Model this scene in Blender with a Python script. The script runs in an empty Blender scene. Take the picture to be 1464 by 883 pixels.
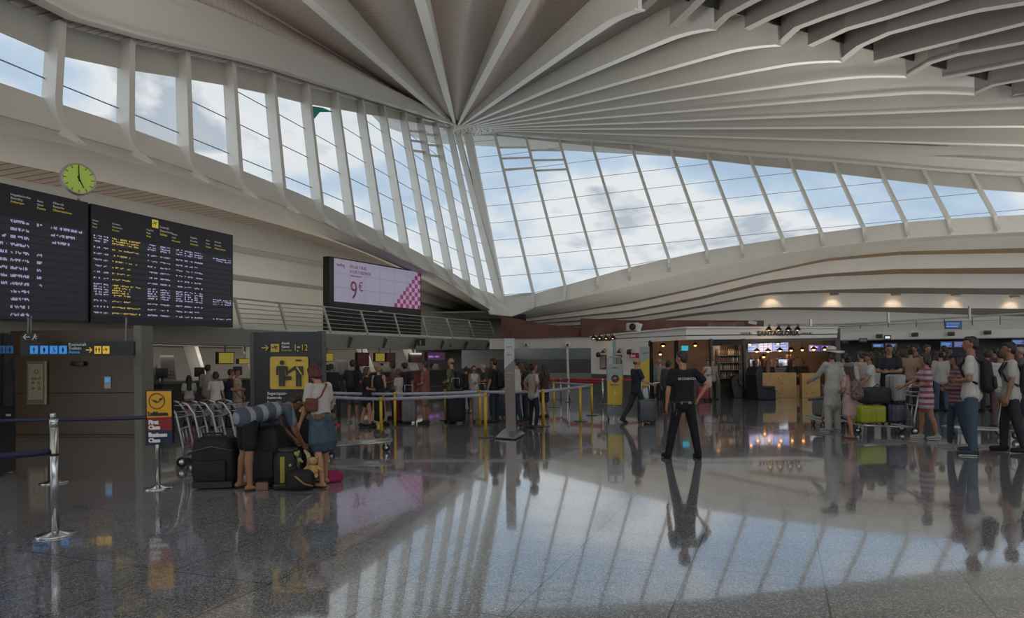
import bpy, bmesh, math, random
from mathutils import Vector, Matrix
random.seed(7)
V = Vector
S = bpy.context.scene
COL = bpy.data.collections.new('hall'); S.collection.children.link(COL)
W_PX, H_PX, F_PX = 1464, 883, 976.0
CAM_H, HZ, ROLL = 1.65, 513.0, 0.0123
CAM = V((0, 0, CAM_H))
RV = V((math.cos(ROLL), 0, -math.sin(ROLL)))
UV_ = V((math.sin(ROLL), 0, math.cos(ROLL)))
FV = V((0, 1, 0))
PI = math.pi

def ray(px, py):
    return FV + RV * ((px - 732) / F_PX) + UV_ * ((HZ - py) / F_PX)
def pt(px, py, D):                       # point at depth D
    return CAM + ray(px, py) * D
def flo(px, py, z=0.0):                  # point on the horizontal plane z
    r = ray(px, py)
    return CAM + r * ((z - CAM_H) / r.z)
def proj(p):
    q = V(p) - CAM
    x, y = q.dot(RV) / q.y, q.dot(UV_) / q.y
    return 732 + x * F_PX, HZ - y * F_PX
def vpl(px, py, C, d, off=0.0):          # vertical plane through C (+ off outward) along d
    r = ray(px, py)
    n = V((-d.y, d.x, 0))
    c = V((C.x, C.y, 0)) + outw(d) * off
    k = (c - V((CAM.x, CAM.y, 0))).dot(n) / V((r.x, r.y, 0)).dot(n)
    return CAM + r * k
def interp(tab, x):
    if x <= tab[0][0]:
        a, b = tab[0], tab[1]
    elif x >= tab[-1][0]:
        a, b = tab[-2], tab[-1]
    else:
        for a, b in zip(tab, tab[1:]):
            if a[0] <= x <= b[0]: break
    return a[1] + (b[1] - a[1]) * (x - a[0]) / (b[0] - a[0])

# ------------------------------------------------------------------ materials
MATS = {}
def srgb(h):
    if isinstance(h, str):
        h = [int(h[i:i+2], 16) / 255 for i in (0, 2, 4)]
    return tuple((c / 12.92 if c <= 0.04045 else ((c + 0.055) / 1.055) ** 2.4) for c in h) + (1.0,)
def mat(name, col, rough=0.6, metal=0.0, var=0.06, scale=6.0, emit=0.0, bump=0.0, spec=0.5, coat=0.0):
    if name in MATS: return MATS[name]
    m = bpy.data.materials.new(name); m.use_nodes = True
    nt = m.node_tree; N = nt.nodes; L = nt.links
    b = N['Principled BSDF']
    c = srgb(col)
    b.inputs['Roughness'].default_value = rough
    b.inputs['Metallic'].default_value = metal
    b.inputs['Specular IOR Level'].default_value = spec
    b.inputs['Coat Weight'].default_value = coat
    tc = N.new('ShaderNodeTexCoord')
    nz = N.new('ShaderNodeTexNoise'); nz.inputs['Scale'].default_value = scale; nz.inputs['Detail'].default_value = 3
    L.new(tc.outputs['Object'], nz.inputs['Vector'])
    rp = N.new('ShaderNodeValToRGB')
    rp.color_ramp.elements[0].position = 0.3; rp.color_ramp.elements[1].position = 0.7
    rp.color_ramp.elements[0].color = tuple(max(0, x * (1 - var)) for x in c[:3]) + (1,)
    rp.color_ramp.elements[1].color = tuple(min(1, x * (1 + var)) for x in c[:3]) + (1,)
    L.new(nz.outputs['Fac'], rp.inputs['Fac'])
    L.new(rp.outputs['Color'], b.inputs['Base Color'])
    if bump:
        bp = N.new('ShaderNodeBump'); bp.inputs['Strength'].default_value = bump; bp.inputs['Distance'].default_value = 0.02
        L.new(nz.outputs['Fac'], bp.inputs['Height']); L.new(bp.outputs['Normal'], b.inputs['Normal'])
    if emit:
        b.inputs['Emission Color'].default_value = c
        b.inputs['Emission Strength'].default_value = emit
    MATS[name] = m
    return m

def stripes(name, c0, c1, scale, axis='X', width=0.15, rough=0.6, objspace=True, rot=0.0):
    """boards: a thin dark joint at each repeat along an axis"""
    if name in MATS: return MATS[name]
    m = mat(name, c0, rough)
    nt = m.node_tree; N = nt.nodes; L = nt.links
    b = N['Principled BSDF']
    old = b.inputs['Base Color'].links[0].from_socket
    tc = N.new('ShaderNodeTexCoord'); mp = N.new('ShaderNodeMapping'); mp.inputs['Rotation'].default_value[2] = rot
    L.new(tc.outputs['Object'], mp.inputs['Vector'])
    sx = N.new('ShaderNodeSeparateXYZ'); L.new(mp.outputs['Vector'], sx.inputs['Vector'])
    mu = N.new('ShaderNodeMath'); mu.operation = 'MULTIPLY'; mu.inputs[1].default_value = scale
    L.new(sx.outputs[axis], mu.inputs[0])
    fr = N.new('ShaderNodeMath'); fr.operation = 'FRACT'; L.new(mu.outputs[0], fr.inputs[0])
    lt = N.new('ShaderNodeMath'); lt.operation = 'LESS_THAN'; lt.inputs[1].default_value = width
    L.new(fr.outputs[0], lt.inputs[0])
    mx = N.new('ShaderNodeMix'); mx.data_type = 'RGBA'
    L.new(lt.outputs[0], mx.inputs['Factor']); L.new(old, mx.inputs['A'])
    mx.inputs['B'].default_value = srgb(c1)
    L.new(mx.outputs['Result'], b.inputs['Base Color'])
    return m

def emis(name, col, strength):
    if name in MATS: return MATS[name]
    m = bpy.data.materials.new(name); m.use_nodes = True
    b = m.node_tree.nodes['Principled BSDF']
    b.inputs['Base Color'].default_value = (0.01, 0.01, 0.01, 1)
    b.inputs['Emission Color'].default_value = srgb(col); b.inputs['Emission Strength'].default_value = strength
    b.inputs['Roughness'].default_value = 0.3
    MATS[name] = m
    return m
def glass(name, tint='e8f2f4', refl=1.0):
    if name in MATS: return MATS[name]
    m = bpy.data.materials.new(name); m.use_nodes = True
    nt = m.node_tree; N = nt.nodes; L = nt.links; N.clear()
    o = N.new('ShaderNodeOutputMaterial'); mx = N.new('ShaderNodeMixShader')
    t = N.new('ShaderNodeBsdfTransparent'); t.inputs['Color'].default_value = srgb(tint)
    g = N.new('ShaderNodeBsdfGlossy'); g.inputs['Roughness'].default_value = 0.02
    lw = N.new('ShaderNodeLayerWeight'); pw = N.new('ShaderNodeMath'); pw.operation = 'POWER'; pw.inputs[1].default_value = 4
    fr = N.new('ShaderNodeMath'); fr.operation = 'MULTIPLY_ADD'; fr.inputs[1].default_value = 0.4 * refl; fr.inputs[2].default_value = 0.03 * refl
    L.new(lw.outputs['Facing'], pw.inputs[0]); L.new(pw.outputs[0], fr.inputs[0])
    L.new(fr.outputs[0], mx.inputs[0]); L.new(t.outputs[0], mx.inputs[1]); L.new(g.outputs[0], mx.inputs[2])
    L.new(mx.outputs[0], o.inputs['Surface'])
    MATS[name] = m
    return m

# ------------------------------------------------------------------ objects
def outw(d):                             # outward normal of a facade direction
    n = V((-d.y, d.x, 0))
    return n if n.dot(V((-0.46, 0.89, 0))) > 0 else -n
def tag(o, label=None, cat=None, group=None, kind=None):
    if label: o['label'] = label
    if cat: o['category'] = cat
    if group: o['group'] = group
    if kind: o['kind'] = kind
    return o
def empty(name, loc=(0, 0, 0), rz=0.0):
    o = bpy.data.objects.new(name, None); COL.objects.link(o)
    o.location = loc; o.rotation_euler = (0, 0, rz); o.empty_display_size = 0.2
    return o
def copy_tree(o, parent=None):
    c = o.copy(); COL.objects.link(c); c.parent = parent
    for ch in list(o.children): copy_tree(ch, c)
    return c
def frame_from(z):
    z = V(z).normalized()
    a = V((0, 0, 1)) if abs(z.z) < 0.9 else V((1, 0, 0))
    x = a.cross(z).normalized(); y = z.cross(x)
    return x, y, z

class MB:
    def __init__(s): s.v = []; s.f = []; s.sm = []; s.mi = []; s.cur = 0
    def add(s, vs, fs, smooth=False):
        k = len(s.v); s.v += [tuple(x) for x in vs]
        for f in fs: s.f.append([i + k for i in f]); s.sm.append(smooth); s.mi.append(s.cur)
        return s
    def poly(s, *vs): return s.add(vs, [list(range(len(vs)))])
    def strip(s, A, B, smooth=True):
        n = len(A)
        return s.add(list(A) + list(B), [[i, i + 1, n + i + 1, n + i] for i in range(n - 1)], smooth)
    def grid(s, rows, smooth=True, closed=False):
        n = len(rows[0]); vs = [p for r in rows for p in r]; fs = []
        for j in range(len(rows) - 1):
            for i in range(n if closed else n - 1):
                a = j * n + i; b = j * n + (i + 1) % n
                fs.append([a, b, b + n, a + n])
        return s.add(vs, fs, smooth)
    def box(s, c, sz, M=None):
        x, y, z = (q / 2 for q in sz)
        vs = [V((i * x, j * y, k * z)) for i in (-1, 1) for j in (-1, 1) for k in (-1, 1)]
        if M is not None: vs = [M @ v for v in vs]
        vs = [v + V(c) for v in vs]
        return s.add(vs, [[0, 1, 3, 2], [4, 6, 7, 5], [0, 4, 5, 1], [2, 3, 7, 6], [0, 2, 6, 4], [1, 5, 7, 3]])
    def bbox(s, c, sz, b=0.01, M=None):  # box with bevelled edges
        bm = bmesh.new(); bmesh.ops.create_cube(bm, size=1.0)
        bmesh.ops.scale(bm, vec=V(sz), verts=bm.verts)
        b = min(b, min(sz) * 0.45)
        bmesh.ops.bevel(bm, geom=list(bm.edges), offset=b, segments=3, affect='EDGES', profile=0.5)
        vs = [v.co.copy() for v in bm.verts]
        if M is not None: vs = [M @ v for v in vs]
        vs = [v + V(c) for v in vs]
        bm.verts.index_update()
        s.add(vs, [[v.index for v in f.verts] for f in bm.faces], True); bm.free()
        return s
    def bar(s, a, b, w, h, up=(0, 0, 1)):  # rectangular bar from a to b
        a, b = V(a), V(b); z = (b - a).normalized(); u = V(up)
        x = u.cross(z)
        if x.length < 1e-4: x = V((1, 0, 0)).cross(z)
        x.normalize(); y = z.cross(x)
        vs = [p + x * (i * w / 2) + y * (j * h / 2) for p in (a, b) for (i, j) in ((-1, -1), (1, -1), (1, 1), (-1, 1))]
        return s.add(vs, [[3, 2, 1, 0], [4, 5, 6, 7], [0, 1, 5, 4], [1, 2, 6, 5], [2, 3, 7, 6], [3, 0, 4, 7]])
    def cone(s, a, b, r0, r1, n=12, cap=True):
        a, b = V(a), V(b); x, y, z = frame_from(b - a)
        ring = lambda p, r: [p + x * (r * math.cos(2 * PI * i / n)) + y * (r * math.sin(2 * PI * i / n)) for i in range(n)]
        s.grid([ring(a, r0), ring(b, r1)], True, True)
        if cap: s.poly(*reversed(ring(a, r0))); s.poly(*ring(b, r1))
        return s
    def tube(s, pts, r, n=8, closed=False):
        pts = [V(p) for p in pts]; rows = []
        m = len(pts); px = None
        for i, p in enumerate(pts):
            if closed: t = pts[(i + 1) % m] - pts[i - 1]
            else: t = pts[min(i + 1, m - 1)] - pts[max(i - 1, 0)]
            t.normalize()
            if px is None: x = frame_from(t)[0]
            else: x = (px - t * px.dot(t)).normalized()
            px = x; y = t.cross(x)
            rr = r[i] if isinstance(r, (list, tuple)) else r
            rows.append([p + x * (rr * math.cos(2 * PI * k / n)) + y * (rr * math.sin(2 * PI * k / n)) for k in range(n)])
        if closed: rows.append(rows[0])
        s.grid(rows, True, True)
        if not closed: s.poly(*reversed(rows[0])); s.poly(*rows[-1])
        return s
    def lathe(s, prof, c=(0, 0, 0), n=20, M=None):
        rows = []
        for (r, z) in prof:
            vs = [V((r * math.cos(2 * PI * k / n), r * math.sin(2 * PI * k / n), z)) for k in range(n)]
            if M is not None: vs = [M @ v for v in vs]
            rows.append([v + V(c) for v in vs])
        s.grid(rows, True, True)
        return s
    def ball(s, c, r, n=12, m=8, M=None):  # r may be a triple
        if not isinstance(r, (tuple, list)): r = (r, r, r)
        rows = []
        for j in range(m + 1):
            th = PI * j / m - PI / 2
            vs = [V((r[0] * math.cos(th) * math.cos(2 * PI * k / n), r[1] * math.cos(th) * math.sin(2 * PI * k / n), r[2] * math.sin(th))) for k in range(n)]
            if M is not None: vs = [M @ v for v in vs]
            rows.append([v + V(c) for v in vs])
        return s.grid(rows, True, True)
    def prism(s, pts, d):                # extrude planar polygon pts by vector d
        pts = [V(p) for p in pts]; d = V(d); n = len(pts)
        q = [p + d for p in pts]
        return s.add(pts + q, [list(range(n))[::-1], list(range(n, 2 * n))] + [[i, (i + 1) % n, n + (i + 1) % n, n + i] for i in range(n)])
    def build(s, name, m, parent=None, origin=None, solid=0.0, bevel=0.0):
        me = bpy.data.meshes.new(name)
        o0 = V(origin) if origin is not None else V((0, 0, 0))
        me.from_pydata([tuple(V(v) - o0) for v in s.v], [], s.f)
        me.polygons.foreach_set('use_smooth', s.sm)
        ms = m if isinstance(m, (list, tuple)) else [m]
        for k in ms: me.materials.append(k)
        if len(ms) > 1: me.polygons.foreach_set('material_index', s.mi)
        bm = bmesh.new(); bm.from_mesh(me)
        bmesh.ops.remove_doubles(bm, verts=bm.verts, dist=1e-5)
        bmesh.ops.recalc_face_normals(bm, faces=bm.faces)
        bm.to_mesh(me); bm.free()
        o = bpy.data.objects.new(name, me); COL.objects.link(o)
        o.location = o0
        if parent is not None: o.parent = parent
        if solid:
            md = o.modifiers.new('solid', 'SOLIDIFY'); md.thickness = solid; md.offset = 0
        if bevel:
            md = o.modifiers.new('bevel', 'BEVEL'); md.width = bevel; md.segments = 2
        return o

def text(name, body, size, M, m, parent=None, align='LEFT', ext=0.003, sx=1.0, bold=0.0):
    """M: 4x4 matrix placing the text's xy plane; converted to a mesh"""
    c = bpy.data.curves.new(name, 'FONT'); c.body = body; c.size = size; c.extrude = ext
    c.align_x = align; c.offset = bold; c.resolution_u = 3
    t = bpy.data.objects.new(name, c); COL.objects.link(t)
    dg = bpy.context.evaluated_depsgraph_get(); dg.update()
    me = bpy.data.meshes.new_from_object(t.evaluated_get(dg))
    COL.objects.unlink(t); bpy.data.objects.remove(t)
    if sx != 1.0:
        for v in me.vertices: v.co.x *= sx
    me.transform(M)
    me.materials.clear(); me.materials.append(m)
    o = bpy.data.objects.new(name, me); COL.objects.link(o)
    if parent is not None: o.parent = parent
    return o
def plane_m(o, x, y):                    # matrix with given origin, x axis and y axis
    x = V(x).normalized(); z = x.cross(V(y)).normalized(); y = z.cross(x)
    M = Matrix((x, y, z)).transposed().to_4x4(); M.translation = V(o)
    return M
# ------------------------------------------------------------------ camera, world
cd = bpy.data.cameras.new('camera'); cam = bpy.data.objects.new('camera', cd); COL.objects.link(cam)
cd.sensor_width = 36; cd.lens = 36 * F_PX / W_PX; cd.clip_end = 1000
cd.shift_y = (HZ - H_PX / 2) / W_PX
mw = Matrix((RV, UV_, -FV)).transposed().to_4x4(); mw.translation = CAM
cam.matrix_world = mw; S.camera = cam
S.view_settings.view_transform = 'Standard'; S.view_settings.look = 'None'
S.view_settings.gamma = 1; S.view_settings.use_curve_mapping = False
S.view_settings.exposure = 0.25
S.cycles.use_denoising = True
S.cycles.max_bounces = 8; S.cycles.diffuse_bounces = 5; S.cycles.glossy_bounces = 3
S.cycles.transparent_max_bounces = 12
S.cycles.caustics_reflective = False; S.cycles.caustics_refractive = False
S.cycles.sample_clamp_indirect = 4

w = bpy.data.worlds.new('sky'); S.world = w; w.use_nodes = True
N = w.node_tree.nodes; L = w.node_tree.links; bg = N['Background']
tc = N.new('ShaderNodeTexCoord'); mp = N.new('ShaderNodeMapping')
mp.inputs['Scale'].default_value = (1, 1, 2.3); mp.inputs['Location'].default_value = (0.3, 0.1, 0.2)
L.new(tc.outputs['Generated'], mp.inputs['Vector'])
nz = N.new('ShaderNodeTexNoise'); nz.inputs['Scale'].default_value = 3.2; nz.inputs['Detail'].default_value = 8; nz.inputs['Roughness'].default_value = 0.52
nz.inputs['Distortion'].default_value = 0.25
L.new(mp.outputs[0], nz.inputs['Vector'])
rp = N.new('ShaderNodeValToRGB'); cr = rp.color_ramp
cr.elements[0].position = 0.34; cr.elements[0].color = srgb('a9bed6')
cr.elements[1].position = 0.66; cr.elements[1].color = srgb('b9c0c8')
for p_, c_ in ((0.44, 'c0d0e2'), (0.50, 'dfe3e8'), (0.56, 'e8e7ea'), (0.61, 'b3bcc8')):
    e = cr.elements.new(p_); e.color = srgb(c_)
L.new(nz.outputs['Fac'], rp.inputs['Fac'])
# brighter towards the zenith, where thin cloud hides the sun
sx = N.new('ShaderNodeSeparateXYZ'); L.new(tc.outputs['Generated'], sx.inputs[0])
mr = N.new('ShaderNodeMapRange'); mr.inputs['From Min'].default_value = 0.45; mr.inputs['From Max'].default_value = 0.95
mr.inputs['To Min'].default_value = 0.92; mr.inputs['To Max'].default_value = 2.2
L.new(sx.outputs['Z'], mr.inputs['Value'])
mb = N.new('ShaderNodeMapRange'); mb.inputs['From Min'].default_value = 0.0; mb.inputs['From Max'].default_value = -0.8
mb.inputs['To Min'].default_value = 1.0; mb.inputs['To Max'].default_value = 2.6
L.new(sx.outputs['Y'], mb.inputs['Value'])
mm = N.new('ShaderNodeMath'); mm.operation = 'MULTIPLY'
L.new(mr.outputs[0], mm.inputs[0]); L.new(mb.outputs[0], mm.inputs[1])
L.new(rp.outputs[0], bg.inputs['Color']); L.new(mm.outputs[0], bg.inputs['Strength'])

# ------------------------------------------------------------------ materials of the shell
M_white = mat('painted_white_steel', 'd5d2c9', 0.45, var=0.02, scale=0.6)
M_white2 = mat('painted_cream_panel', 'c5c1b7', 0.6, var=0.03, scale=0.8)
M_soffit = stripes('ceiling_boards', 'd2c2b8', 'b8a79c', 3.0, 'Y', 0.1)
M_slat = stripes('slatted_boards', '8f8073', '463c36', 2.6, 'Y', 0.16)
M_louvre = mat('louvre_shaded', '918c84', 0.6, var=0.03, scale=0.6)  # fins taken as white; their shade is put into this grey
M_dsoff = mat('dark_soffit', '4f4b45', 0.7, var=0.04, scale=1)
M_glass = glass('window_glass', 'f4f8f8', .45)
M_cable = mat('cable_steel', '8d9297', 0.4, 0.6)
M_tan = mat('tan_board', '9b8364', 0.6)
M_corten = mat('rusty_brown_board', '6a4436', 0.75, var=0.35, scale=1.1)
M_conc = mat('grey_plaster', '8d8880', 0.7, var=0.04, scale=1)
M_dark = mat('dark_recess', '2c2825', 0.7)
M_black = mat('black_satin', '0e0d0e', 0.35)
M_steel = mat('brushed_steel', 'b9bcbd', 0.25, 1.0, var=0.03, scale=20)
M_chrome = mat('chrome', 'd5d7d8', 0.12, 1.0, var=0.02)

# floor: polished speckled granite slabs
mf = bpy.data.materials.new('polished_granite'); mf.use_nodes = True; MATS['polished_granite'] = mf
N = mf.node_tree.nodes; L = mf.node_tree.links; b = N['Principled BSDF']
tc = N.new('ShaderNodeTexCoord')
n1 = N.new('ShaderNodeTexVoronoi'); n1.inputs['Scale'].default_value = 105
n2 = N.new('ShaderNodeTexNoise'); n2.inputs['Scale'].default_value = 0.35; n2.inputs['Detail'].default_value = 5
for n_ in (n1, n2): L.new(tc.outputs['Object'], n_.inputs['Vector'])
rp = N.new('ShaderNodeValToRGB'); cr = rp.color_ramp; cr.interpolation = 'CONSTANT'
cr.elements[0].position = 0; cr.elements[0].color = srgb('757679')
cr.elements[1].position = 0.8; cr.elements[1].color = srgb('c6c7ca')
for p_, c_ in ((0.3, 'a0a1a5'), (0.55, '8c8d91'),): 
    e = cr.elements.new(p_); e.color = srgb(c_)
sc_ = N.new('ShaderNodeSeparateColor'); L.new(n1.outputs['Color'], sc_.inputs[0]); L.new(sc_.outputs[0], rp.inputs['Fac'])
mxa = N.new('ShaderNodeMix'); mxa.data_type = 'RGBA'; mxa.blend_type = 'MULTIPLY'; mxa.inputs['Factor'].default_value = 0.5
L.new(rp.outputs[0], mxa.inputs['A']); L.new(n2.outputs['Fac'], mxa.inputs['B'])
# slab joints: 2.6 m grid turned to follow the far wall; slabs differ a little
mp = N.new('ShaderNodeMapping'); mp.inputs['Rotation'].default_value[2] = math.radians(-68.5)
mp.inputs['Location'].default_value = (0.3, 0.275, 0)
L.new(tc.outputs['Object'], mp.inputs['Vector'])
bk = N.new('ShaderNodeTexBrick'); bk.offset = 0; bk.inputs['Scale'].default_value = 1
bk.inputs['Brick Width'].default_value = 1.45; bk.inputs['Row Height'].default_value = 0.96; bk.inputs['Mortar Size'].default_value = 0.006
bk.inputs['Mortar Smooth'].default_value = 0
bk.inputs['Color1'].default_value = (0.93, 0.93, 0.935, 1); bk.inputs['Color2'].default_value = (1.04, 1.03, 1.02, 1); bk.inputs['Mortar'].default_value = (0.08, 0.08, 0.08, 1)
L.new(mp.outputs[0], bk.inputs['Vector'])
mxb = N.new('ShaderNodeMix'); mxb.data_type = 'RGBA'; mxb.blend_type = 'MULTIPLY'; mxb.inputs['Factor'].default_value = 1
L.new(mxa.outputs['Result'], mxb.inputs['A']); L.new(bk.outputs['Color'], mxb.inputs['B'])
L.new(mxb.outputs['Result'], b.inputs['Base Color'])
# each slab is laid at a very slightly different tilt
bp = N.new('ShaderNodeBump'); bp.inputs['Strength'].default_value = 0.005; bp.inputs['Distance'].default_value = 0.3
n3 = N.new('ShaderNodeTexNoise'); n3.inputs['Scale'].default_value = 0.5; n3.inputs['Detail'].default_value = 1
L.new(tc.outputs['Object'], n3.inputs['Vector']); L.new(n3.outputs['Fac'], bp.inputs['Height']); L.new(bp.outputs[0], b.inputs['Normal'])
b.inputs['Roughness'].default_value = 0.09; b.inputs['IOR'].default_value = 1.55; b.inputs['Coat Weight'].default_value = 0.75; b.inputs['Coat Roughness'].default_value = 0.035; b.inputs['Coat IOR'].default_value = 1.58

# ------------------------------------------------------------------ plan of the hall
C0 = V((-1.4, 50, 0))
dL = V((-6.5, -21, 0)).normalized(); dR = V((34.4, -6, 0)).normalized()
nL, nR = outw(dL), outw(dR)
LEAN = V((-0.207, 0.405, 1.0))
K = pt(652, 184, 55.5)

MB().poly((-45, -30, 0), (75, -30, 0), (75, 75, 0), (-45, 75, 0)).build('floor', mf)['kind'] = 'structure'

sillL = [(-60, 105), (0, 119), (55, 138), (78, 147), (162, 174), (183, 183), (249, 207), (268, 215), (321, 234), (338, 241), (386, 260), (401, 266), (440, 282), (487, 304), (502, 312), (530, 325), (567, 345), (602, 363), (630, 381), (657, 396), (681, 412), (702, 425)]
sillR = [(730, 431), (763, 420), (808, 408), (855, 395), (900, 382), (956, 370), (1010, 358), (1060, 350), (1118, 341), (1173, 333), (1233, 325), (1293, 318), (1354, 313), (1420, 309), (1464, 307), (1600, 302)]
eaveL = [(-80, -2), (0, 17), (72, 34), (172, 60), (250, 76), (320, 91), (375, 105), (424, 120), (495, 140), (560, 158), (640, 182)]
eaveR = [(690, 190), (720, 193), (762, 197), (852, 204), (904, 208), (958, 214), (1015, 219), (1071, 224), (1131, 228), (1193, 233), (1258, 239), (1324, 245), (1393, 250), (1464, 255), (1600, 266)]
feetL = [66, 172, 258, 330, 393, 448, 495, 537, 573, 608, 637, 663, 688]
feetR = [763, 808, 855, 900, 956, 1010, 1060, 1118, 1173, 1233, 1293, 1354, 1420]

def top_of(Sp, eave):
    lo, hi = 0.0, 30.0
    for _ in range(50):
        m = (lo + hi) / 2
        x, y = proj(Sp + LEAN * m)
        if y > interp(eave, x): lo = m
        else: hi = m
    return Sp + LEAN * lo
basesL = [vpl(x, interp(sillL, x), C0, dL) for x in feetL]
topsL = [top_of(p, eaveL) for p in basesL]
# continue past the left edge of the photograph
stp = (basesL[0] - basesL[1]); stt = (topsL[0] - topsL[1])
exL = [(basesL[0] + V((stp.x, stp.y, 0.0)) * k, topsL[0] + V((stt.x, stt.y, -0.12)) * k) for k in range(6, 0, -1)]
basesL = [a for a, b_ in exL] + basesL; topsL = [b_ for a, b_ in exL] + topsL
cornerB = pt(716, 430, 50.0)
cornerT = K + V((0, 0, -0.4))
basesR = [vpl(x, interp(sillR, x), C0, dR) for x in feetR]
topsR = [top_of(p, eaveR) for p in basesR]
stp = basesR[-1] - basesR[-2]; stt = topsR[-1] - topsR[-2]
for k in range(1, 5):
    basesR.append(basesR[12] + V((stp.x, stp.y, 0)) * k); topsR.append(topsR[12] + V((stt.x, stt.y, stt.z * .9)) * k)

nwin = 0; ntrim = 0
def trim(mb, m, **k):
    global ntrim
    ntrim += 1
    o = mb.build('trim_%d' % ntrim, m, **k); o['kind'] = 'structure'
    return o

def bay(b0, t0, b1, t1, d, foot, side, fas, bars=0):
    """one bay: pane, glazing joints, the mullion at b0, the white panel above"""
    global nwin
    nwin += 1
    n = outw(d)
    g0, g1 = t0 - LEAN * fas[0], t1 - LEAN * fas[1]
    inn = -n
    pane = MB().poly(b0, b1, g1, g0).build('window_%d' % nwin, M_glass); pane['kind'] = 'structure'
    # fascia panel (bright white steel)
    f = MB().poly(g0 + inn * .03, g1 + inn * .03, t1 + inn * .03, t0 + inn * .03)
    f.build('head_panel', M_white2, pane, solid=0.06)
    # horizontal joints at about equal heights
    zmin, zmax = min(b0.z, b1.z), max(g0.z, g1.z)
    zz = 3.2
    while zz < 24:
        def at(b, g):
            h = (zz + (0.055 * (b - C0).length if side == 'R' else 0)) - b.z
            return h / max(0.01, (g.z - b.z))
        k0, k1 = at(b0, g0), at(b1, g1)
        if k0 < 1 and k1 < 1 and (k0 > 0 or k1 > 0) and abs(k0 - k1) < 1.2:
            k0c, k1c = max(0, k0), max(0, k1)
            p, q = b0.lerp(g0, k0c), b1.lerp(g1, k1c)
            MB().tube([p + inn * .02, q + inn * .02], 0.018, 5).build('glazing_joint', M_cable, pane)
        zz += 1.42
    for j in range(bars):
        k = 0.93 - 0.075 * j
        MB().bar(b0.lerp(g0, k - .012), b1.lerp(g1, k + .008), 0.12, 0.14).build('cross_bar', M_white, pane)
    # mullion: steel fin, deeper at the middle, swept foot
    if foot:
        up = (t0 - b0).normalized()
        A = []; B = []
        Lh = (t0 - b0).length
        for j in range(13):
            k = j / 12
            dep = 0.42 if side == 'L' else 0.3
            c = b0.lerp(t0, k)
            A.append(c + n * 0.04); B.append(c + inn * dep)
        ft = b0 + inn * (1.15 if side == 'L' else 0.8) + V((0, 0, -1.25 if side == 'L' else -1.1)) 
        A2 = [b0 + n * 0.04, b0 + V((0, 0, -0.35)), b0 + V((0, 0, -.7)) + inn * .25, b0 + inn * .6 + V((0, 0, -1.0)), ft]
        B2 = [b0 + inn * dep, b0 + inn * (dep + .03) + V((0, 0, -.35)), b0 + inn * (dep + .15) + V((0, 0, -.65)), b0 + inn * (dep + .38) + V((0, 0, -.92)), ft + V((0, 0, .06))]
        mbx = MB()
        th = d.normalized() * 0.1
        A = list(reversed(A2[1:])) + A; B = list(reversed(B2[1:])) + B
        rows = [[a - th, a + th, b_ + th, b_ - th] for a, b_ in zip(A, B)]
        mbx.grid(rows, False, True); mbx.poly(*rows[0]); mbx.poly(*rows[-1])
        mbx.build('mullion', M_white, pane)
    return pane

nL_, nR_ = len(basesL), len(basesR)
for i in range(nL_):
    b0, t0 = basesL[i], topsL[i]
    b1, t1 = (basesL[i + 1], topsL[i + 1]) if i + 1 < nL_ else (cornerB, cornerT)
    h0 = max(0.15, min(0.95, 0.1 + (t0 - K).length * 0.032)); h1 = max(0.15, min(0.95, 0.1 + (t1 - K).length * 0.032))
    bay(b0, t0, b1, t1, dL, True, 'L', (h0, h1), bars=3 if i in (nL_ - 3, nL_ - 4) else 0)
bay(cornerB, cornerT, basesR[0], topsR[0], dR, False, 'R', (.15, .15))
for i in range(nR_ - 1):
    b0, t0 = basesR[i], topsR[i]; b1, t1 = basesR[i + 1], topsR[i + 1]
    h0 = max(0.15, min(1.1, (t0 - K).length * 0.03)); h1 = max(0.15, min(1.1, (t1 - K).length * 0.03))
    bay(b0, t0, b1, t1, dR, True, 'R', (h0, h1), bars=3 if i in (0, 1) else 0)

# corner column: two leaning steel legs that meet under the capital
mbx = MB()
for (dd, w0, w1, side) in ((nL, .45, .3, -1), (nR, .55, .5, 1)):
    bse = cornerB + (dL * 0.5 if side < 0 else dR * 0.15) + V((0, 0, -.6)); tp = K + (dL * .4 if side < 0 else dR * 1.0) + V((0, 0, -.2))
    rows = []
    for k in range(9):
        q = k / 8; c = bse.lerp(tp, q); wd = w0 + (w1 - w0) * q
        x = (dL if side < 0 else dR) * wd * .6; y = -dd * wd * 1.3
        rows.append([c - x, c + x, c + x + y, c - x + y])
    mbx.grid(rows, False, True); mbx.poly(*rows[0]); mbx.poly(*rows[-1])
trim(mbx, M_white)

# capital: perforated white plate from which the roof ribs fan out
def azv(a): return V((math.cos(math.radians(a)), math.sin(math.radians(a)), 0))
bis = azv(-50)
mbx = MB(); cpl = K + V((0, 0, -0.35)) + azv(-40) * 2.0
ra = []; rb = []
for k in range(40):
    t = 2 * PI * k / 40
    ra.append(cpl + azv(-15) * (2.6 * math.cos(t)) + azv(-105) * (1.6 * math.sin(t)))
    rb.append(cpl + V((0, 0, -.35)) + azv(-15) * (1.9 * math.cos(t)) + azv(-105) * (1.1 * math.sin(t)))
mbx.grid([ra, rb], True, True); mbx.poly(*rb); mbx.poly(*reversed(ra))
cap = trim(mbx, M_white)
mbx = MB()
for rr in (0.35, 0.62, 0.86):
    for k in range(int(34 * rr)):
        t = 2 * PI * k / int(34 * rr)
        c = cpl + V((0, 0, -.352)) + azv(-15) * (1.85 * rr * math.cos(t)) + azv(-105) * (1.05 * rr * math.sin(t))
        mbx.add([c + V((.07 * math.cos(q * PI / 4), .07 * math.sin(q * PI / 4), 0)) for q in range(8)], [list(range(8))])
mbx.build('perforations', M_dark, cap)

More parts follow.
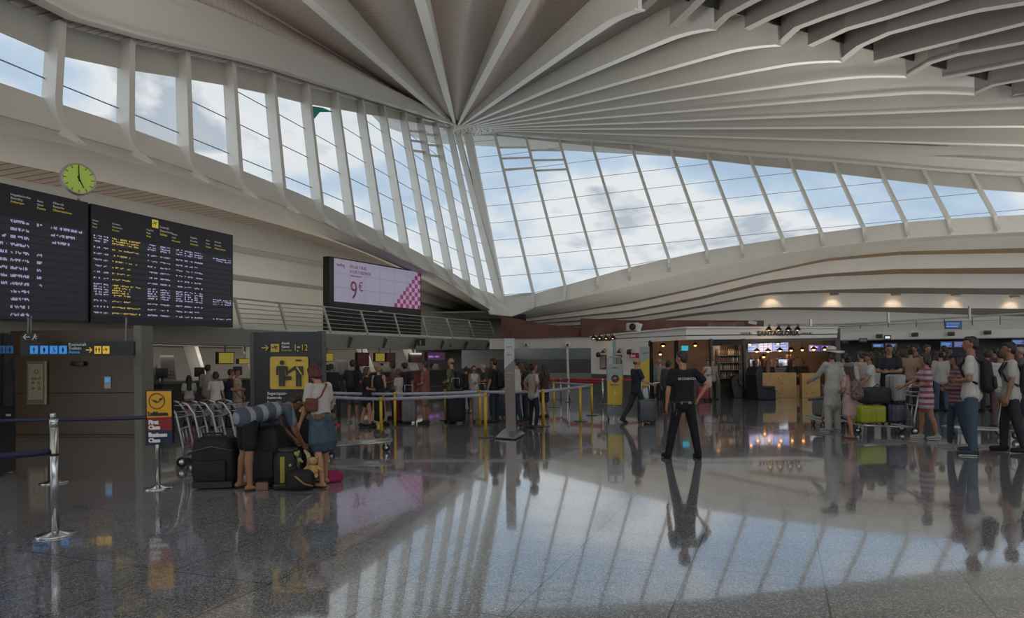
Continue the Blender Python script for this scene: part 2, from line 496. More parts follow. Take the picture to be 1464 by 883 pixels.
# ------------------------------------------------------------------ roof ribs
ribs = {  # end pixel, azimuth, (curl at the end)
 'B': ((1464, 233), -16.5, 0), 'C': ((1464, 208), -23, 0), 'D': ((1464, 181), -29.4, 0), 'E': ((1464, 154), -35.9, 0),
 'F': ((1393, 135), -42.3, 1), 'G': ((1295, 110), -48.8, 1), 'H': ((1202, 88), -55.3, 1), 'I': ((1114, 65), -61.7, 1),
 'J': ((1019, 42), -68.2, 1), 'O': ((915, 15), -74.7, 1), 'P': ((752, 0), -81.0, 0), 'Q': ((600, 0), -87.6, 0),
 'R': ((439, 0), -94.0, 0), 'S': ((231, 0), -100.5, 0)}
def rib_end(px, py, az):
    u = ray(px, py); u = V((u.x, u.y)); dv = azv(az)
    # K + s dv = CAM + k u  (plan)
    det = dv.x * (-u.y) - dv.y * (-u.x)
    rx, ry = CAM.x - K.x, CAM.y - K.y
    s_ = (rx * (-u.y) - ry * (-u.x)) / det
    k = (dv.x * ry - dv.y * rx) / det
    return s_, CAM + ray(px, py) * k
ribpts = {}
for nme, ((px, py), az, curl) in ribs.items():
    s_, E = rib_end(px, py, az)
    K_i = K + azv(az) * 1.2 + V((0, 0, -.3))
    pts = []
    n = 14
    for j in range(n + 1):
        q = j / n
        pts.append(K_i.lerp(E, q))
    if curl:
        dn = (E - K_i).length
        lift = 0.28
        # rises above the chord and dips back to the edge beam at the very end
        out = []
        for j in range(n + 1):
            q = j / n; out.append(K_i.lerp(E, q) + V((0, 0, lift * max(0, min(1, (q - .0) / .88)) * 1.0)) if q < .9 else None)
        out = [p for p in out if p is not None]
        for q in (.92, .94, .96, .98, 1.0):
            t = (q - .9) / .1
            out.append(K_i.lerp(E, q) + V((0, 0, lift * (1 - t * t))))
        pts = out
    else:
        # beyond the frame the rib levels off and runs on
        dv = (E - K_i).normalized(); h = V((dv.x, dv.y, 0)).normalized()
        ext = 22 if nme in 'PQRS' else 8
        for j in range(1, 6):
            pts.append(E + h * (ext * j / 5) + V((0, 0, dv.z * ext * (j / 5) * (1 - .5 * j / 5) * .6)))
    ribpts[nme] = pts
ribpts['A'] = [K + azv(-10) * 1.2 + V((0, 0, -.3))] + [p + -nR * .35 + V((0, 0, .02)) for p in topsR]
ribpts['T'] = [K + azv(-107) * .8 + V((0, 0, -.3))] + [p + -nL * .75 + V((0, 0, .02)) for p in reversed(topsL)]

def fin_depth(p): return 0.22 + 1.35 * min(1.15, (p - K).length / 34)
def rib_mesh(pts, wf=0.38, wt=0.14, depth=fin_depth):
    mbx = MB(); fl = []; wb = []
    for i, p in enumerate(pts):
        t = pts[min(i + 1, len(pts) - 1)] - pts[max(i - 1, 0)]
        h = V((t.y, -t.x, 0)).normalized()
        k = min(1.0, 0.35 + (p - K).length / 22)
        a = wf / 2 * k; c = wt / 2 * k; dz = V((0, 0, 0.07)); dd = V((0, 0, depth(p)))
        fl.append([p - h * a, p + h * a, p + h * a + dz, p - h * a + dz])
        wb.append([p - h * c + dz, p + h * c + dz, p + h * c + dd, p - h * c + dd])
    for r in (fl, wb):
        mbx.grid(r, False, True); mbx.poly(*r[0]); mbx.poly(*r[-1])
    return mbx
for nme in 'ABCDEFGHIJOPQRST':
    trim(rib_mesh(ribpts[nme]), M_white)

def resample(pts, n):
    ls = [0]
    for a, b_ in zip(pts, pts[1:]): ls.append(ls[-1] + (b_ - a).length)
    out = []
    for j in range(n + 1):
        x = ls[-1] * j / n
        for i in range(len(ls) - 1):
            if x <= ls[i + 1] + 1e-9:
                q = (x - ls[i]) / max(1e-9, ls[i + 1] - ls[i]); out.append(pts[i].lerp(pts[i + 1], q)); break
        else: out.append(pts[-1])
    return out
order = 'ABCDEFGHIJOPQRST'
boards = MB()
nceil = 0
def soff(a, b_, m):
    global nceil
    A = [p + V((0, 0, fin_depth(p) - .03)) for p in resample(ribpts[a], 24)]
    B = [p + V((0, 0, fin_depth(p) - .03)) for p in resample(ribpts[b_], 24)]
    nceil += 1
    o = MB().strip(A, B).build('ceiling_%d' % nceil, m, solid=0.05); o['kind'] = 'structure'
for a, b_ in zip(order, order[1:]):
    if b_ in 'ABCDEFGHIJO': m = M_white2
    else: m = M_soffit
    soff(a, b_, m)
# slatted eaves strip between the last left rib and the wall head, and on the right
mbx = MB().strip([p + V((0, 0, .25)) for p in ribpts['T'][1:]], [p + nL * .6 + V((0, 0, .02)) for p in reversed(topsL)])
trim(mbx, M_slat, solid=0.04)
mbx = MB().strip([p + V((0, 0, .15)) for p in ribpts['A'][1:]], [p + nR * 1.2 + V((0, 0, .1)) for p in topsR])
trim(mbx, M_white2, solid=0.04)
# outside overhang above the corner glass
ov = MB().poly(K + V((0, 0, .2)), topsR[0] + V((0, 0, .1)), topsR[3] + V((0, 0, .1)), topsR[6] + V((0, 0, .1)), topsR[8] + nR * 1 + V((0, 0, .1)), topsR[4] + nR * 2.2 + V((0, 0, .1)),
               K + (nR + nL) * 3.2 + V((0, 0, .2)), K + dL * 7 + nL * 3 + V((0, 0, -1.6)), topsL[-6] + V((0, 0, .1)), topsL[-3] + V((0, 0, .1)))
trim(ov, M_white, solid=0.1)

# ------------------------------------------------------------------ louvred part of the roof, upper right
ZL = 14.3
def lv(px, py, z=ZL): return flo(px, py, z)
ends = {k: ribpts[k][-1] for k in 'OJIHGF'}
louv = [
 [(918, 14), (940, -6), (985, -45), (1040, -110)],
 [(962, 38), (990, 12), (1010, -8), (1040, -40), (1100, -110)],
 [(1019, 42), (1040, 22), (1081, 0), (1150, -35), (1300, -130)],
 [(1068, 42), (1100, 26), (1162, 0), (1250, -40), (1400, -110)],
 [(1112, 65), (1140, 40), (1180, 25), (1254, 0), (1340, -35), (1500, -100)],
 [(1158, 66), (1210, 42), (1270, 25), (1350, 0), (1464, -40), (1600, -90)],
 [(1202, 88), (1230, 66), (1270, 48), (1330, 32), (1400, 15), (1464, 5), (1600, -20)],
 [(1250, 89), (1310, 73), (1370, 58), (1464, 34), (1600, 0)],
 [(1295, 111), (1330, 90), (1370, 78), (1464, 61), (1600, 40)],
 [(1347, 112), (1400, 102), (1464, 89), (1600, 66)],
 [(1393, 134), (1420, 122), (1464, 114), (1600, 96)],
 [(1448, 137), (1500, 132), (1600, 122)],
]
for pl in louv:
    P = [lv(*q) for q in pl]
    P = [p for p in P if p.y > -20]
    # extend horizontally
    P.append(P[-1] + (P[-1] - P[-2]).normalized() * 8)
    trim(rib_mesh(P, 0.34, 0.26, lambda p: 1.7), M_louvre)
oute = [ends[k] for k in 'OJIHGF'] + [lv(1470, 152), lv(1600, 185)]
front = [V((p.x, p.y, ZL + 1.68)) for p in oute]
far = [V((p.x + 12, -28, ZL + 1.68)) for p in front]
nceil += 1
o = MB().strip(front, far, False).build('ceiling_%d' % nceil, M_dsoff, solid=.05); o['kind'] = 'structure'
# edge beam that closes the white boards against the louvres
fr2 = [p + V((0, 0, .62)) for p in oute]
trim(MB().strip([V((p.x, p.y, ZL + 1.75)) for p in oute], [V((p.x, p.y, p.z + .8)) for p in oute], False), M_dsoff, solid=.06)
# rest of the roof behind the camera
nceil += 1
pP = ribpts['P'][-1]
o = MB().poly(V((-24, 4, 12.5)), V((pP.x + 12, 4, 14.8)), V((pP.x + 12, -28, 14.8)), V((-24, -28, 12.5))).build('ceiling_%d' % nceil, M_white2, solid=.05); o['kind'] = 'structure'

# ------------------------------------------------------------------ edge girder and stepped gallery ceiling
def sample(tab, x0, x1, n): return [(x0 + (x1 - x0) * i / n, interp(tab, x0 + (x1 - x0) * i / n)) for i in range(n + 1)]
def line3(tab, x0, x1, C, d, off, n=28): return [vpl(x, y, C, d, off) for x, y in sample(tab, x0, x1, n)]
def ext_line(P, side):
    # prolong beyond the frame edge horizontally
    if side == 'L': q = P[0] + (P[0] - P[1]).normalized() * 12; q.z = P[0].z; return [q] + P
    q = P[-1] + (P[-1] - P[-2]).normalized() * 14; q.z = P[-1].z; return P + [q]
gL1 = [(0, 165), (82, 187), (191, 217), (273, 244), (330, 266), (399, 292), (439, 309), (549, 358), (630, 397), (690, 436), (712, 449)]
gL2 = [(0, 187), (109, 208), (219, 240), (328, 272), (399, 300), (467, 335), (524, 359), (600, 392), (660, 425), (700, 449)]
gL3 = [(0, 229), (137, 257), (273, 287), (399, 321), (467, 341), (521, 361), (600, 396), (660, 428), (700, 450)]
gL4 = [(0, 252), (137, 276), (273, 303), (399, 331), (467, 350), (521, 366), (600, 400), (660, 430), (700, 451)]
gL5 = [(0, 300), (137, 315), (273, 338), (335, 351), (467, 376), (560, 396), (640, 426), (700, 452)]
gL6 = [(0, 312), (137, 326), (273, 348), (335, 360), (467, 382), (560, 401), (640, 430), (700, 453)]
gL7 = [(0, 360), (137, 368), (273, 383), (335, 392), (467, 410), (560, 421), (640, 440), (700, 455)]
gL8 = [(0, 372), (137, 379), (273, 393), (335, 400), (467, 415), (560, 426), (640, 443), (700, 457)]
gL9 = [(0, 440), (335, 448), (560, 452), (700, 466)]
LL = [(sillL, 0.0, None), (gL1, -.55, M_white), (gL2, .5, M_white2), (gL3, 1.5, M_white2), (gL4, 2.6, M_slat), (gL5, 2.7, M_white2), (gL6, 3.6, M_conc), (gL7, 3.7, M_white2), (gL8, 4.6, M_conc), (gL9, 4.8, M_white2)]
prev = None
for tab, off, m in LL:
    P = ext_line(line3(tab, 0, 700, C0, dL, off), 'L')
    if prev is not None: trim(MB().strip(prev, P, False), m, solid=.04)
    prev = P
wl = prev
trim(MB().strip(prev, [V((p.x, p.y, 2.6)) for p in prev], False), M_white2, solid=.04)

gR1 = [(712, 449), (760, 440), (830, 424), (900, 409), (1000, 385), (1093, 366), (1180, 353), (1285, 341), (1380, 335), (1464, 331), (1600, 328)]
gR2 = [(735, 452), (800, 441), (900, 420), (1000, 395), (1093, 374), (1180, 360), (1285, 347), (1380, 340), (1464, 336)]
gR3 = [(740, 455), (800, 447), (900, 431), (1000, 410), (1093, 388), (1180, 369), (1285, 359), (1464, 354)]
gR4 = [(745, 456), (800, 448), (900, 434), (1000, 413), (1093, 391), (1180, 373), (1285, 364), (1464, 361)]
gR5 = [(750, 459), (800, 454), (900, 443), (1000, 424), (1093, 401), (1180, 391), (1285, 384), (1464, 382)]
gR6 = [(755, 460), (800, 455), (900, 446), (1000, 428), (1093, 406), (1180, 395), (1285, 391), (1464, 391)]
gR7 = [(760, 462), (800, 459), (900, 453), (1000, 437), (1093, 418), (1180, 414), (1285, 411), (1464, 412)]
gR8 = [(765, 463), (800, 461), (900, 455), (1000, 440), (1093, 421), (1180, 418), (1285, 419), (1464, 421)]
gR9 = [(770, 466), (800, 465), (900, 461), (1000, 446), (1093, 439), (1180, 439), (1285, 439), (1464, 441)]
gR10 = [(770, 468), (800, 467), (900, 464), (1000, 450), (1093, 442), (1180, 443), (1285, 446), (1464, 452)]
gR11 = [(770, 485), (1464, 485)]
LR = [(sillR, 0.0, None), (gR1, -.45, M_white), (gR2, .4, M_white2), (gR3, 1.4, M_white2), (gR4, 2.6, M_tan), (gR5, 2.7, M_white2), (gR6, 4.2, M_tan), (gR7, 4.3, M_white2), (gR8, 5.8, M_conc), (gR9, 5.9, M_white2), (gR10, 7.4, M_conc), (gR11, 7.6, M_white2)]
prev = None; bandR = {}
for k, (tab, off, m) in enumerate(LR):
    P = ext_line(line3(tab, 728 if k < 2 else 752, 1464, C0, dR, off), 'R')
    if prev is not None: trim(MB().strip(prev, P, False), m, solid=.04)
    prev = P; bandR[k] = P
trim(MB().strip(prev, [V((p.x, p.y, -0.01)) for p in prev], False), M_white2, solid=.04)
# knuckle of the girder below the column
kn = MB()
e0 = pt(690, 436, 48.5); e1 = pt(712, 449, 48.0); e2 = pt(740, 446, 49)
kn.poly(pt(681, 412, 49.5), pt(716, 424, 50), pt(732, 452, 48.5), pt(700, 449, 48)); kn.poly(pt(716, 424, 50), pt(765, 418, 49.9), pt(765, 440, 49.2), pt(732, 452, 48.5))
trim(kn, M_white, solid=.08)

# rear and side walls, out of sight behind the camera
for nm, a, b_, z0, z1 in (('wall_back', (-24, -26), (60, -26), 0, 5.0), ('wall_right', (62, -26), (62, 46), 0, 16.0)):
    MB().poly((a[0], a[1], z0), (b_[0], b_[1], z0), (b_[0], b_[1], z1), (a[0], a[1], z1)).build(nm, M_white2, solid=.1)['kind'] = 'structure'
o = MB().poly((-24, -26, 0), (-19.5, -2, 0), (-19.5, -2, 9), (-24, -26, 9)).build('wall_left', M_conc, solid=.1); o['kind'] = 'structure'

# unseen fill lamps, added to brighten the roof from below
for (x, y, z, pw_, tx, ty, tz, sp) in ((14, 30.5, 3.3, 640, 13, 28, 14, 130), (-8.9, 15, 6.2, 260, -3, 18, 14, 120), (6, -12, 4, 900, 6, -8, 14, 130), (34, 38, 4.0, 640, 30, 34, 14, 130), (-14, -8, 4, 560, -8, -2, 14, 120), (30, -4, 3.5, 700, 26, 4, 14, 120)):
    ld = bpy.data.lights.new('roof_fill', 'AREA'); ld.energy = pw_; ld.size = 2.5; ld.color = (1, .98, .955); ld.spread = math.radians(sp)
    lo = bpy.data.objects.new('roof_fill', ld); COL.objects.link(lo); lo.location = (x, y, z)
    lo.rotation_euler = (V((tx, ty, tz)) - V((x, y, z))).to_track_quat('-Z', 'Y').to_euler()
MB().poly(V((-17, 60, 0)), V((10, 58, 0)), V((10, 58, 5.2)), V((-17, 60, 5.2))).build('wall_far_corner', M_conc, solid=.1)['kind'] = 'structure'
MB().poly(V((-17, 60, 5.2)), V((10, 58, 5.2)), V((4, 50.2, 5.2)), V((-6, 51, 5.2))).build('ceiling_60', M_white2, solid=.1)['kind'] = 'structure'

# long unseen fill lamps, added to brighten the gallery ceilings
for (a, b_, z, e, tilt) in ((C0 + dL * 6 + nL * 2.0, C0 + dL * 44 + nL * 2.0, 3.15, 300, nL * .25), (C0 + dR * 8 + nR * -4 , C0 + dR * 40 + nR * -5, 3.4, 420, nR * .6)):
    ld = bpy.data.lights.new('gallery_fill', 'AREA'); ld.shape = 'RECTANGLE'; ld.size = (b_ - a).length; ld.size_y = .6; ld.energy = e; ld.color = (1, .95, .87)
    lo = bpy.data.objects.new('gallery_fill', ld); COL.objects.link(lo)
    x = (b_ - a).normalized(); zz_ = -(V((0, 0, 1)) + tilt).normalized(); yy_ = zz_.cross(x)
    lo.matrix_world = Matrix.Translation((a + b_) / 2 + V((0, 0, z))) @ Matrix((x, yy_, zz_)).transposed().to_4x4()

# strip lights under the left gallery, over the check-in desks
ld = bpy.data.lights.new('desk_fill', 'AREA'); ld.shape = 'RECTANGLE'; ld.size = 30; ld.size_y = .3; ld.energy = 130; ld.color = (1, .93, .85)
lo = bpy.data.objects.new('desk_fill', ld); COL.objects.link(lo)
zz_ = (V((0, 0, .45)) - nL).normalized(); yy_ = zz_.cross(dL)
lo.matrix_world = Matrix.Translation(C0 + dL * 19 + nL * 1.5 + V((0, 0, 2.14))) @ Matrix((dL, yy_, zz_)).transposed().to_4x4()
# ------------------------------------------------------------------ helpers for upright planes
class VP:
    """upright plane through the floor positions of two pixel columns at given depths"""
    def __init__(s, x0, D0, x1, D1):
        a, b_ = pt(x0, 500, D0), pt(x1, 500, D1)
        s.C = V((a.x, a.y, 0)); s.d = V((b_.x - a.x, b_.y - a.y, 0)).normalized()
        n = V((-s.d.y, s.d.x, 0))
        s.n = n if n.dot(V((a.x, a.y, 0))) > 0 else -n        # away from the camera
    def p(s, px, py, off=0.0):
        r = ray(px, py); c = s.C + s.n * off
        return CAM + r * ((c - V((0, 0, 0))).dot(s.n) / V((r.x, r.y, 0)).dot(s.n))
    def pz(s, px, z, off=0.0):
        q = s.p(px, 400, off); return V((q.x, q.y, z))
    def rect(s, x0, y0, x1, y1, off=0.0):      # four corners, quad drawn upright (edges follow the given corners)
        return [s.p(x0, y1, off), s.p(x1, y1, off), s.p(x1, y0, off), s.p(x0, y0, off)]
    def slab(s, x0, x1, z0, z1, th, off=0.0):  # box corners between heights
        a, b_ = s.pz(x0, z0, off), s.pz(x1, z0, off); u = V((0, 0, z1 - z0))
        return [a, b_, b_ + u, a + u], s.n * th
def facM(vp, px, py, off):
    return plane_m(vp.p(px, py, off), vp.d, (0, 0, 1))
def vtext(name, vp, px, py, cap, body, m, parent=None, off=-.02, align='LEFT', sx=1.0, bold=0.0, ext=.004):
    q = vp.p(px, py, off)
    size = cap / F_PX * q.y / 0.70
    return text(name, body, size, facM(vp, px, py, off), m, parent, align, ext, sx, bold)
def hv(vp, zs, x):                             # pixel height at a column of a world height
    return proj(vp.pz(x, zs))[1]

E_led = emis('led_white', 'a9a8cc', .7); E_ledy = emis('led_yellow', 'c9b24e', .65)
E_tw = mat('sign_white_print', 'c9c9c6', .5, emit=.12); E_ty = mat('sign_yellow_print', 'c9b53c', .5, emit=.25)
M_panel = mat('board_panel', '1c1a20', .3, var=.02); M_row = mat('board_row', '2a2a33', .3, var=.03, emit=.12)
M_sign = mat('sign_black', '16130f', .4); M_ybox = emis('yellow_pictogram', 'cfa52e', .75); M_bbox = emis('blue_pictogram', '2f7dc4', .8)
M_bnd = mat('gallery_band', 'dad5ca', .5, var=.02, scale=.7)
M_rail = mat('railing_steel', 'b3afa6', .35, .4)
M_wood = mat('dark_veneer', '4d3a25', .35, var=.12, scale=1.5)
M_pine = mat('pine_board', 'c09a5e', .5, var=.12, scale=4)
M_yel = mat('yellow_paint', 'c7a21c', .4, var=.03); M_red = mat('red_belt', 'a02530', .5)
M_beltw = mat('grey_belt', '9fa0a8', .6); M_beltb = mat('blue_belt', '25294a', .6)
M_paper = mat('white_paper', 'b9b6ae', .6); M_gd = mat('grey_metal', '6d6c6a', .4, .5)

# ------------------------------------------------------------------ left gallery: floor slab, sloped front, recess
sT = [(0, 457), (200, 463), (335, 469), (460, 476), (700, 486), (717, 487)]
sB = [(0, 483), (200, 489), (335, 493), (460, 496), (700, 499), (717, 499)]
Pt = ext_line(line3(sT, 0, 716, C0, dL, 0.0), 'L'); Pb = ext_line(line3(sB, 0, 716, C0, dL, .8), 'L')
for q in (Pt, Pb):
    zm = sum(p.z for p in q) / len(q)
trim(MB().strip(Pt, Pb, False), M_bnd, solid=.04)
trim(MB().strip([p + V((0, 0, .12)) for p in Pt], Pt, False), M_white, solid=.05)
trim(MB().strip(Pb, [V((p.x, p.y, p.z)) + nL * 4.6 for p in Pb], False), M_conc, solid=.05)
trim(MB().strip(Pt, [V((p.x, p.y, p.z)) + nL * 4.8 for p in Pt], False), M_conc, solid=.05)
lw_ = [p + nL * 3.4 for p in Pb]
o = MB().strip([V((p.x, p.y, 0)) for p in lw_], [V((p.x, p.y, 2.6)) for p in lw_], False).build('wall_left_checkin', M_conc, solid=.08); o['kind'] = 'structure'
# little struts on the sloped front
for k, x in enumerate([385, 445, 498, 548, 592, 630, 664, 695]):
    a = vpl(x + 5, interp(sT, x) + 3, C0, dL, -.02); b_ = vpl(x, interp(sB, x) - 1, C0, dL, .76)
    trim(MB().bar(a, b_, .12, .1), M_conc)
# railing
posts = [(335, 426), (399, 433), (462, 438), (515, 444), (563, 448), (603, 452), (638, 455), (670, 458), (700, 460)]
feet = [(346, 470), (410, 471), (473, 475), (526, 478), (572, 480), (611, 482), (648, 484), (679, 485), (709, 486)]
rl = empty('gallery_railing', vpl(500, 477, C0, dL, 0)); tag(rl, 'pale steel railing with slanted posts along the left gallery edge', 'railing')
def under(o, r):
    """parent o to r and keep it where it was modelled"""
    o.parent = r; o.matrix_parent_inverse = Matrix.Translation(-V(r.location)) if abs(r.rotation_euler.z) < 1e-6 else (Matrix.Translation(r.location) @ Matrix.Rotation(r.rotation_euler.z, 4, 'Z')).inverted()
    return o
PA, PB = [], []
for (a, b_) in zip(posts, feet):
    B = vpl(b_[0], b_[1], C0, dL, -.05); A = vpl(a[0], a[1], C0, dL, .3)
    PA.append(A); PB.append(B); under(MB().bar(B, A, .07, .1, up=dL).build('post', M_rail), rl)
for j in range(6):
    q = 1 - j / 6.2
    under(MB().tube([b_.lerp(a, q) for a, b_ in zip(PA, PB)], .035 if j == 0 else .018, 6).build('rail', M_rail), rl)

# ------------------------------------------------------------------ departure board: two black cabinets
vb = VP(0, 15.6, 333, 21.6)
def board(name, label, cor, rows):
    (x0, yt0, yb0), (x1, yt1, yb1) = cor
    r = empty(name, vb.p((x0 + x1) / 2, (yb0 + yb1) / 2)); tag(r, label, 'departure board', 'departure boards on the left gallery')
    pl = [vb.p(x0, yb0), vb.p(x1, yb1), vb.p(x1, yt1), vb.p(x0, yt0)]
    under(MB().prism(pl, vb.n * .35).build('cabinet', M_panel), r)
    return r
b1 = board('departure_board', 'black departure board at the left edge, cut off by the frame, with white lettering', ((-60, 247, 454.5), (126, 289.5, 459.5)), 12)
b2 = board('departure_board', 'black departure board with a yellow destination column, left of the advertising screen', ((130, 290.5, 460), (333, 336, 468)), 16)
def bxy(b, u, v):    # u,v in 0..1 over the board: pixel
    (x0, t0, q0), (x1, t1, q1) = b
    x = x0 + (x1 - x0) * u; t = t0 + (t1 - t0) * u; q = q0 + (q1 - q0) * u
    return x, t + (q - t) * v
B1 = ((0, 262, 456), (126, 289.5, 459.5)); B2 = ((130, 290.5, 460), (333, 336, 468))
def bquad(mb, B, u0, v0, u1, v1, off=-.012):
    mb.poly(vb.p(*bxy(B, u0, v1), off), vb.p(*bxy(B, u1, v1), off), vb.p(*bxy(B, u1, v0), off), vb.p(*bxy(B, u0, v0), off))
rnd = random.Random(4)
def led(mbw, B, u0, u1, v0, v1, words):
    """dotted LED lettering: small strokes in word groups"""
    u = u0; ww = (u1 - u0) / words
    while u < u1 - .001:
        if rnd.random() > .16:
            h = (v1 - v0); a = rnd.choice((0, 0, .35)); c = rnd.choice((1, 1, .6))
            bquad(mbw, B, u, v0 + h * a, u + .0085 * 1.0, v0 + h * c, -.02)
        u += .0118
rowsm = MB(); w1 = MB(); y1 = MB()
for k in range(13):
    v0 = .235 + k * .0585
    bquad(rowsm, B1, 0, v0, .97, v0 + .052, -.008)
    dv = (.014, .036)
    led(w1, B1, .12, .33, v0 + dv[0], v0 + dv[1], 3)
    if k in (2, 3, 4, 5, 6, 7, 8): led(w1, B1, 0, .08, v0 + dv[0], v0 + dv[1], 1)
    if k in (0, 4, 5, 6, 7, 8): led(w1, B1, .42, .47, v0 + dv[0], v0 + dv[1], 1)
    if k in (0, 1, 2): led(w1, B1, .58, .93 - .07 * k, v0 + dv[0], v0 + dv[1], 3)
under(rowsm.build('rows', M_row), b1); under(w1.build('lettering', E_led), b1)
rowsm = MB(); w1 = MB(); y1 = MB(); v = .25
for grp in (3, 1, 1, 1, 1, 1, 1, 5, 1, 1, 1, 1):
    hh = .022 * grp + .018
    bquad(rowsm, B2, .01, v, .99, v + hh, -.008)
    for g in range(grp):
        a = v + .008 + g * .022; c = a + .013
        led(w1, B2, .02, .07, a, c, 1); led(w1, B2, .09, .12, a, c, 1)
        led(y1, B2, .15, rnd.choice((.27, .33, .35)), a, c, 2)
        led(w1, B2, .40, .46, a, c, 1); led(w1, B2, .49, .56, a, c, 1); led(w1, B2, .60, .64, a, c, 1); led(w1, B2, .66, .71, a, c, 1); led(w1, B2, .73, .79, a, c, 1)
        if grp == 5 and g > 1 or grp == 3 and g or v > .88: led(w1, B2, .86, .99, a, c, 1)
    v += hh + .012
    if v > .93: break
under(rowsm.build('rows', M_row), b2); under(w1.build('white_lettering', E_led), b2); under(y1.build('yellow_lettering', E_ledy), b2)
def head(B, u, v, lines, par, cap=3.1, dy=5.0):
    for j, (t_, m_) in enumerate(lines):
        x, y = bxy(B, u, v); sl = (B[1][1] - B[0][1]) / (B[1][0] - B[0][0])
        q = vb.p(x, y + j * dy, -.02); q2 = vb.p(x + 20, y + j * dy + 20 * sl * (1 - v), -.02)
        M = plane_m(q, q2 - q, (0, 0, 1))
        under(text('heading', t_, cap / F_PX * q.y / .7, M, m_, None, 'LEFT', .003), par)
head(B1, .12, .07, (('Hegaldia/ordua', E_tw), ('Boarding', E_tw), ('Embarque', E_ty)), b1)
head(B1, .42, .08, (('Atea', E_tw), ('Gate', E_tw), ('Puerta', E_ty)), b1)
head(B1, .60, .07, (('Oharrak', E_tw), ('Remarks', E_tw), ('Observaciones', E_ty)), b1)
for u, t3 in ((.01, ('Ordua', 'Time', 'Hora')), (.15, ('Norakoa', 'Destination', 'Destino')), (.39, ('Hegaldia', 'Flight', 'Vuelo')), (.57, ('Ordua', 'Gate', 'Mostrador')), (.70, ('Hegaldia', 'Boarding', 'Embarque')), (.81, ('Atea', 'Gate', 'Puerta')), (.87, ('Oharrak', 'Remarks', 'Observaciones'))):
    head(B2, u, .145 - .03 * u, ((t3[0], E_tw), (t3[1], E_tw), (t3[2], E_ty)), b2, 2.3, 4.6)
head(B2, .485, .085, (('Irteerak', E_tw), ('Departures', E_tw), ('Salidas', E_ty)), b2, 3.2, 5.2)
mb = MB(); bquad(mb, B2, .43, .02, .475, .095, -.02); ic = under(mb.build('departures_pictogram', emis('board_yellow', 'b9b23c', .6)), b2)
# little plane on it
def plane_icon(mb, P, s=1.0):            # P maps (u,v) to a point; a side-view aircraft climbing
    for q in ([(-.9, -.25), (.7, .35), (.95, .55), (.55, .55), (-.8, 0)], [(-.1, .15), (.35, .3), (-.35, .85), (-.55, .8)], [(-.05, .05), (.35, .2), (.3, -.55), (.15, -.6)], [(-.9, -.1), (-.65, 0), (-.95, .4), (-1.1, .35)]):
        mb.poly(*[P(a * s, b_ * s) for a, b_ in q])
def vplane(vp, px, py, h, off):
    return lambda a, b_: vp.p(px + a * h, py - b_ * h, off)
x, y = bxy(B2, .4525, .055); mb = MB(); plane_icon(mb, vplane(vb, x, y, 3.6, -.03)); under(mb.build('plane_symbol', M_black), b2)

# clock on a short pole on top of the boards
q = vb.p(112, 256, .1); R_ = 22.5 / F_PX * q.y
ck = empty('wall_clock', vb.p(112, 284, .1)); tag(ck, 'round clock with a lime green dial on top of the departure boards', 'clock')
fn = (CAM - q); fn.z = 0; fn = (-vb.n).lerp(fn.normalized(), .45).normalized()
fx = V((0, 0, 1)).cross(fn).normalized()
Mc = Matrix((fx, V((0, 0, 1)), fn)).transposed()
under(MB().lathe([(R_ * .8, -.14), (R_ * .97, -.13), (R_, -.1), (R_, .05), (R_ * .97, .07), (R_ * .9, .07), (R_ * .88, .05)], q, 40, Mc).add([q + Mc @ V((R_ * .8 * math.cos(t * PI / 16), R_ * .8 * math.sin(t * PI / 16), -.14)) for t in range(32)], [list(range(32))]).build('case', mat('clock_case', 'b4b2ab', .35, .3)), ck)
under(MB().add([q + Mc @ V((R_ * .9 * math.cos(t * PI / 20), R_ * .9 * math.sin(t * PI / 20), .05)) for t in range(40)], [list(range(40))]).build('dial', mat('lime_dial', 'a3b950', .5, emit=.2)), ck)
mb = MB()
for k in range(12):
    t = k * PI / 6; mb.box(q + Mc @ V((R_ * .78 * math.sin(t), R_ * .78 * math.cos(t), .056)), (.022, .07, .004), Mc @ Matrix.Rotation(-t, 3, 'Z'))
under(mb.build('hour_marks', mat('clock_mark', '5e6b32', .6)), ck)
def hand(nm, ang, ln, w_):
    t = math.radians(ang); R3 = Mc @ Matrix.Rotation(-t, 3, 'Z')
    under(MB().prism([q + R3 @ V(p_) for p_ in ((-w_, -.07, .06), (w_, -.07, .06), (w_ * .5, ln, .06), (-w_ * .5, ln, .06))], R3 @ V((0, 0, .006))).build(nm, M_black), ck)
hand('minute_hand', -2, R_ * .82, .016); hand('hour_hand', 155, R_ * .6, .02)
under(MB().cone(q + V((0, 0, -R_ - .14)), q + V((0, 0, -R_ + .01)), .03, .03).build('pole', M_rail), ck)

# ------------------------------------------------------------------ advertising screen
va = VP(471, 31, 602, 39)
sc = empty('video_wall', va.p(536, 477)); tag(sc, 'large video wall showing a lilac advert with 9 euro and a pink chequered triangle', 'screen')
under(MB().prism([va.p(471, 478), va.p(602, 479), va.p(602, 388), va.p(471, 366)], va.n * .35).build('cabinet', M_black), sc)
E_lil = emis('screen_lilac', 'a8a2b8', .48)
def aq(x, y, off=-.02):  # inner screen coords u,v 0..1
    X = 477.5 + (601 - 477.5) * x; t = 368.5 + (389.5 - 368.5) * x; b_ = 430.5 + (442 - 430.5) * x
    return va.p(X, t + (b_ - t) * y, off)
under(MB().poly(aq(0, 1), aq(1, 1), aq(1, 0), aq(0, 0)).build('picture', E_lil), sc)
mb = MB()
for x in (.18, .36, .53, .69, .85): mb.poly(aq(x, 1, -.03), aq(x + .004, 1, -.03), aq(x + .004, 0, -.03), aq(x, 0, -.03))
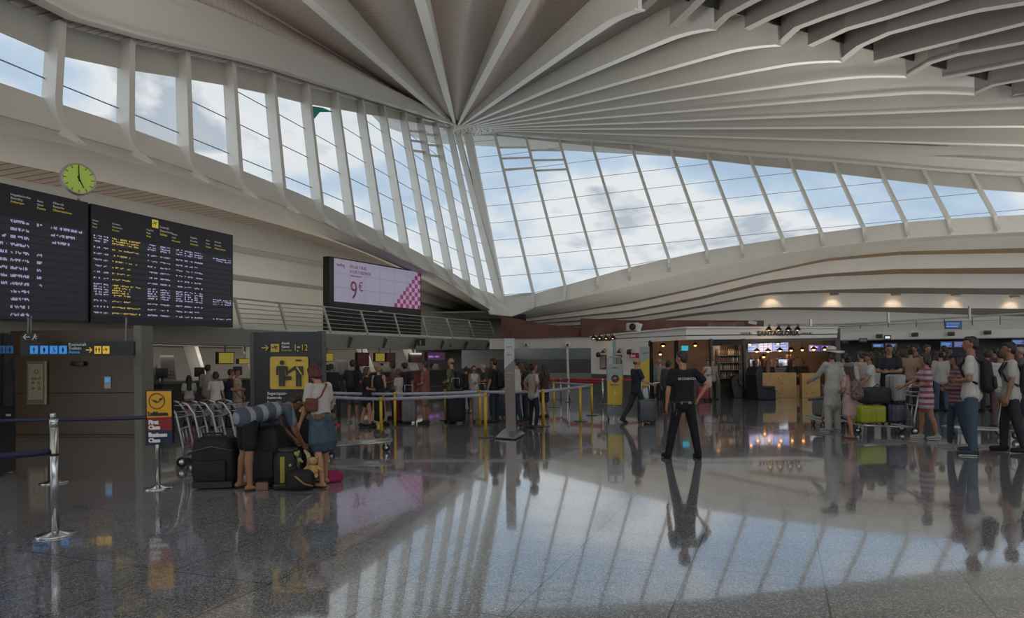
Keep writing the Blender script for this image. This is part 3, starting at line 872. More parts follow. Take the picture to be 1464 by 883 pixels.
for y in (.33, .66): mb.poly(aq(0, y + .012, -.03), aq(1, y + .012, -.03), aq(1, y, -.03), aq(0, y, -.03))
under(mb.build('screen_joints', emis('screen_joint', '7d7790', .6)), sc)
mb = MB(); mb2 = MB()
for i in range(9):
    for j in range(9):
        x0, y0 = .70 + i * .0335, j * .112
        if (x0 - .70) / .3 + .10 > 1 - y0 - .05 and x0 < .98:
            (mb if (i + j) % 2 == 0 else mb2).poly(aq(x0, min(1, y0 + .112), -.028), aq(x0 + .0335 if x0 < .965 else 1, min(1, y0 + .112), -.028), aq(x0 + .0335 if x0 < .965 else 1, y0, -.028), aq(x0, y0, -.028))
under(mb.build('chequer_dark', emis('pink_dark', '8a2a62', .5)), sc); under(mb2.build('chequer_light', emis('pink_light', 'b093b0', .55)), sc)
M_pt = emis('plum_print', '5d1f44', .6)
def atext(u, v, cap, body, m):
    a = aq(u, v, -.04); M = plane_m(a, aq(u + .1, v, -.04) - a, (0, 0, 1)); under(text('print', body, cap / F_PX * a.y / .7, M, m, None, 'LEFT', .004), sc)
atext(.19, .90, 26, '9', M_pt); atext(.285, .70, 13, '€', M_pt)
atext(.03, .17, 5, 'vueling', M_pt); atext(.19, .17, 4.4, 'DE LAS 7 ISLAS', M_pt); atext(.19, .29, 4.4, 'A LOS 7 DESTINOS', M_pt); atext(.19, .37, 2.4, 'volar por muy poco', M_pt)
atext(.52, 1.16, 2.6, 'Philips', E_tw)

# ------------------------------------------------------------------ left edge: kiosk, WC block, signs, column
vw = VP(20, 16.0, 190, 15.6)
wt = 2.45
pl, ex = vw.slab(14, 192, 0, wt, .35)
o = MB().prism(pl, ex).build('wall_restroom', M_wood); o['kind'] = 'structure'
sg = MB()
for z in (.02, .98, 1.9): a, e = vw.slab(14, 192, z, z + .02, .01, -.012); sg.prism(a, e)
trim(sg, mat('veneer_joint', '241a10', .6))
pk = vw.slab(190, 201, 0, 2.5, .4, -.3)
trim(MB().prism(*pk), mat('light_column', '7c766c', .5))
# framed plan and small notice
pf = empty('wall_poster', vw.p(51, 578)); tag(pf, 'pale framed floor plan poster on the dark wooden wall', 'poster')
under(MB().prism(vw.rect(38, 516, 66, 578, -.03), vw.n * .025).build('board', mat('poster_board', '6f6450', .5)), pf)
under(MB().prism(vw.rect(40.5, 520, 61.5, 571, -.045), vw.n * .01).build('print', mat('poster_print', '9a8d72', .5, var=.15, scale=14)), pf)
mb = MB()
for (x, y, r_) in ((52, 531, 3), (47, 541, 1.6), (51, 541, 1.6), (56, 541, 1.6), (47, 547, 1.6), (55, 547, 1.6), (47, 555, 1.6), (56, 555, 2.2)):
    c = vw.p(x, y, -.05); mb.tube([c + vw.d * (r_ / 62 * math.cos(t)) + V((0, 0, r_ / 62 * math.sin(t))) for t in [PI * k / 5 for k in range(10)]], .006, 4, True)
under(mb.build('symbols', mat('poster_ink', '4b4334', .6)), pf)
under(MB().prism(vw.rect(63.5, 516, 66, 578, -.06), vw.n * .03).build('pale_edge', mat('poster_edge', 'a49a86', .4)), pf)  # paler strip along the right edge
nt_ = MB().prism(vw.rect(149, 538, 158.5, 555, -.02), vw.n * .01).build('wall_notice', M_paper); tag(nt_, 'small white notice on the dark wooden wall under the toilet sign', 'notice')
n2 = MB().prism(vw.rect(150.5, 540, 157, 546, -.03), vw.n * .005).build('pictogram', M_bbox); n2.parent = nt_
dg_ = MB().bbox(vw.p(112, 519.5, -.05), (.34, .1, .1), .01, plane_m((0, 0, 0), vw.d, (0, 0, 1)).to_3x3()).build('door_closer', M_black); tag(dg_, 'small black box high on the wooden wall', 'box')

# hanging sign band
vs = VP(22, 13.6, 195, 14.0)
ws = empty('restroom_sign', vs.p(108, 508)); tag(ws, 'long dark hanging sign with blue toilet pictograms and yellow arrow', 'sign')
under(MB().prism(vs.rect(29, 487.5, 191, 508.5), vs.n * .12).build('panel', M_sign), ws)
mb = MB()
for x in (43, 57.5, 71, 84.3): mb.prism(vs.rect(x, 494, x + 11, 505.5, -.012), vs.n * .01)
under(mb.build('blue_fields', M_bbox), ws)
mb = MB()
for x in (135, 146.7): mb.prism(vs.rect(x, 494.5, x + 9.5, 505.5, -.012), vs.n * .01)
under(mb.build('yellow_fields', M_ybox), ws)
def man_icon(mb, vp, px, py, h, off, skirt=False, wheel=False):
    P = vplane(vp, px, py, h, off)
    circ = lambda cx, cy, r_: [P(cx + r_ * math.cos(t * PI / 5), cy + r_ * math.sin(t * PI / 5)) for t in range(10)]
    mb.poly(*circ(0, .82, .16))
    if wheel:
        mb.poly(P(-.12, .6), P(.1, .6), P(.1, -.1), P(-.12, -.1)); mb.poly(P(-.12, 0), P(.45, 0), P(.45, -.2), P(-.12, -.2)); mb.poly(P(.3, -.1), P(.5, -.1), P(.65, -.7), P(.45, -.7))
        mb.poly(*[P(-.1 + .45 * math.cos(t * PI / 6), -.35 + .45 * math.sin(t * PI / 6)) for t in range(7, 13)], *[P(-.1 + .33 * math.cos(t * PI / 6), -.35 + .33 * math.sin(t * PI / 6)) for t in range(12, 6, -1)])
    else:
        mb.poly(P(-.3, .6), P(.3, .6), P(.34, -.1), P(.22, -.1), P(.2, .35), P(-.2, .35), P(-.22, -.1), P(-.34, -.1))
        if skirt: mb.poly(P(-.18, .4), P(.18, .4), P(.4, -.35), P(-.4, -.35))
        mb.poly(P(-.19, .4), P(.19, .4), P(.19, -.9), P(.03, -.9), P(.02, -.2), P(-.02, -.2), P(-.03, -.9), P(-.19, -.9))
mb = MB()
man_icon(mb, vs, 48.5, 500, 4.6, -.024); man_icon(mb, vs, 63, 500, 4.6, -.024, True); man_icon(mb, vs, 76.5, 500, 4.6, -.024, wheel=True); man_icon(mb, vs, 89.8, 500, 4.4, -.024, True)
man_icon(mb, vs, 137.5, 500, 4, -.024); man_icon(mb, vs, 141.8, 500, 4, -.024); plane_icon(mb, vplane(vs, 151.5, 500, 3.8, -.024))
under(mb.build('pictograms', M_sign), ws)
def arrow(mb, vp, px, py, h, off, flip=1, th=.28):
    P = lambda a, b_: vp.p(px + flip * a * h, py - b_ * h, off)
    mb.poly(P(-1, th / 2), P(.6, th / 2), P(.6, -th / 2), P(-1, -th / 2))
    for s_ in (1, -1): mb.poly(P(1, 0), P(.7, 0), P(-.02, s_ * .72), P(.16, s_ * .9))
mb = MB(); arrow(mb, vs, 127.5, 500, 4.5, -.012); under(mb.build('arrow', M_ybox), ws)
for y, t_, m_ in ((494, 'Komunak', E_tw), (499.5, 'Toilets', E_tw), (505, 'Aseos', M_bbox)): under(vtext('lettering', vs, 98, y, 4.2, t_, m_), ws)
under(MB().bar(vs.p(40, 487, .06), vs.pz(40, 2.6, .06), .03, .03).bar(vs.p(180, 487, .06), vs.pz(180, 2.6, .06), .03, .03).build('hanger', M_gd), ws)
ve = VP(30, 13.0, 57, 13.2)
es = empty('exit_sign', ve.p(43, 487)); tag(es, 'small emergency exit sign with white arrow and running figure', 'sign')
under(MB().prism([ve.p(29, 486.5), ve.p(54, 487), ve.p(58, 476.5), ve.p(33, 476)], ve.n * .06).build('panel', mat('exit_dark', '1c2419', .4)), es)
mb = MB(); arrow(mb, ve, 37.5, 481.5, 4.8, -.01, -1)
P = vplane(ve, 49.5, 481.5, 5, -.01)
mb.poly(*[P(.15 + .18 * math.cos(t * PI / 4), .72 + .18 * math.sin(t * PI / 4)) for t in range(8)]); mb.poly(P(-.25, .45), P(.25, .5), P(.1, -.2), P(-.3, -.2)); mb.poly(P(-.3, -.1), P(-.05, -.1), P(-.6, -.9), P(-.8, -.8)); mb.poly(P(-.05, -.1), P(.15, -.1), P(.6, -.45), P(.45, -.65)); mb.poly(P(.2, .45), P(.7, .2), P(.65, .05), P(.2, .25))
under(mb.build('arrow_and_figure', mat('exit_white', 'b9bfb4', .5, emit=.15)), es)
under(MB().bar(ve.p(44, 476, .03), ve.pz(44, 2.6, .03), .02, .02).build('hanger', M_gd), es)
# kiosk at the left edge with tall screen
kv = VP(-40, 9.6, 20, 10.6)
kk = empty('info_kiosk', kv.pz(0, 0)); tag(kk, 'black information totem cut off by the left edge of the picture', 'kiosk')
a, e = kv.slab(-40, 19.5, 0.02, 2.14, .35); under(MB().prism(a, e).build('cabinet', M_black), kk)
under(MB().prism(kv.rect(6, 478, 19, 580, -.02), kv.n * .02).build('screen', mat('kiosk_screen', '37333a', .12, var=.2, scale=3)), kk)
mb = MB(); mb.prism(kv.rect(-2, 494, 7.5, 505, -.045), kv.n * .01); mb.prism(kv.rect(9.5, 494, 19, 505, -.045), kv.n * .01); under(mb.build('blue_fields', mat('kiosk_blue', '245a8c', .4, emit=.3)), kk)
mb = MB(); man_icon(mb, kv, 3, 500, 4.4, -.06); man_icon(mb, kv, 14, 500, 4.4, -.06, True); under(mb.build('pictograms', M_sign), kk)
under(MB().prism(kv.rect(9, 591.5, 15.5, 594.5, -.03), kv.n * .01).build('badge', M_paper), kk)

# ------------------------------------------------------------------ check-in area under the gallery
vk = lambda off: (lambda px, py: vpl(px, py, C0, dL, off))
# slanted white frames and sloping notice panels: (x_top, y_top, x_bottom, y_bottom)
for k, (xt, yt, xb, yb) in enumerate([(352, 506, 372, 545), (515, 505, 536, 548), (580, 505, 600, 545), (270, 505, 292, 560)]):
    a = vpl(xt, yt, C0, dL, 2.6); b_ = vpl(xb, yb, C0, dL, 1.9)
    trim(MB().bar(V((a.x, a.y, 2.5)) , V((b_.x, b_.y, max(0, b_.z))), .16, .5, up=(0, 0, 1)), M_white2)
npan = [(232, 508, 252, 545), (202, 520, 228, 548), (463, 517, 482, 537), (484, 514, 500, 539), (570, 521, 580, 540), (548, 520, 560, 538), (620, 520, 630, 538)]
ntc = 0
where = ['leftmost of the slanting notices, beside the light column', 'next to the ten sign', 'right of the security sign', 'behind the man with the black backpack', 'left of the man in the salmon shirt', 'behind the woman in the white top', 'behind the purple screen']
locs = ['above the desk behind the woman in the red skirt', 'just right of the light column', 'just right of the black security totem', 'behind the man with the rucksack near the totem', 'behind the man in the salmon shirt', 'behind the woman in red trousers', 'below the purple screens']
for k, (x0, y0, x1, y1) in enumerate(npan):
    off = 1.2
    a = vpl(x0, y1, C0, dL, off - .1); b_ = vpl(x1, y1, C0, dL, off); c = vpl(x1 - 4, y0, C0, dL, off + .3); d_ = vpl(x0 - 3, y0, C0, dL, off + .3)
    r = MB().poly(a, b_, c, d_).build('notice_panel', mat('notice_card', '7f7b74', .5, var=.1, scale=9), solid=.03)
    tag(r, 'slanting grey notice panel ' + locs[k], 'notice', 'slanting notice panels over the check-in desks')
    mb = MB(); n_ = (b_ - a).cross(d_ - a).normalized(); n_ = n_ if n_.dot(CAM - a) > 0 else -n_
    for j in range(3):
        for i in range(4):
            u, w_ = .12 + i * .2, .08 + j * .12
            f = lambda u, w_: a.lerp(b_, u).lerp(d_.lerp(c, u), w_) + n_ * .03
            mb.poly(f(u, w_), f(u + .14, w_), f(u + .14, w_ + .08), f(u, w_ + .08))
    mb.build('print', mat('notice_ink', '4e4b47', .6)).parent = r
# desks
def desk(x0, x1, off, label, m=None):
    a = vpl(x0, 500, C0, dL, off); b_ = vpl(x1, 500, C0, dL, off); a.z = b_.z = 0
    r = empty('checkin_desk', (a + b_) / 2); tag(r, label, 'check-in desk', 'check-in desks under the left gallery')
    pl = [a, b_, b_ + nL * .7, a + nL * .7]
    under(MB().prism([p + V((0, 0, .05)) for p in pl], V((0, 0, .95))).build('body', m or mat('desk_dark', '1d1a19', .45)), r)
    pl2 = [a - nL * .08 - (b_ - a).normalized() * .05, b_ - nL * .08 + (b_ - a).normalized() * .05, b_ + nL * .78, a + nL * .78]
    under(MB().prism([p + V((0, 0, 1.0)) for p in pl2], V((0, 0, .06))).build('counter_top', mat('desk_top', '57524c', .3)), r)
    under(MB().prism([p + V((0, 0, .0)) + nL * .06 for p in pl], V((0, 0, .05))).build('plinth', M_gd), r)
    c = (a + b_) / 2 + nL * .45 + V((0, 0, 1.06))
    Mx = plane_m((0, 0, 0), dL, (0, 0, 1)).to_3x3()
    under(MB().cone(c, c + V((0, 0, .12)), .03, .03).build('monitor_stand', M_black), r)
    under(MB().bbox(c + V((0, 0, .28)), (.46, .32, .04), .01, Mx).build('monitor', M_black), r)
    return r
desk(232, 262, .5, 'dark check-in desk at the far left, beside the sign with red and yellow fields')
desk(268, 330, .6, 'dark check-in desk behind the row of baggage carts')
desk(335, 372, .6, 'dark check-in desk just left of the black security totem')
desk(462, 500, .8, 'dark check-in desk just right of the black security totem')
desk(508, 535, .9, 'check-in desk behind the dark-haired woman in the black dress')
desk(545, 566, 1.0, 'check-in desk behind the woman in red trousers')
desk(572, 600, 1.0, 'check-in desk behind the man in the salmon shirt', mat('desk_red', '6f2630', .5))
desk(612, 640, 1.0, 'check-in desk behind the bald man with a backpack')
# scales / low white units with conveyor beside desks
for k, (x0, x1, lb) in enumerate([(646, 668, 'behind the bald man'), (672, 708, 'behind the woman in the white tank top')]):
    a = vpl(x0, 500, C0, dL, 1.0); b_ = vpl(x1, 500, C0, dL, 1.0); a.z = b_.z = 0
    u = MB().prism([a, b_, b_ + nL * .8, a + nL * .8], V((0, 0, 1.02))).build('baggage_counter', mat('counter_pale', '6c6963', .5), bevel=.02)
    tag(u, 'pale low counter ' + lb, 'counter', 'pale counters under the gallery')
# monitors over the desks
def monitor(x0, y0, x1, y1, off, m, label, lines=None):
    a = vpl(x0, y1, C0, dL, off); b_ = vpl(x1, y1, C0, dL, off); c = vpl(x1, y0, C0, dL, off); d_ = vpl(x0, y0, C0, dL, off)
    r = empty('check_in_monitor', (a + b_) / 2); tag(r, label, 'monitor', 'screens hanging over the check-in desks')
    ctr = (a + b_ + c + d_) / 4
    gw = [ctr + (p - ctr) * 1.16 + nL * .02 for p in (a, b_, c, d_)]
    under(MB().prism(gw, nL * .08).build('housing', M_black), r)
    under(MB().poly(a, b_, c, d_).build('screen', m), r)
    tp = (c + d_) / 2 + nL * .06
    under(MB().bar(tp, V((tp.x, tp.y, 2.55)), .04, .04).build('hanger', M_gd), r)
    return r
E_y = emis('screen_yellow', 'a89a38', .4); E_m = emis('screen_maroon', '4a1c28', .3); E_p = emis('screen_purple', '3f2340', .7); E_bl = emis('screen_blue', '27508f', .7)
monitor(313, 504, 334, 519, 1.0, E_y, 'yellow screen over the desk behind the two people with carts')
monitor(342, 513, 362, 519.5, 1.4, E_y, 'narrow yellow screen just left of the black security totem')
monitor(463, 505, 476, 516, 1.2, E_y, 'yellow screen just right of the black security totem')
monitor(537, 505, 550, 516, 1.2, E_y, 'yellow screen over the women in the queue')
monitor(553, 505, 565, 516, 1.2, E_m, 'dark red screen over the woman in the white top')
monitor(511, 505, 527, 522, 1.4, E_m, 'dark maroon screen above the dark-haired woman in the queue')
mp_ = monitor(611, 503.5, 636, 514.5, 1.2, E_p, 'purple screen with pink lettering over the man in the salmon shirt')
monitor(587, 505, 602, 517, 1.6, E_m, 'maroon screen left of the purple one')
def ltext(px, py, cap, body, m, off, par, nm='lettering'):
    q = vpl(px, py, C0, dL, off); q2 = vpl(px + 8, py, C0, dL, off); dd_ = V((q2.x - q.x, q2.y - q.y, 0))
    o = text(nm, body, cap / F_PX * q.y / .7, plane_m(q, dd_, (0, 0, 1)), m, None, 'LEFT', .004, 1.2)
    return under(o, par) if par else o
ltext(613, 511, 3, 'IBERIA 2 - WIFI 2', emis('pink_led', 'a070c0', .9), 1.18, mp_)
# numbers on the sloped front
for k, (x, y, t_) in enumerate(((604, 493, '5'), (642, 496, '10'), (207, 512, '09'), (210, 521, '10'))):
    o = ltext(x, y, 7 if k != 1 else 5, t_, M_black if k != 3 else mat('number_yellow', '7b6f33', .5), (-.05, .0, .2, .2)[k], None, 'desk_number')
    tag(o, 'number %s in %s figures %s' % (t_, 'dim yellow' if k == 3 else 'black', ('on the gallery front, right of the purple screens', 'small, on the gallery front above the totem queue', 'on the sign by the light column', 'below the other number beside the light column')[k]), 'number')
bx9 = MB().prism([vpl(x, y, C0, dL, .3) for x, y in ((190, 520), (207, 520), (207, 503), (190, 503))], nL * .1).build('desk_sign', mat('desk_sign_blue', '303a5c', .4, emit=.2)); tag(bx9, 'small blue-grey screen beside the light column', 'screen')
pd = MB().prism([vpl(x, y, C0, dL, -.1) for x, y in ((597.5, 494), (608, 494), (608, 484), (597.5, 484))], nL * .02).build('number_plate', M_black); tag(pd, 'small black number plate on the gallery front below the video wall', 'sign')
pe = ltext(600, 492.5, 6, '5', E_tw, -.13, pd); pe.matrix_parent_inverse = Matrix()

# ------------------------------------------------------------------ middle: white end wall with glass band, brown boards
vm = VP(705, 42, 860, 41)
mb = MB(); a, e = vm.slab(700, 862, 2.30, 2.0 + CAM_H * .74, .4); 
o = MB().prism([vm.p(700, 499), vm.p(868, 497.5), vm.p(868, 479), vm.p(700, 484)], vm.n * 5).build('wall_far_upper', M_bnd); o['kind'] = 'structure'
o = MB().prism([vm.p(725, 513), vm.p(868, 513), vm.p(868, 497), vm.p(725, 498)], vm.n * .1).build('window_101', mat('green_glass', '66706a', .15, var=.1, scale=2)); o['kind'] = 'structure'
a, _ = vm.slab(700, 868, 0, 0, 0)
o = MB().prism([vm.pz(700, 0), vm.pz(868, 0), vm.p(868, 513), vm.p(700, 513)], vm.n * .1).build('wall_far_lower', mat('dark_glazed', '2a2220', .2)); o['kind'] = 'structure'
o = MB().prism([vm.p(725, 546, -.05), vm.p(868, 546, -.05), vm.p(868, 533, -.05), vm.p(725, 533, -.05)], vm.n * .04).build('trim_200', mat('grey_green_panel', '6d746c', .3)); o['kind'] = 'structure'
o = MB().prism([vm.pz(811 - 1.6, 0, -.3), vm.pz(811 + 1.6, 0, -.3), vm.p(812.6, 497, -.3), vm.p(809.4, 497, -.3)], vm.n * .2).build('trim_201', M_bnd); o['kind'] = 'structure'
for k, (x, lb) in enumerate(((752, 'left'), (811, 'right'))):
    c = vm.p(x, 492, -.35); r = MB().bbox(c, (.34, .3, .3), .04).cone(c + V((0, -.14, -.02)), c + V((0, -.2, -.04)), .08, .1).build('loudspeaker', M_bnd)
    tag(r, 'small pale loudspeaker on the far white wall, %s one of the pair' % lb, 'loudspeaker')
    MB().cone(c + V((0, -.19, -.04)), c + V((0, -.23, -.04)), .07, .07).build('grille', M_black, r)
# brown boards above
vn1 = VP(716, 41, 830, 40.8); vn2 = VP(831, 40.6, 1092, 42)
o = MB().prism([vn1.p(716.5, 483.5), vn1.p(832, 481), vn1.p(832, 468), vn1.p(800, 465.5), vn1.p(770, 461.5), vn1.p(745, 457), vn1.p(716.5, 451.5)], vn1.n * .25).build('wall_board_left', M_corten); o['kind'] = 'structure'
o = MB().prism([vn2.p(831, 481), vn2.p(1092, 476), vn2.p(1092, 458), vn2.p(1000, 457.5), vn2.p(900, 457.5), vn2.p(831, 455)], vn2.n * .25).build('wall_board_right', M_corten); o['kind'] = 'structure'
o = MB().prism([vn2.p(1012, 481, -.4), vn2.p(1064, 476, -.4), vn2.p(1064, 460, -.4), vn2.p(1012, 461, -.4)], vn2.n * .2).build('wall_board_inner', mat('brown_board_light', '7c6252', .7, var=.2, scale=2)); o['kind'] = 'structure'
for k, (x, y) in enumerate(((1076, 461), )):
    o = MB().bbox(vn2.p(x, y, -1.2), (.5, .06, .2), .02, Matrix.Rotation(.2, 3, 'Y')).build('floodlight', mat('lamp_white', 'c8c5c0', .4)); tag(o, 'small white floodlight above the brown boards, left of the cafe lettering', 'lamp')

# far right gallery: front band, railing, dark zone with blue screens
vr = VP(1190, 36, 1464, 33)
P0 = [(1060, 466), (1200, 462), (1280, 459), (1350, 457), (1464, 453)]
o = MB().prism([vr.p(1180, 487), vr.p(1600, 481), vr.p(1600, 468), vr.p(1180, 475)], vr.n * .3).build('wall_right_gallery_front', M_bnd); o['kind'] = 'structure'
o = MB().prism([vr.p(1180, 475.5, .7), vr.p(1600, 468.5, .7), vr.p(1600, 453, .9), vr.p(1180, 462, .9)], vr.n * .1).build('wall_right_gallery_slope', M_white2); o['kind'] = 'structure'
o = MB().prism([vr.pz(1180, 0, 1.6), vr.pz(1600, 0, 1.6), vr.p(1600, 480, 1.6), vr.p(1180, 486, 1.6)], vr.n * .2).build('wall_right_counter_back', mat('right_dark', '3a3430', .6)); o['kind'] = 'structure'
o = MB().prism([vr.p(1180, 487, -.02), vr.p(1600, 481, -.02), vr.p(1600, 481, 2), vr.p(1180, 487, 2)], V((0, 0, .04))).build('ceiling_50', M_conc); o['kind'] = 'structure'
rr_ = empty('gallery_railing', vr.p(1300, 470)); tag(rr_, 'pale steel railing on the far right gallery', 'railing')
top = [vr.p(x, interp([(1190, 464), (1464, 448)], x), -.25) for x in range(1190, 1601, 40)]
under(MB().tube(top, .05, 6).build('rail', M_rail), rr_)
bot = [vr.p(x, interp([(1190, 470), (1464, 462)], x), .1) for x in range(1190, 1601, 40)]
for a, b_ in zip(top, bot): under(MB().bar(a, b_, .05, .08).build('post', M_rail), rr_)
under(MB().tube([a.lerp(b_, .5) for a, b_ in zip(top, bot)], .02, 5).build('rail', M_rail), rr_)
# horizontal pipe frame above the cafe
pp = empty('pipe_frame', pt(1150, 466, 33)); tag(pp, 'white double pipe with short uprights above the cafe roof', 'pipe')
under(MB().tube([pt(1110, 463.5, 33.5), pt(1190, 463, 33), pt(1240, 461, 33)], .05, 6).build('pipe', M_rail), pp)
under(MB().tube([pt(1105, 466.5, 33.5), pt(1190, 465.5, 33), pt(1240, 464, 33)], .04, 6).build('pipe', M_rail), pp)
for x, y0, y1 in ((1159, 456, 466), (1270, 446, 461), (1386, 437, 456)): under(MB().bar(pt(x, y0, 33), pt(x, y1, 33), .09, .09).build('upright', M_rail), pp)
# blue screens far right
def rscreen(x0, y0, x1, y1, m, label, off=.5):
    r = empty('departure_monitor', vr.p((x0 + x1) / 2, y1, off)); tag(r, label, 'monitor', 'screens on the far right')
    under(MB().prism(vr.rect(x0 - 1, y0 - 1, x1 + 1, y1 + 1, off), vr.n * .12).build('housing', M_black), r)
    under(MB().poly(*vr.rect(x0, y0, x1, y1, off - .01)).build('screen', m), r)
    mb = MB()
    for j in range(3):
        yy = y0 + (j + 1) * (y1 - y0) / 4; mb.poly(*vr.rect(x0 + 1, yy - .4, x1 - 2 - j, yy + .4, off - .02))
    under(mb.build('lines', mat('screen_line', '6f9bc9', .5, emit=.5)), r)
rscreen(1248, 491.5, 1263, 496, E_bl, 'small blue screen far right, behind the man with crossed arms')
rscreen(1266, 491, 1282, 496.5, E_p, 'small violet screen far right, beside the blue one behind crossed arms')
rscreen(1345, 488.5, 1361, 496, E_bl, 'blue screen far back, left of the man with the black backpack')
rscreen(1364, 488, 1378, 496, emis('screen_violet', '4a4580', .7), 'violet screen right behind the head of the backpack man')
rscreen(1447, 485.5, 1464, 492, emis('screen_violet', '4a4580', .7), 'violet screen at the right edge above the last man')
rscreen(1352, 459.5, 1374, 469, emis('screen_dim_blue', '1d3a78', .7), 'hanging dark blue screen in front of the right gallery', -.7)
for k, (x, y) in enumerate(((1208, 489), (1257, 480), (1308, 478), (1360, 477), (1412, 475))):
    c = vr.p(x, y, -.2); o = MB().bbox(c, (.26, .2, .2), .03).cone(c + V((0, -.09, 0)), c + V((0, -.16, -.02)), .06, .08).build('camera_box', mat('camera_grey', '4a4744', .5))
    tag(o, 'small dark camera box on the right gallery front, number %s from the cafe' % ('one', 'two', 'three', 'four', 'five')[k], 'camera', 'camera boxes on the right gallery')
for k, (x0, x1, y, t_, lb) in enumerate(((1228, 1240, 489, '01-02', 'dark'), (1264, 1274, 485, 'T1', 'lit'))):
    o = MB().prism(vr.rect(x0, y - 6, x1, y, -.4), vr.n * .06).build('gate_sign', M_black); tag(o, '%s little sign on the right gallery front near the cafe' % lb, 'sign')
    MB().poly(*vr.rect(x0 + 1.5, y - 4.5, x1 - 1.5, y - 1.5, -.42)).build('field', M_gd if k == 0 else emis('lit_sign', 'cfd6d8', .9), o)

# downlights in the stepped ceiling on the right
Em = emis('downlight_glow', 'ffd9a0', 6.0)
for k, (x, y) in enumerate(((1105, 420), (1193, 420.5), (1281, 421), (1367, 421.5), (1451, 424))):
    c = vpl(x, y, C0, dR, 5.2)
    r = empty('downlight', c); tag(r, 'lit square downlight in the stepped ceiling, %s from the left' % ('first', 'second', 'third', 'fourth', 'fifth')[k], 'lamp', 'downlights in the right gallery ceiling')
    Mx = plane_m((0, 0, 0), dR, nR).to_3x3() @ Matrix.Rotation(.5, 3, 'X')
    under(MB().bbox(c, (.62, .3, .1), .02, Mx).build('housing', M_rail), r)
    under(MB().box(c + Mx @ V((0, 0, -.055)), (.5, .2, .01), Mx).build('lens', Em), r)
    ld = bpy.data.lights.new('downlight_lamp', 'SPOT'); ld.energy = 60; ld.spot_size = 1.5; ld.spot_blend = .5; ld.color = (1, .75, .55); ld.shadow_soft_size = .1
    lo = bpy.data.objects.new('downlight_lamp', ld); COL.objects.link(lo); lo.location = c + V((0, 0, -.12)) - nR * .1
    lo.rotation_euler = (nR * .75 + V((0, 0, -1))).to_track_quat('-Z', 'Y').to_euler()

# ceiling camera, green net, white line in the floor
c = pt(1170, 71, 36); o = empty('dome_camera', c); tag(o, 'small dome camera hanging from the roof beside the louvres', 'camera')
under(MB().cone(c + V((0, 0, .15)), c + V((0, 0, .35)), .05, .05).lathe([(0, .2), (.12, .18), (.17, .1), (.17, 0)], c).build('mount', M_bnd), o); under(MB().ball(c + V((0, 0, -.02)), (.14, .14, .16)).build('dome', M_black), o)
g = MB().add([pt(435, 150, 31), pt(462, 154, 32), pt(476, 160, 32.5), pt(457, 160, 32), pt(449, 170, 31.6), pt(441, 160, 31.3)], [[0, 1, 5], [1, 3, 4], [1, 4, 5], [1, 2, 3]]).build('safety_net', mat('green_net', '2f9c86', .7), solid=.02); tag(g, 'scrap of green safety net hanging outside under the roof edge', 'net')
ln = MB()
a0, a1 = flo(864, 589), flo(1600, 662)
sd = (a1 - a0).normalized(); sn = V((-sd.y, sd.x, 0)) * .03
ln.prism([a0 - sn, a1 - sn, a1 + sn, a0 + sn], V((0, 0, .004)))
o = ln.build('trim_300', mat('steel_strip', 'd9dde0', .15, 1.0)); o['kind'] = 'structure'
# ------------------------------------------------------------------ cafe kiosk
vsl = VP(845, 31, 981, 26.5); vsr = VP(981, 26.5, 1197, 27.0)
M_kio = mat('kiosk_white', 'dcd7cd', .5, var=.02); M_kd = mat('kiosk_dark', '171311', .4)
cafe = empty('cafe_kiosk', vsl.pz(981, 0)); tag(cafe, 'white cafe kiosk with black lettering, glass corner and dark frames', 'kiosk')
fas = MB()
a = [vsl.p(845, 493), vsl.p(981, 485.5), vsl.p(981, 467.5), vsl.p(845, 480.5)]; fas.prism(a, vsl.n * .25)
a = [vsr.p(981, 485.5), vsr.p(1197, 482.5), vsr.p(1197, 467.5), vsr.p(981, 467.5)]; fas.prism(a, vsr.n * .25)
under(fas.build('fascia', M_kio), cafe)
under(MB().bar(vsl.p(845, 480.8, -.04), vsl.p(981, 467.8, -.04), .1, .06).bar(vsr.p(981, 467.8, -.04), vsr.p(1197, 467.8, -.04), .1, .06).build('cornice', M_kio), cafe)
roofz = vsr.p(1000, 470).z
rc = [vsl.p(845, 490), vsl.p(981, 478), vsr.p(1197, 478), vsr.p(1197, 478) + vsr.n * 6, vsl.p(845, 490) + vsl.n * 4 + V((4, 0, 0))]
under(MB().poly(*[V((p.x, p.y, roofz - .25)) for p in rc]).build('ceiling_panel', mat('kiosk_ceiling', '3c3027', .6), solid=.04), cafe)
under(MB().prism([vsl.p(845, 534), vsl.p(927, 537), vsl.p(927, 489), vsl.p(845, 492)], vsl.n * .15).build('white_wall', M_kio), cafe)
under(MB().prism([vsl.pz(845, 0, .05), vsl.pz(927, 0, .05), vsl.p(927, 537, .05), vsl.p(845, 534, .05)], vsl.n * .15).build('dado', mat('kiosk_dado', '58584f', .5)), cafe)
for x in (928.5, 965): under(MB().prism([vsl.pz(x - 1.6, 0, -.02), vsl.pz(x + 1.6, 0, -.02), vsl.p(x + 1.6, 486, -.02), vsl.p(x - 1.6, 488, -.02)], vsl.n * .12).build('frame_post', M_kd), cafe)
for x in (1017, 1064, 1196): under(MB().prism([vsr.pz(x - 1.7, 0, -.02), vsr.pz(x + 1.7, 0, -.02), vsr.p(x + 1.7, 484, -.02), vsr.p(x - 1.7, 484, -.02)], vsr.n * .14).build('frame_post', M_kd), cafe)
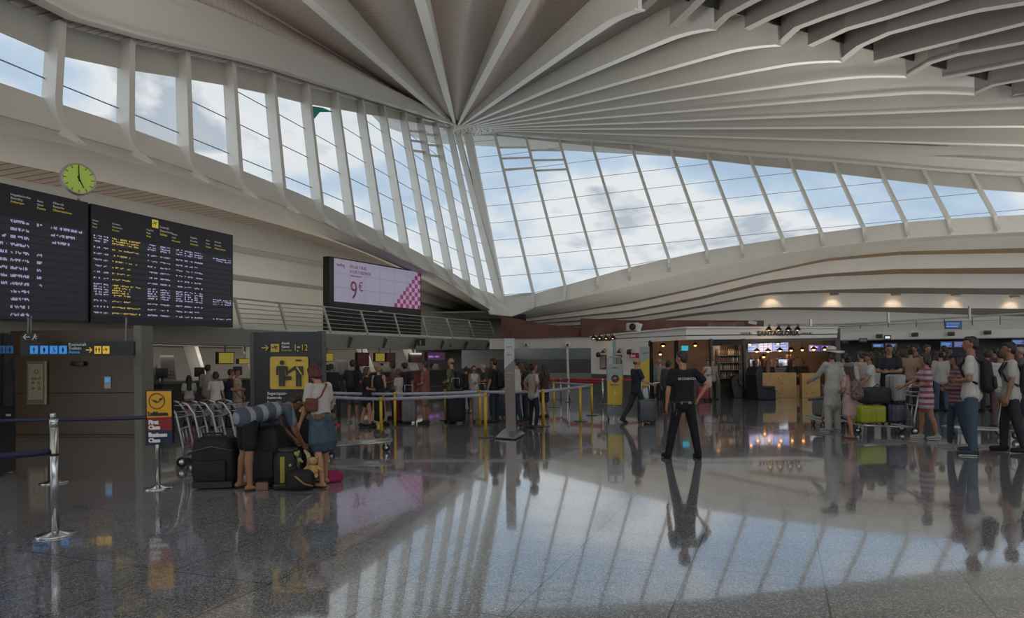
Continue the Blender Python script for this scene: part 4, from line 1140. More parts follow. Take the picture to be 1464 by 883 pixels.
under(MB().prism([vsr.p(1015, 494, -.01), vsr.p(1197, 486, -.01), vsr.p(1197, 483, -.01), vsr.p(1015, 485.5, -.01)], vsr.n * .1).prism([vsr.p(1015, 494, -.01), vsr.p(1064, 493, -.01), vsr.p(1064, 485, -.01), vsr.p(1015, 485.5, -.01)], vsr.n * .1).build('frame_head', M_kd), cafe)
under(MB().poly(vsl.pz(930, .1, .05), vsl.pz(964, .1, .05), vsl.p(964, 487, .05), vsl.p(930, 489, .05)).build('pane', M_glass), cafe)
under(MB().poly(vsr.pz(982, .1, .05), vsr.pz(1016, .1, .05), vsr.p(1016, 486, .05), vsr.p(982, 486, .05)).build('pane', M_glass), cafe)
under(MB().prism([vsr.pz(982, 0, .1), vsr.pz(1016, 0, .1), vsr.p(1016, 534, .1), vsr.p(982, 534, .1)], vsr.n * .3).build('service_counter', mat('kiosk_counter', '5b5249', .5)), cafe)
# back walls and warm lamps inside
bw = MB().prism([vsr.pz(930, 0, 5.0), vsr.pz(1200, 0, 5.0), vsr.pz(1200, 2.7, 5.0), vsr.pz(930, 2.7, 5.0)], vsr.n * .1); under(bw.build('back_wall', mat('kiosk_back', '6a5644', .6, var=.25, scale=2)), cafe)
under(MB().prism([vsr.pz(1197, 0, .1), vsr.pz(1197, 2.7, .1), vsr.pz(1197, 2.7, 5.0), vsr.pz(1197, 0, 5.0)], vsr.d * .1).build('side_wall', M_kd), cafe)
def vtx(vp, px, py, cap, body, m, par, off=-.03, sx=1.0, bold=0.0, nm='lettering'): return under(vtext(nm, vp, px, py, cap, body, m, None, off, 'LEFT', sx, bold), par)
M_ltr = mat('black_letters', '191410', .5)
vtx(vsl, 852, 487, 5.6, 'SANTAGLORIA', M_ltr, cafe, -.04, .72, .01)
vtx(vsr, 1083, 479.5, 6.4, 'SANTAGLORIA', M_ltr, cafe, -.04, 1.0, .012)
vtx(vsr, 1058, 477.5, 2.8, 'Café & Bar', M_ltr, cafe, -.04); vtx(vsr, 1145, 477.5, 2.8, 'Café & Bar', M_ltr, cafe, -.04)
def goose(vp, px, py, label):
    c = vp.p(px, py, -.45); b_ = vp.p(px, py + 1.5, 0); up = V((0, 0, .18))
    r = empty('sign_lamp', b_); tag(r, label, 'lamp', 'black gooseneck lamps over the cafe lettering')
    under(MB().tube([b_, b_ + up + -vp.n * .15, c + up * .9, c + V((0, 0, .08))], .018, 6).build('arm', M_black), r)
    under(MB().lathe([(.02, .1), (.05, .08), (.12, -.02), (.13, -.05)], c, 12).build('lamp_shade', M_black), r)
    under(MB().ball(c + V((0, 0, -.03)), .045, 8, 6).build('bulb', emis('warm_bulb', 'ffc07a', 2)), r)
ordn = ('first', 'second', 'third', 'fourth', 'fifth')
for k, x in enumerate((848.5, 857, 866.5, 876)): goose(vsl, x, 482, 'black gooseneck lamp on the kiosk side wall, %s from the left' % ordn[k])
for k, x in enumerate((1099, 1113, 1127, 1140)): goose(vsr, x, 470, 'black gooseneck lamp over the front lettering, %s from the left' % ordn[k])
def spot(p, e, col=(1, .68, .42), r_=.1):
    ld = bpy.data.lights.new('cafe_lamp', 'SPOT'); ld.energy = e; ld.spot_size = 2.4; ld.spot_blend = .8; ld.color = col; ld.shadow_soft_size = r_
    lo = bpy.data.objects.new('cafe_lamp', ld); COL.objects.link(lo); lo.location = p; lo.rotation_euler = (vsr.n * 1.0 + V((0, 0, -.25))).to_track_quat('-Z', 'Y').to_euler()
spot(vsr.p(1108, 470, -.6), 8, r_=.3); spot(vsl.p(866, 482, -.6), 4, r_=.3)
spot(vsr.pz(1110, 2.0, 2.6), 130, r_=.5); spot(vsr.pz(1165, 2.0, 2.4), 70, r_=.5); spot(vsr.pz(1000, 2.0, 2.2), 80, r_=.5); spot(vsr.pz(1040, 2.1, .7), 20, r_=.3)
# framed pictures with lamps on the side wall
for k, (x, w_, m_, lb) in enumerate(((862, 8.5, mat('frame_pic', '9c8f83', .5, var=.2, scale=12), 'left framed picture in a dark frame on the white cafe side wall'), (884.5, 7.5, mat('frame_pic', '9c8f83', .5), 'right framed picture on the white cafe side wall, half behind the yellow board'))):
    r = empty('wall_picture', vsl.p(x, 527)); tag(r, lb, 'picture')
    under(MB().prism(vsl.rect(x - w_ / 2, 507, x + w_ / 2, 527, -.05), vsl.n * .045).build('frame', mat('frame_brown', '5b3c30', .5)), r)
    under(MB().prism(vsl.rect(x - w_ / 2 + 1, 508.5, x + w_ / 2 - 1, 525.5, -.06), vsl.n * .01).build('picture', m_), r)
    q = vsl.p(x, 503, -.2); under(MB().lathe([(.02, .1), (.1, -.02), (.1, -.04)], q, 10).tube([q + V((0, 0, .1)), q + V((0, 0, .16)) + vsl.n * .1, q + vsl.n * .2], .012, 5).build('picture_lamp', M_black), r)
o = MB().prism(vsl.rect(900, 504, 912, 511.5, -.08), vsl.n * .06).build('wall_sign', mat('sign_red', '8c1f28', .5, emit=.1)); tag(o, 'small red sign on the white cafe side wall above the walking man', 'sign')
vtx(vsl, 901, 510.5, 5.2, 'dus', E_tw, o, -.1).matrix_parent_inverse = Matrix()
for k, (x, y) in enumerate(((855, 507), (899, 503))):
    q = vsl.p(x, y, -.2); o = MB().lathe([(.03, .12), (.09, .08), (.1, -.06), (.06, -.1)], q, 10).tube([q + V((0, 0, .1)), q + vsl.n * .2 + V((0, 0, .1))], .015, 5).build('wall_lantern', M_black)
    tag(o, 'black wall lantern on the cafe side wall, beside the %s' % ('left picture' if k == 0 else 'red sign'), 'lamp')
# inside: menu screens, shelves with bottles, pendants
for k, (x0, x1, y0, y1) in enumerate(((1066, 1083, 489, 503), (1084, 1104, 489, 503), (1105, 1127, 488, 502))):
    o = MB().prism(vsr.rect(x0, y0, x1, y1, 3.2), vsr.n * .06).build('menu_screen', emis('menu_glow', '7d8fc8', .8)); tag(o, 'glowing blue-grey menu screen in the cafe, %s of the three' % ('left', 'middle', 'right')[k], 'screen', 'menu screens over the cafe counter')
    mb = MB()
    for j in range(3): mb.poly(*vsr.rect(x0 + 2, y0 + 2 + 3.6 * j, x1 - 6 + 2 * j, y0 + 3 + 3.6 * j, 3.17))
    mb.build('lines', emis('menu_lines', 'c9d0e8', .9), o)
for k, (x0, x1) in enumerate(((1157, 1172), (1174, 1189))):
    o = MB().prism(vsr.rect(x0, 493, x1, 502, 2.8), vsr.n * .06).build('wall_display', emis('violet_glow', '5a4a88', .8)); tag(o, 'violet display in the right part of the cafe, %s one' % ('left', 'right')[k], 'screen', 'violet displays in the cafe')
    MB().poly(*vsr.rect(x0 + 2, 495, x1 - 3, 497, 2.77)).build('lines', emis('menu_lines', 'c9d0e8', .9), o)
o = MB().prism(vsr.rect(975, 494, 984, 501, 2.0), vsr.n * .06).build('menu_display', emis('cyan_glow', '2aa0c0', .9)); tag(o, 'small cyan screen glowing behind the corner glass of the cafe', 'screen')
for k, (x, y) in enumerate(((1082, 501), (1098, 501), (1115, 500), (1131, 499.5), (1147, 499), (1163.5, 498.5), (1179, 498), (1072, 491), (1112, 490), (948, 493), (994, 492.5), (944, 505), (1092, 509), (1025, 488.5))):
    off = 1.2 if k < 7 else 2.2
    if k > 8: off = 1.6
    q = vsr.p(x, y, off)
    r = empty('pendant_lamp', q); 
    tag(r, 'small warm pendant lamp glowing inside the cafe, ' + (('%s of the front row from the left' % (ordn + ('sixth', 'seventh'))[k]) if k < 7 else ('above the left menu screen', 'above the middle menu screen', 'behind the left glass, upper', 'behind the corner glass', 'behind the left glass, lower', 'low over the cafe counter', 'over the bottle shelf')[k - 7]), 'lamp', 'warm pendant lamps in the cafe')
    under(MB().tube([q + V((0, 0, .1)), V((q.x, q.y, roofz - .25))], .008, 4).build('cord', M_black), r)
    under(MB().lathe([(.02, .1), (.05, .08), (.13, 0), (.13, -.02)], q, 12).build('lamp_shade', mat('lamp_copper', '3a2418', .4)), r)
    under(MB().ball(q + V((0, 0, -.02)), .06, 8, 6).build('bulb', emis('pendant_bulb', 'ffb060', 4)), r)
sh = empty('bottle_shelf', vsr.pz(1040, 0, 1.2)); tag(sh, 'pale framed wall shelf full of bottles in the cafe', 'shelf')
zt = 2.15; sw0, sw1 = 1021, 1061
m_sh = mat('shelf_wood', '6f655a', .5)
under(MB().prism([vsr.pz(sw0, .0, 1.5), vsr.pz(sw1, .0, 1.5), vsr.pz(sw1, zt, 1.5), vsr.pz(sw0, zt, 1.5)], vsr.n * .04).build('back', mat('shelf_back', '3b322b', .6)), sh)
for x in (sw0, sw1): under(MB().bar(vsr.pz(x, 0, 1.3), vsr.pz(x, zt, 1.3), .06, .4, up=vsr.d).build('side', m_sh), sh)
zs_ = [.75, 1.1, 1.4, 1.7, zt]
for z in zs_: under(MB().bar(vsr.pz(sw0, z, 1.3), vsr.pz(sw1, z, 1.3), .4, .03).build('shelf_board', m_sh), sh)
bm_ = [mat('bottle_a', '5a4030', .2), mat('bottle_b', '9a8f7a', .3), mat('bottle_c', '3b4632', .2), mat('bottle_d', '6b4a3a', .3)]
bt0 = {}
for j, z in enumerate(zs_[:4]):
    for i in range(13):
        x = sw0 + 2.2 + i * 2.95; mi = rnd.randrange(4)
        if mi not in bt0:
            o = MB().lathe([(0, 0), (.035, 0), (.037, .02), (.037, .14), (.014, .19), (.014, .24), (0, .24)], (0, 0, 0), 8).build('bottle', bm_[mi]); bt0[mi] = o
        else: o = bt0[mi].copy(); COL.objects.link(o)
        o.location = vsr.pz(x, z + .016, 1.24)
        tag(o, 'small bottle standing on the framed shelf in the cafe', 'bottle', 'bottles on the cafe shelf')
# bar counter at the back with machines
r = MB().prism([vsr.pz(1066, 0, 1.8), vsr.pz(1150, 0, 1.8), vsr.pz(1150, 1.1, 1.8), vsr.pz(1066, 1.1, 1.8)], vsr.n * .6).build('bar_counter', mat('bar_brown', '5a3f2c', .4, var=.3, scale=3)); tag(r, 'brown bar counter at the back of the cafe', 'counter')
MB().prism([vsr.pz(1065, 1.1, 1.75), vsr.pz(1151, 1.1, 1.75), vsr.pz(1151, 1.16, 1.75), vsr.pz(1065, 1.16, 1.75)], vsr.n * .7).build('counter_top', mat('bar_top', '2b221d', .3), r)
for k, x in enumerate((1075, 1095, 1116, 1136)):
    q = vsr.pz(x, 1.17, 2.1); o = MB().bbox(q + V((0, 0, .18)), (.42, .35, .36), .03).cone(q + V((-.1, -.1, .36)), q + V((-.1, -.1, .46)), .05, .05).cone(q + V((.08, -.1, .36)), q + V((.08, -.1, .44)), .04, .05).build('coffee_machine' if k % 2 == 0 else 'display_case', M_steel if k % 2 == 0 else mat('case_warm', 'a07850', .3))
    tag(o, ('steel coffee machine on the bar counter, ' if k % 2 == 0 else 'warm lit pastry case on the bar counter, ') + ('left one', 'left one', 'right one', 'right one')[k], 'machine' if k % 2 == 0 else 'display case')
# pine fronts and dark booth
for k, (x0, x1, yb) in enumerate(((1087, 1139, 568), (1147, 1173, 568.5))):
    a, b_ = flo(x0, yb), flo(x1, yb); hgt = 35 / F_PX * a.y
    nn = V((-(b_ - a).y, (b_ - a).x, 0)).normalized()
    r = MB().prism([a, b_, b_ + V((0, 0, hgt)), a + V((0, 0, hgt))], nn * .5).build('pine_partition', M_pine, bevel=.01)
    tag(r, '%s light pine board partition with knots in front of the cafe' % ('wide left' if k == 0 else 'narrow right'), 'partition')
    mb = MB()
    for j in range(7 if k == 0 else 3):
        c = a.lerp(b_, rnd.uniform(.08, .92)) + V((0, 0, rnd.uniform(.15, .85) * hgt)) - nn * .004
        mb.add([c + V((.045 * math.cos(t), 0, .018 * math.sin(t))) for t in [PI * q / 4 for q in range(8)]], [list(range(8))])
    mb.build('knots', mat('pine_knot', '6a4524', .6), r)
a = flo(1143, 566); o = MB().bbox(a + V((0, .5, .22)), (.24, .5, .44), .02).build('pine_stool', M_pine); tag(o, 'low pine box seat between the two pine partitions', 'stool')
def booth(px, py, rz, label, w_=.75, h_=1.15):
    c = flo(px, py); r = empty('booth_seat', c, rz); tag(r, label, 'seat')
    m_ = mat('booth_leather', '191a20', .45)
    prof = [(-.1, 0), (.62, 0), (.62, .4), (.14, .42), (.08, .6), (.1, h_ - .08), (.02, h_), (-.12, h_ - .06), (-.2, h_ - .3)]
    b_ = MB().prism([(-w_ / 2, p, z) for p, z in prof], (w_, 0, 0)).build('shell', m_, r, bevel=.03)
    MB().bbox((0, .38, .46), (w_ * .94, .46, .1), .03).build('seat', mat('booth_cushion', '22232b', .5), r)
    return r
booth(1080, 571, math.radians(-80), 'tall dark leather booth seat left of the pine partition', .8, 1.25)
booth(1051, 568, math.radians(-100), 'lower dark booth seat inside the cafe opening', .7, .9)
# cafe tables and chairs, barely visible in the opening
def chair_(px, py, rz, label):
    c = flo(px, py); r = empty('cafe_chair', c, rz); tag(r, label, 'chair', 'brown cafe chairs in the cafe opening')
    m_ = mat('chair_brown', '3d241c', .4)
    MB().bbox((0, 0, .45), (.42, .42, .04), .01).build('seat', m_, r)
    MB().bbox((0, -.2, .72), (.4, .03, .3), .01).build('backrest', m_, r)
    for i in (-1, 1):
        for j in (-1, 1): MB().cone((i * .18, j * .18, .44), (i * .2, j * .2, 0), .018, .014, 6).build('leg', m_, r)
chair_(1066, 565, .4, 'brown cafe chair by the dark booth seat'); chair_(1036, 564, 2.2, 'brown cafe chair in front of the bottle shelf')
c = flo(1047, 563); r = empty('cafe_table', c); tag(r, 'small wooden cafe table in front of the bottle shelf', 'table')
MB().lathe([(0, .72), (.34, .72), (.35, .74), (.34, .76), (0, .76)], (0, 0, 0), 20).build('table_top', mat('table_wood', '8a6a44', .5), r); MB().cone((0, 0, .03), (0, 0, .72), .035, .03).build('stem', M_black, r); MB().lathe([(0, .03), (.04, .03), (.22, .015), (.22, 0), (0, 0)]).build('base', M_black, r)
# air conditioner on the roof
q = vsl.p(903, 473, .8); r = empty('air_conditioner', q); tag(r, 'white air conditioning box on the cafe roof', 'air conditioner')
under(MB().bbox(q + V((0, 0, .18)), (.42, .4, .34), .02).build('housing', mat('ac_white', 'bdbab2', .5)), r); under(MB().lathe([(.14, 0), (.15, .02), (.15, .03), (0, .03)], q + V((.0, -.2, .18)), 16, Matrix.Rotation(PI / 2, 3, 'X')).build('fan_grille', M_dark), r)
under(MB().bar(q + V((.22, 0, 0)), q + V((.34, 0, .34)), .05, .3).build('bracket', M_rail), r)

# ------------------------------------------------------------------ totems and boards
D_ = flo(410, 677).y
vt = VP(361, D_, 459, D_)
tt = empty('security_totem', vt.pz(410, 0)); tag(tt, 'tall black totem with yellow security pictogram and gate arrow', 'totem')
x0, x1 = vt.pz(361.5, 0), vt.pz(458.5, 0); zt = vt.p(410, 474.5).z
arc = []
for k in range(13):
    u = k / 12; p = x0.lerp(x1, u); arc.append(p - vt.n * (.05 * math.sin(PI * u)))
mb = MB(); bk_ = [x1 + vt.n * .12, x0 + vt.n * .12]
mb.prism([p + V((0, 0, .06)) for p in arc + bk_], V((0, 0, zt - .06))); under(mb.build('panel', M_sign), tt)
under(MB().prism([p for p in arc + bk_], V((0, 0, .06))).build('base', M_black), tt)
for xx in (x0, x1): under(MB().bar(xx + V((0, 0, 0)) + vt.n * .02, xx + V((0, 0, zt + .01)) + vt.n * .02, .03, .12).build('edge_rail', mat('totem_edge', '39352f', .35)), tt)
M_ty = mat('totem_yellow', 'c8a73c', .5); o_ = -.065
mb = MB(); arrow(mb, vt, 379, 497, 5, o_); under(mb.build('small_arrow', M_ty), tt)
under(MB().prism(vt.rect(387.5, 491.5, 399.5, 503, o_ + .01), vt.n * -.012).build('yellow_field', M_ty), tt)
mb = MB(); plane_icon(mb, vplane(vt, 393.5, 497, 4.6, o_ - .02)); under(mb.build('plane_symbol', M_sign), tt)
for y, t_, m_ in ((492, 'Ateak', E_tw), (497, 'Gates', E_tw), (502, 'Puertas', M_ty)): vtx(vt, 402.5, y, 3.4, t_, m_, tt, o_ - .01)
vtx(vt, 419, 501, 9, '1', M_ty, tt, o_ - .01); vtx(vt, 424.5, 497, 3, 'eta', E_tw, tt, o_ - .01, .8); vtx(vt, 424.5, 502, 3, 'a', E_tw, tt, o_ - .01); vtx(vt, 430, 501, 9, '12', M_ty, tt, o_ - .01, .8)
def rrect(vp, x0, y0, x1, y1, r_, off):
    o = []
    for cx, cy, a0 in ((x1 - r_, y0 + r_, 0), (x0 + r_, y0 + r_, 90), (x0 + r_, y1 - r_, 180), (x1 - r_, y1 - r_, 270)):
        for k in range(5):
            t = math.radians(a0 + 22.5 * k); o.append(vp.p(cx + r_ * math.cos(t), cy - r_ * math.sin(t), off))
    return o
under(MB().prism(rrect(vt, 386.5, 509.5, 441, 556, 3, o_ + .01), vt.n * -.012).build('pictogram_field', M_ty), tt)
mb = MB(); P = vplane(vt, 403, 534, 18, o_ - .02)
hd = lambda cx, cy, r_: [P(cx + r_ * math.cos(t * PI / 6), cy + r_ * math.sin(t * PI / 6)) for t in range(12)]
mb.poly(*hd(0, .88, .19)); mb.poly(P(-.4, .62), P(.4, .62), P(.46, .5), P(.46, -.12), P(.32, -.12), P(.3, .35), P(.24, .35), P(.24, -1.0), P(.03, -1), P(.03, -.2), P(-.03, -.2), P(-.03, -1), P(-.24, -1), P(-.24, .35), P(-.3, .35), P(-.32, -.12), P(-.46, -.12), P(-.46, .5))
mb.poly(P(.2, -.18), P(.75, -.18), P(.75, -.5), P(.2, -.5))
P = vplane(vt, 427, 534, 18, o_ - .02)
mb.poly(P(-.22, 1.0), P(.22, 1.0), P(.26, 1.12), P(-.26, 1.12)); mb.poly(*hd(1.33, .82, .16)); mb.poly(P(-.34, .6), P(.34, .6), P(.4, -.1), P(.28, -.1), P(.22, .3), P(.22, -1.0), P(.03, -1), P(.03, -.2), P(-.03, -.2), P(-.03, -1), P(-.22, -1), P(-.22, .2), P(-.3, .3)); mb.poly(P(-.34, .6), P(-.28, .38), P(-.85, .02), P(-.93, .14))
under(mb.build('pictogram_figures', M_sign), tt)
mb = MB(); P = vplane(vt, 427, 534, 18, o_ - .028); mb.poly(P(-.22, .5), P(-.1, .58), P(.26, .0), P(.22, -.1)); under(mb.build('sash', M_ty), tt)
for y, t_, m_ in ((564, 'Segurtasun-', E_tw), (570, 'kontrola', E_tw), (577, 'Security', E_tw), (583, 'Seguridad', M_ty)): vtx(vt, 382, y, 4.2, t_, m_, tt, o_ - .01)
mb = MB(); arrow(mb, vt, 427, 575.5, 15.5, o_, 1, .3); under(mb.build('large_arrow', M_ty), tt)

# silver slim totem
Ds = flo(728, 620).y; vq = VP(700, Ds, 760, Ds)
r = empty('slim_totem', vq.pz(728, 0)); tag(r, 'slim silver totem with a pale slanted top panel among the queue', 'totem')
M_tau = mat('totem_taupe', '6f675f', .3, .5); M_tp = mat('totem_pale', 'aaa9a6', .4)
under(MB().prism([vq.pz(721, .06), vq.pz(735.3, .06), vq.p(735.3, 513), vq.p(721, 527)], vq.n * .5).build('lower_panel', M_tau), r)
under(MB().prism([vq.p(721, 527), vq.p(735.3, 513), vq.p(735.3, 483.5), vq.p(721, 483.5)], vq.n * .5).build('upper_panel', M_tp), r)
for y, wd in ((495, 8), (506, 8), (532, 9), (541, 6)): under(MB().prism(vq.rect(724, y, 724 + wd, y + 1.6, -.01), vq.n * .008).build('text_line', mat('totem_print', '83807c', .5)), r)
b0 = flo(728, 620); 
pl = [flo(708, 627), flo(723, 617.5), flo(751, 621), flo(737, 629)]
apex = [p.lerp(b0, .45) + V((0, 0, .12)) for p in pl]
mb = MB(); mb.grid([[p + V((0, 0, .03)) for p in pl], apex], False, True); mb.poly(*apex); mb.prism([p + V((0, 0, .025)) for p in pl], V((0, 0, .015))); under(mb.build('base', M_steel), r)
for p in pl: under(MB().cone(p.lerp(b0, .1), p.lerp(b0, .1) + V((0, 0, .03)), .02, .02).build('foot', M_black), r)

def adboard(px, py, x0, x1, ytop, label, full):
    p = flo(px, py); v = VP(x0 - 5, p.y, x1 + 5, p.y)
    r = empty('advert_board', v.pz(px, 0)); tag(r, label, 'advertising board')
    ya = ytop + (py - ytop) * .1; yb = ytop + (py - ytop) * .73
    mt = mat('frame_grey', '8b8c88', .3, .6)
    ym = ytop + (yb - ytop) * .38
    under(MB().prism([v.p(x0, yb), v.p(x1, yb), v.p(x1, ym - 6), v.p(x0, ym + 3)], v.n * .06).build('yellow_panel', mat('ad_yellow', 'b99c20', .45)), r)
    under(MB().prism([v.p(x0, ym + 3), v.p(x1, ym - 6), v.p(x1, ytop), v.p(x0, ytop)], v.n * .06).build('grey_panel', mat('ad_grey', '8d918d', .45)), r)
    if full:
        under(MB().tube([v.p(x0 - .5, py - 4, .03), v.p(x0 - .5, ytop - 5, .03), v.p(x0 + 3, ytop - 10, .03), v.p(x1 - 3, ytop - 10, .03), v.p(x1 + .5, ytop - 5, .03), v.p(x1 + .5, py - 4, .03)], .022, 8).build('frame', mt), r)
        under(MB().prism([v.p(x0 - .5, py - 6), v.p(x1 + .5, py - 6), v.p(x1 + .5, yb + 2), v.p(x0 - .5, yb + 2)], v.n * .05).build('lower_plate', mat('ad_plate', '6d706e', .35)), r)
        for x in (x0 - 1, x1 + 1):
            for dz in (-.22, .22): q = v.pz(x, .05, dz); under(MB().cone(q + V((-.02, 0, 0)), q + V((.02, 0, 0)), .05, .05).build('wheel', M_black), r)
            under(MB().bar(v.pz(x, .07, -.25), v.pz(x, .07, .25), .04, .03).build('foot', mt), r)
        c = v.p((x0 + x1) / 2 + .5, ytop + 21, -.01); 
        under(MB().lathe([(0, 0), (.105, 0)], c, 20, Matrix.Rotation(PI / 2, 3, 'X')).build('round_emblem', mat('emblem_dark', '2b2130', .5)), r)
        mb = MB(); plane_icon(mb, vplane(v, (x0 + x1) / 2 + .5, ytop + 21, 3.2, -.02)); under(mb.build('emblem_mark', mat('ad_yellow', 'b99c20', .45)), r)
        vtx(v, x0 + 5, ytop + 6, 2.4, 'vueling', mat('ad_ink', '4c4d49', .5), r, -.01); vtx(v, x0 + 4, ytop + 31, 2.2, 'PRIORITY', mat('ad_ink', '4c4d49', .5), r, -.01)
        mb = MB(); P = vplane(v, (x0 + x1) / 2 + .5, ytop + 40, 4, -.01); mb.poly(P(-.12, .9), P(.12, .9), P(.12, -.2), P(-.12, -.2)); mb.poly(P(-.5, -.1), P(.5, -.1), P(0, -.9)); under(mb.build('down_arrow', mat('ad_pale', 'c9c39a', .5)), r)
    else:
        under(MB().prism([v.pz(x0, 0, -.1), v.pz(x1, 0, -.1), v.pz(x1, .05, -.1), v.pz(x0, .05, -.1)], v.n * .3).build('base', mt), r)
        under(MB().bar(v.pz((x0 + x1) / 2, .05), v.p((x0 + x1) / 2, yb + 1, .03), .2, .04, up=(0, 1, 0)).build('post', mt), r)
        vtx(v, x0 + 3, ytop + 10, 2.2, 'vueling', mat('ad_ink', '4c4d49', .5), r, -.01)
adboard(879, 600, 868.5, 889.5, 520, 'yellow and grey advertising board in a rolling frame, left of the walking man', True)
adboard(921.5, 573, 915, 928.5, 495, 'tall narrow yellow and grey board behind the walking man', False)
p = flo(877.5, 590); v = VP(870, p.y + .6, 885, p.y + .6); r = MB().prism([v.pz(875, 0), v.pz(880.5, 0), v.p(880.5, 487), v.p(875, 487)], v.n * .06).build('green_glass_panel', mat('green_pane', '6f8078', .2)); tag(r, 'narrow upright grey-green panel rising behind the yellow rolling board', 'panel')
MB().prism([v.pz(874.6, 0, -.01), v.pz(875.2, 0, -.01), v.p(875.2, 487, -.01), v.p(874.6, 487, -.01)], v.n * .08).build('edge_rail', M_steel, r)

# ------------------------------------------------------------------ belt posts
def post(px, py, ytop, col, label, group, base='flat', rad=.032):
    c = flo(px, py); h = (py - ytop) / F_PX * c.y
    r = empty('barrier_post', c); tag(r, label, 'barrier post', group)
    MB().cone((0, 0, .02), (0, 0, h - .06), rad, rad, 16).build('pole', col, r)
    MB().lathe([(0, h), (rad * 1.02, h - .003), (rad * 1.15, h - .02), (rad * 1.15, h - .08), (rad * 1.0, h - .085)], (0, 0, 0), 16).build('belt_head', col, r)
    pr = [(0, .05), (rad * 1.2, .048), (rad * 2.2, .035), (.15, .02), (.175, .012), (.175, 0), (0, 0)] if base == 'dome' else [(0, .025), (.16, .022), (.17, .012), (.17, 0), (0, 0)]
    MB().lathe(pr, (0, 0, 0), 32).build('base', M_chrome if base == 'dome' else mat('post_base', '55534e', .4, .4), r)
    r['h'] = h
    return r, c, h
def belt(pr, a, za, b_, zb, m, wd=.05, sag=.01):
    A = []; B = []
    a, b_ = V((a.x, a.y, za)), V((b_.x, b_.y, zb))
    for k in range(9):
        t = k / 8; p = a.lerp(b_, t) - V((0, 0, sag * 4 * t * (1 - t))); A.append(p + V((0, 0, wd / 2))); B.append(p - V((0, 0, wd / 2)))
    o = MB().strip(A, B).build('belt', m, solid=.003)
    return under(o, pr)
S1, c1, h1 = post(79, 765, 598, M_steel, 'tall silver belt post nearest the camera at the left', None, 'dome', .036)
S2, c2, h2 = post(77, 690, 590, M_steel, 'silver belt post just behind the nearest one at the left', None, 'dome', .034)
S3, c3, h3 = post(226, 698, 560, M_steel, 'silver belt post carrying the red and yellow class sign', None, 'dome', .034)
# hexagonal collar shown halfway up the near post
MB().lathe([(.036, h1 * .68), (.042, h1 * .685), (.042, h1 * .70), (.036, h1 * .705)], (0, 0, 0), 16).build('collar', M_black, S1)
belt(S2, c2, h2 - .09, c3, h3 - .33, M_beltb, .05); belt(S2, c2, h2 - .09, pt(-60, 603, c2.y + .4), pt(-60, 601, c2.y + .4).z, M_beltb, .05)
belt(S1, c1, h1 * .72, pt(-60, 655, c1.y - .6), pt(-60, 655, c1.y - .6).z, M_beltb, .06)
vz = VP(200, c3.y - .12, 260, c3.y - .1)
sg = empty('airline_sign', vz.p(227, 633)); tag(sg, 'tilted airline class sign in yellow, red and dark blue on a post', 'sign')
def zq(x, y, off=0): return vz.p(x, y + (x - 227) * -.02, off)
def zr(x0, y0, x1, y1, off): return [zq(x0, y1, off), zq(x1, y1, off), zq(x1, y0, off), zq(x0, y0, off)]
under(MB().prism([vz.p(208.5, 637), vz.p(247.5, 633), vz.p(245.5, 556.5), vz.p(207.5, 557.5)], vz.n * .05).build('frame', M_black), sg)
def zs(x0, y0, x1, y1, m, nm, off=-.008): return under(MB().prism([vz.p(x0 + (y1 - 556) * .018, y1 + (247 - x1) * 0, off), vz.p(x1 + (y1 - 556) * .018, y1 - 1.5, off), vz.p(x1 + (y0 - 556) * .018, y0 - (0 if y0 < 560 else 1.5), off), vz.p(x0 + (y0 - 556) * .018, y0, off)], vz.n * .007).build(nm, m), sg)
zs(209.5, 559, 244.5, 597, mat('sign_orange', 'cf9a1c', .5, emit=.05), 'yellow_field'); zs(209.5, 597, 244.5, 616, mat('sign_redf', '8e1b22', .5), 'red_field'); zs(209.5, 616, 244.5, 635, mat('sign_navy', '1b2a45', .5), 'navy_field')
M_nv = mat('navy_ink', '2a2238', .5)
c = vz.p(224, 573, -.02); mb = MB(); R0 = 11 / F_PX * c.y
mb.tube([c + V((R0 * math.cos(t * PI / 16), 0, R0 * math.sin(t * PI / 16))) for t in range(32)], .0055, 5, True)
P = vplane(vz, 224, 573, 10, -.02)
mb.poly(P(-.85, .25), P(-.1, -.32), P(.05, -.05), P(-.05, .05)); mb.poly(P(-.1, -.32), P(.25, -.02), P(.5, .28), P(.72, .36), P(.85, .25), P(.6, .12), P(.35, -.1), P(.1, -.3)); mb.poly(P(.3, .3), P(.9, .5), P(.75, .3), P(.45, .15))
under(mb.build('crane_emblem', M_nv), sg)
vtx(vz, 211.5, 594, 5.6, 'Lufthansa', M_nv, sg, -.02, .92, .004)
for y, t_ in ((606, 'First'), (613.5, 'Class'), (624, 'Business'), (632, 'Class')): vtx(vz, 212.5, y, 5.6, t_, E_tw, sg, -.02, .95, .004)
YP = {}
G = 'yellow belt posts of the check-in queue'
for k, x, y, t, lb in (('a', 545, 622, 567, 'yellow belt post in front of the two women, nearest of the queue at left'), ('b', 565, 611, 560, 'yellow belt post beside the woman in red trousers'), ('c', 637, 600, 556, 'yellow belt post left of the bald man'), ('d', 687, 609, 557, 'yellow belt post left of the slim totem, the farther of two close together'), ('e', 694.5, 625, 561, 'yellow belt post left of the slim totem, the nearer of two close together'), ('f', 777, 609, 556, 'yellow belt post just right of the boy in black trousers'),
                    ('g', 792, 582, 545, 'yellow belt post right of the woman in the brown top, farthest of the queue'), ('h', 830, 602, 553, 'yellow belt post alone in front, second from the rolling board'), ('i', 846.5, 593.5, 548, 'yellow belt post nearest the yellow rolling board')):
    YP[k] = post(x, y, t, M_yel, lb, G)
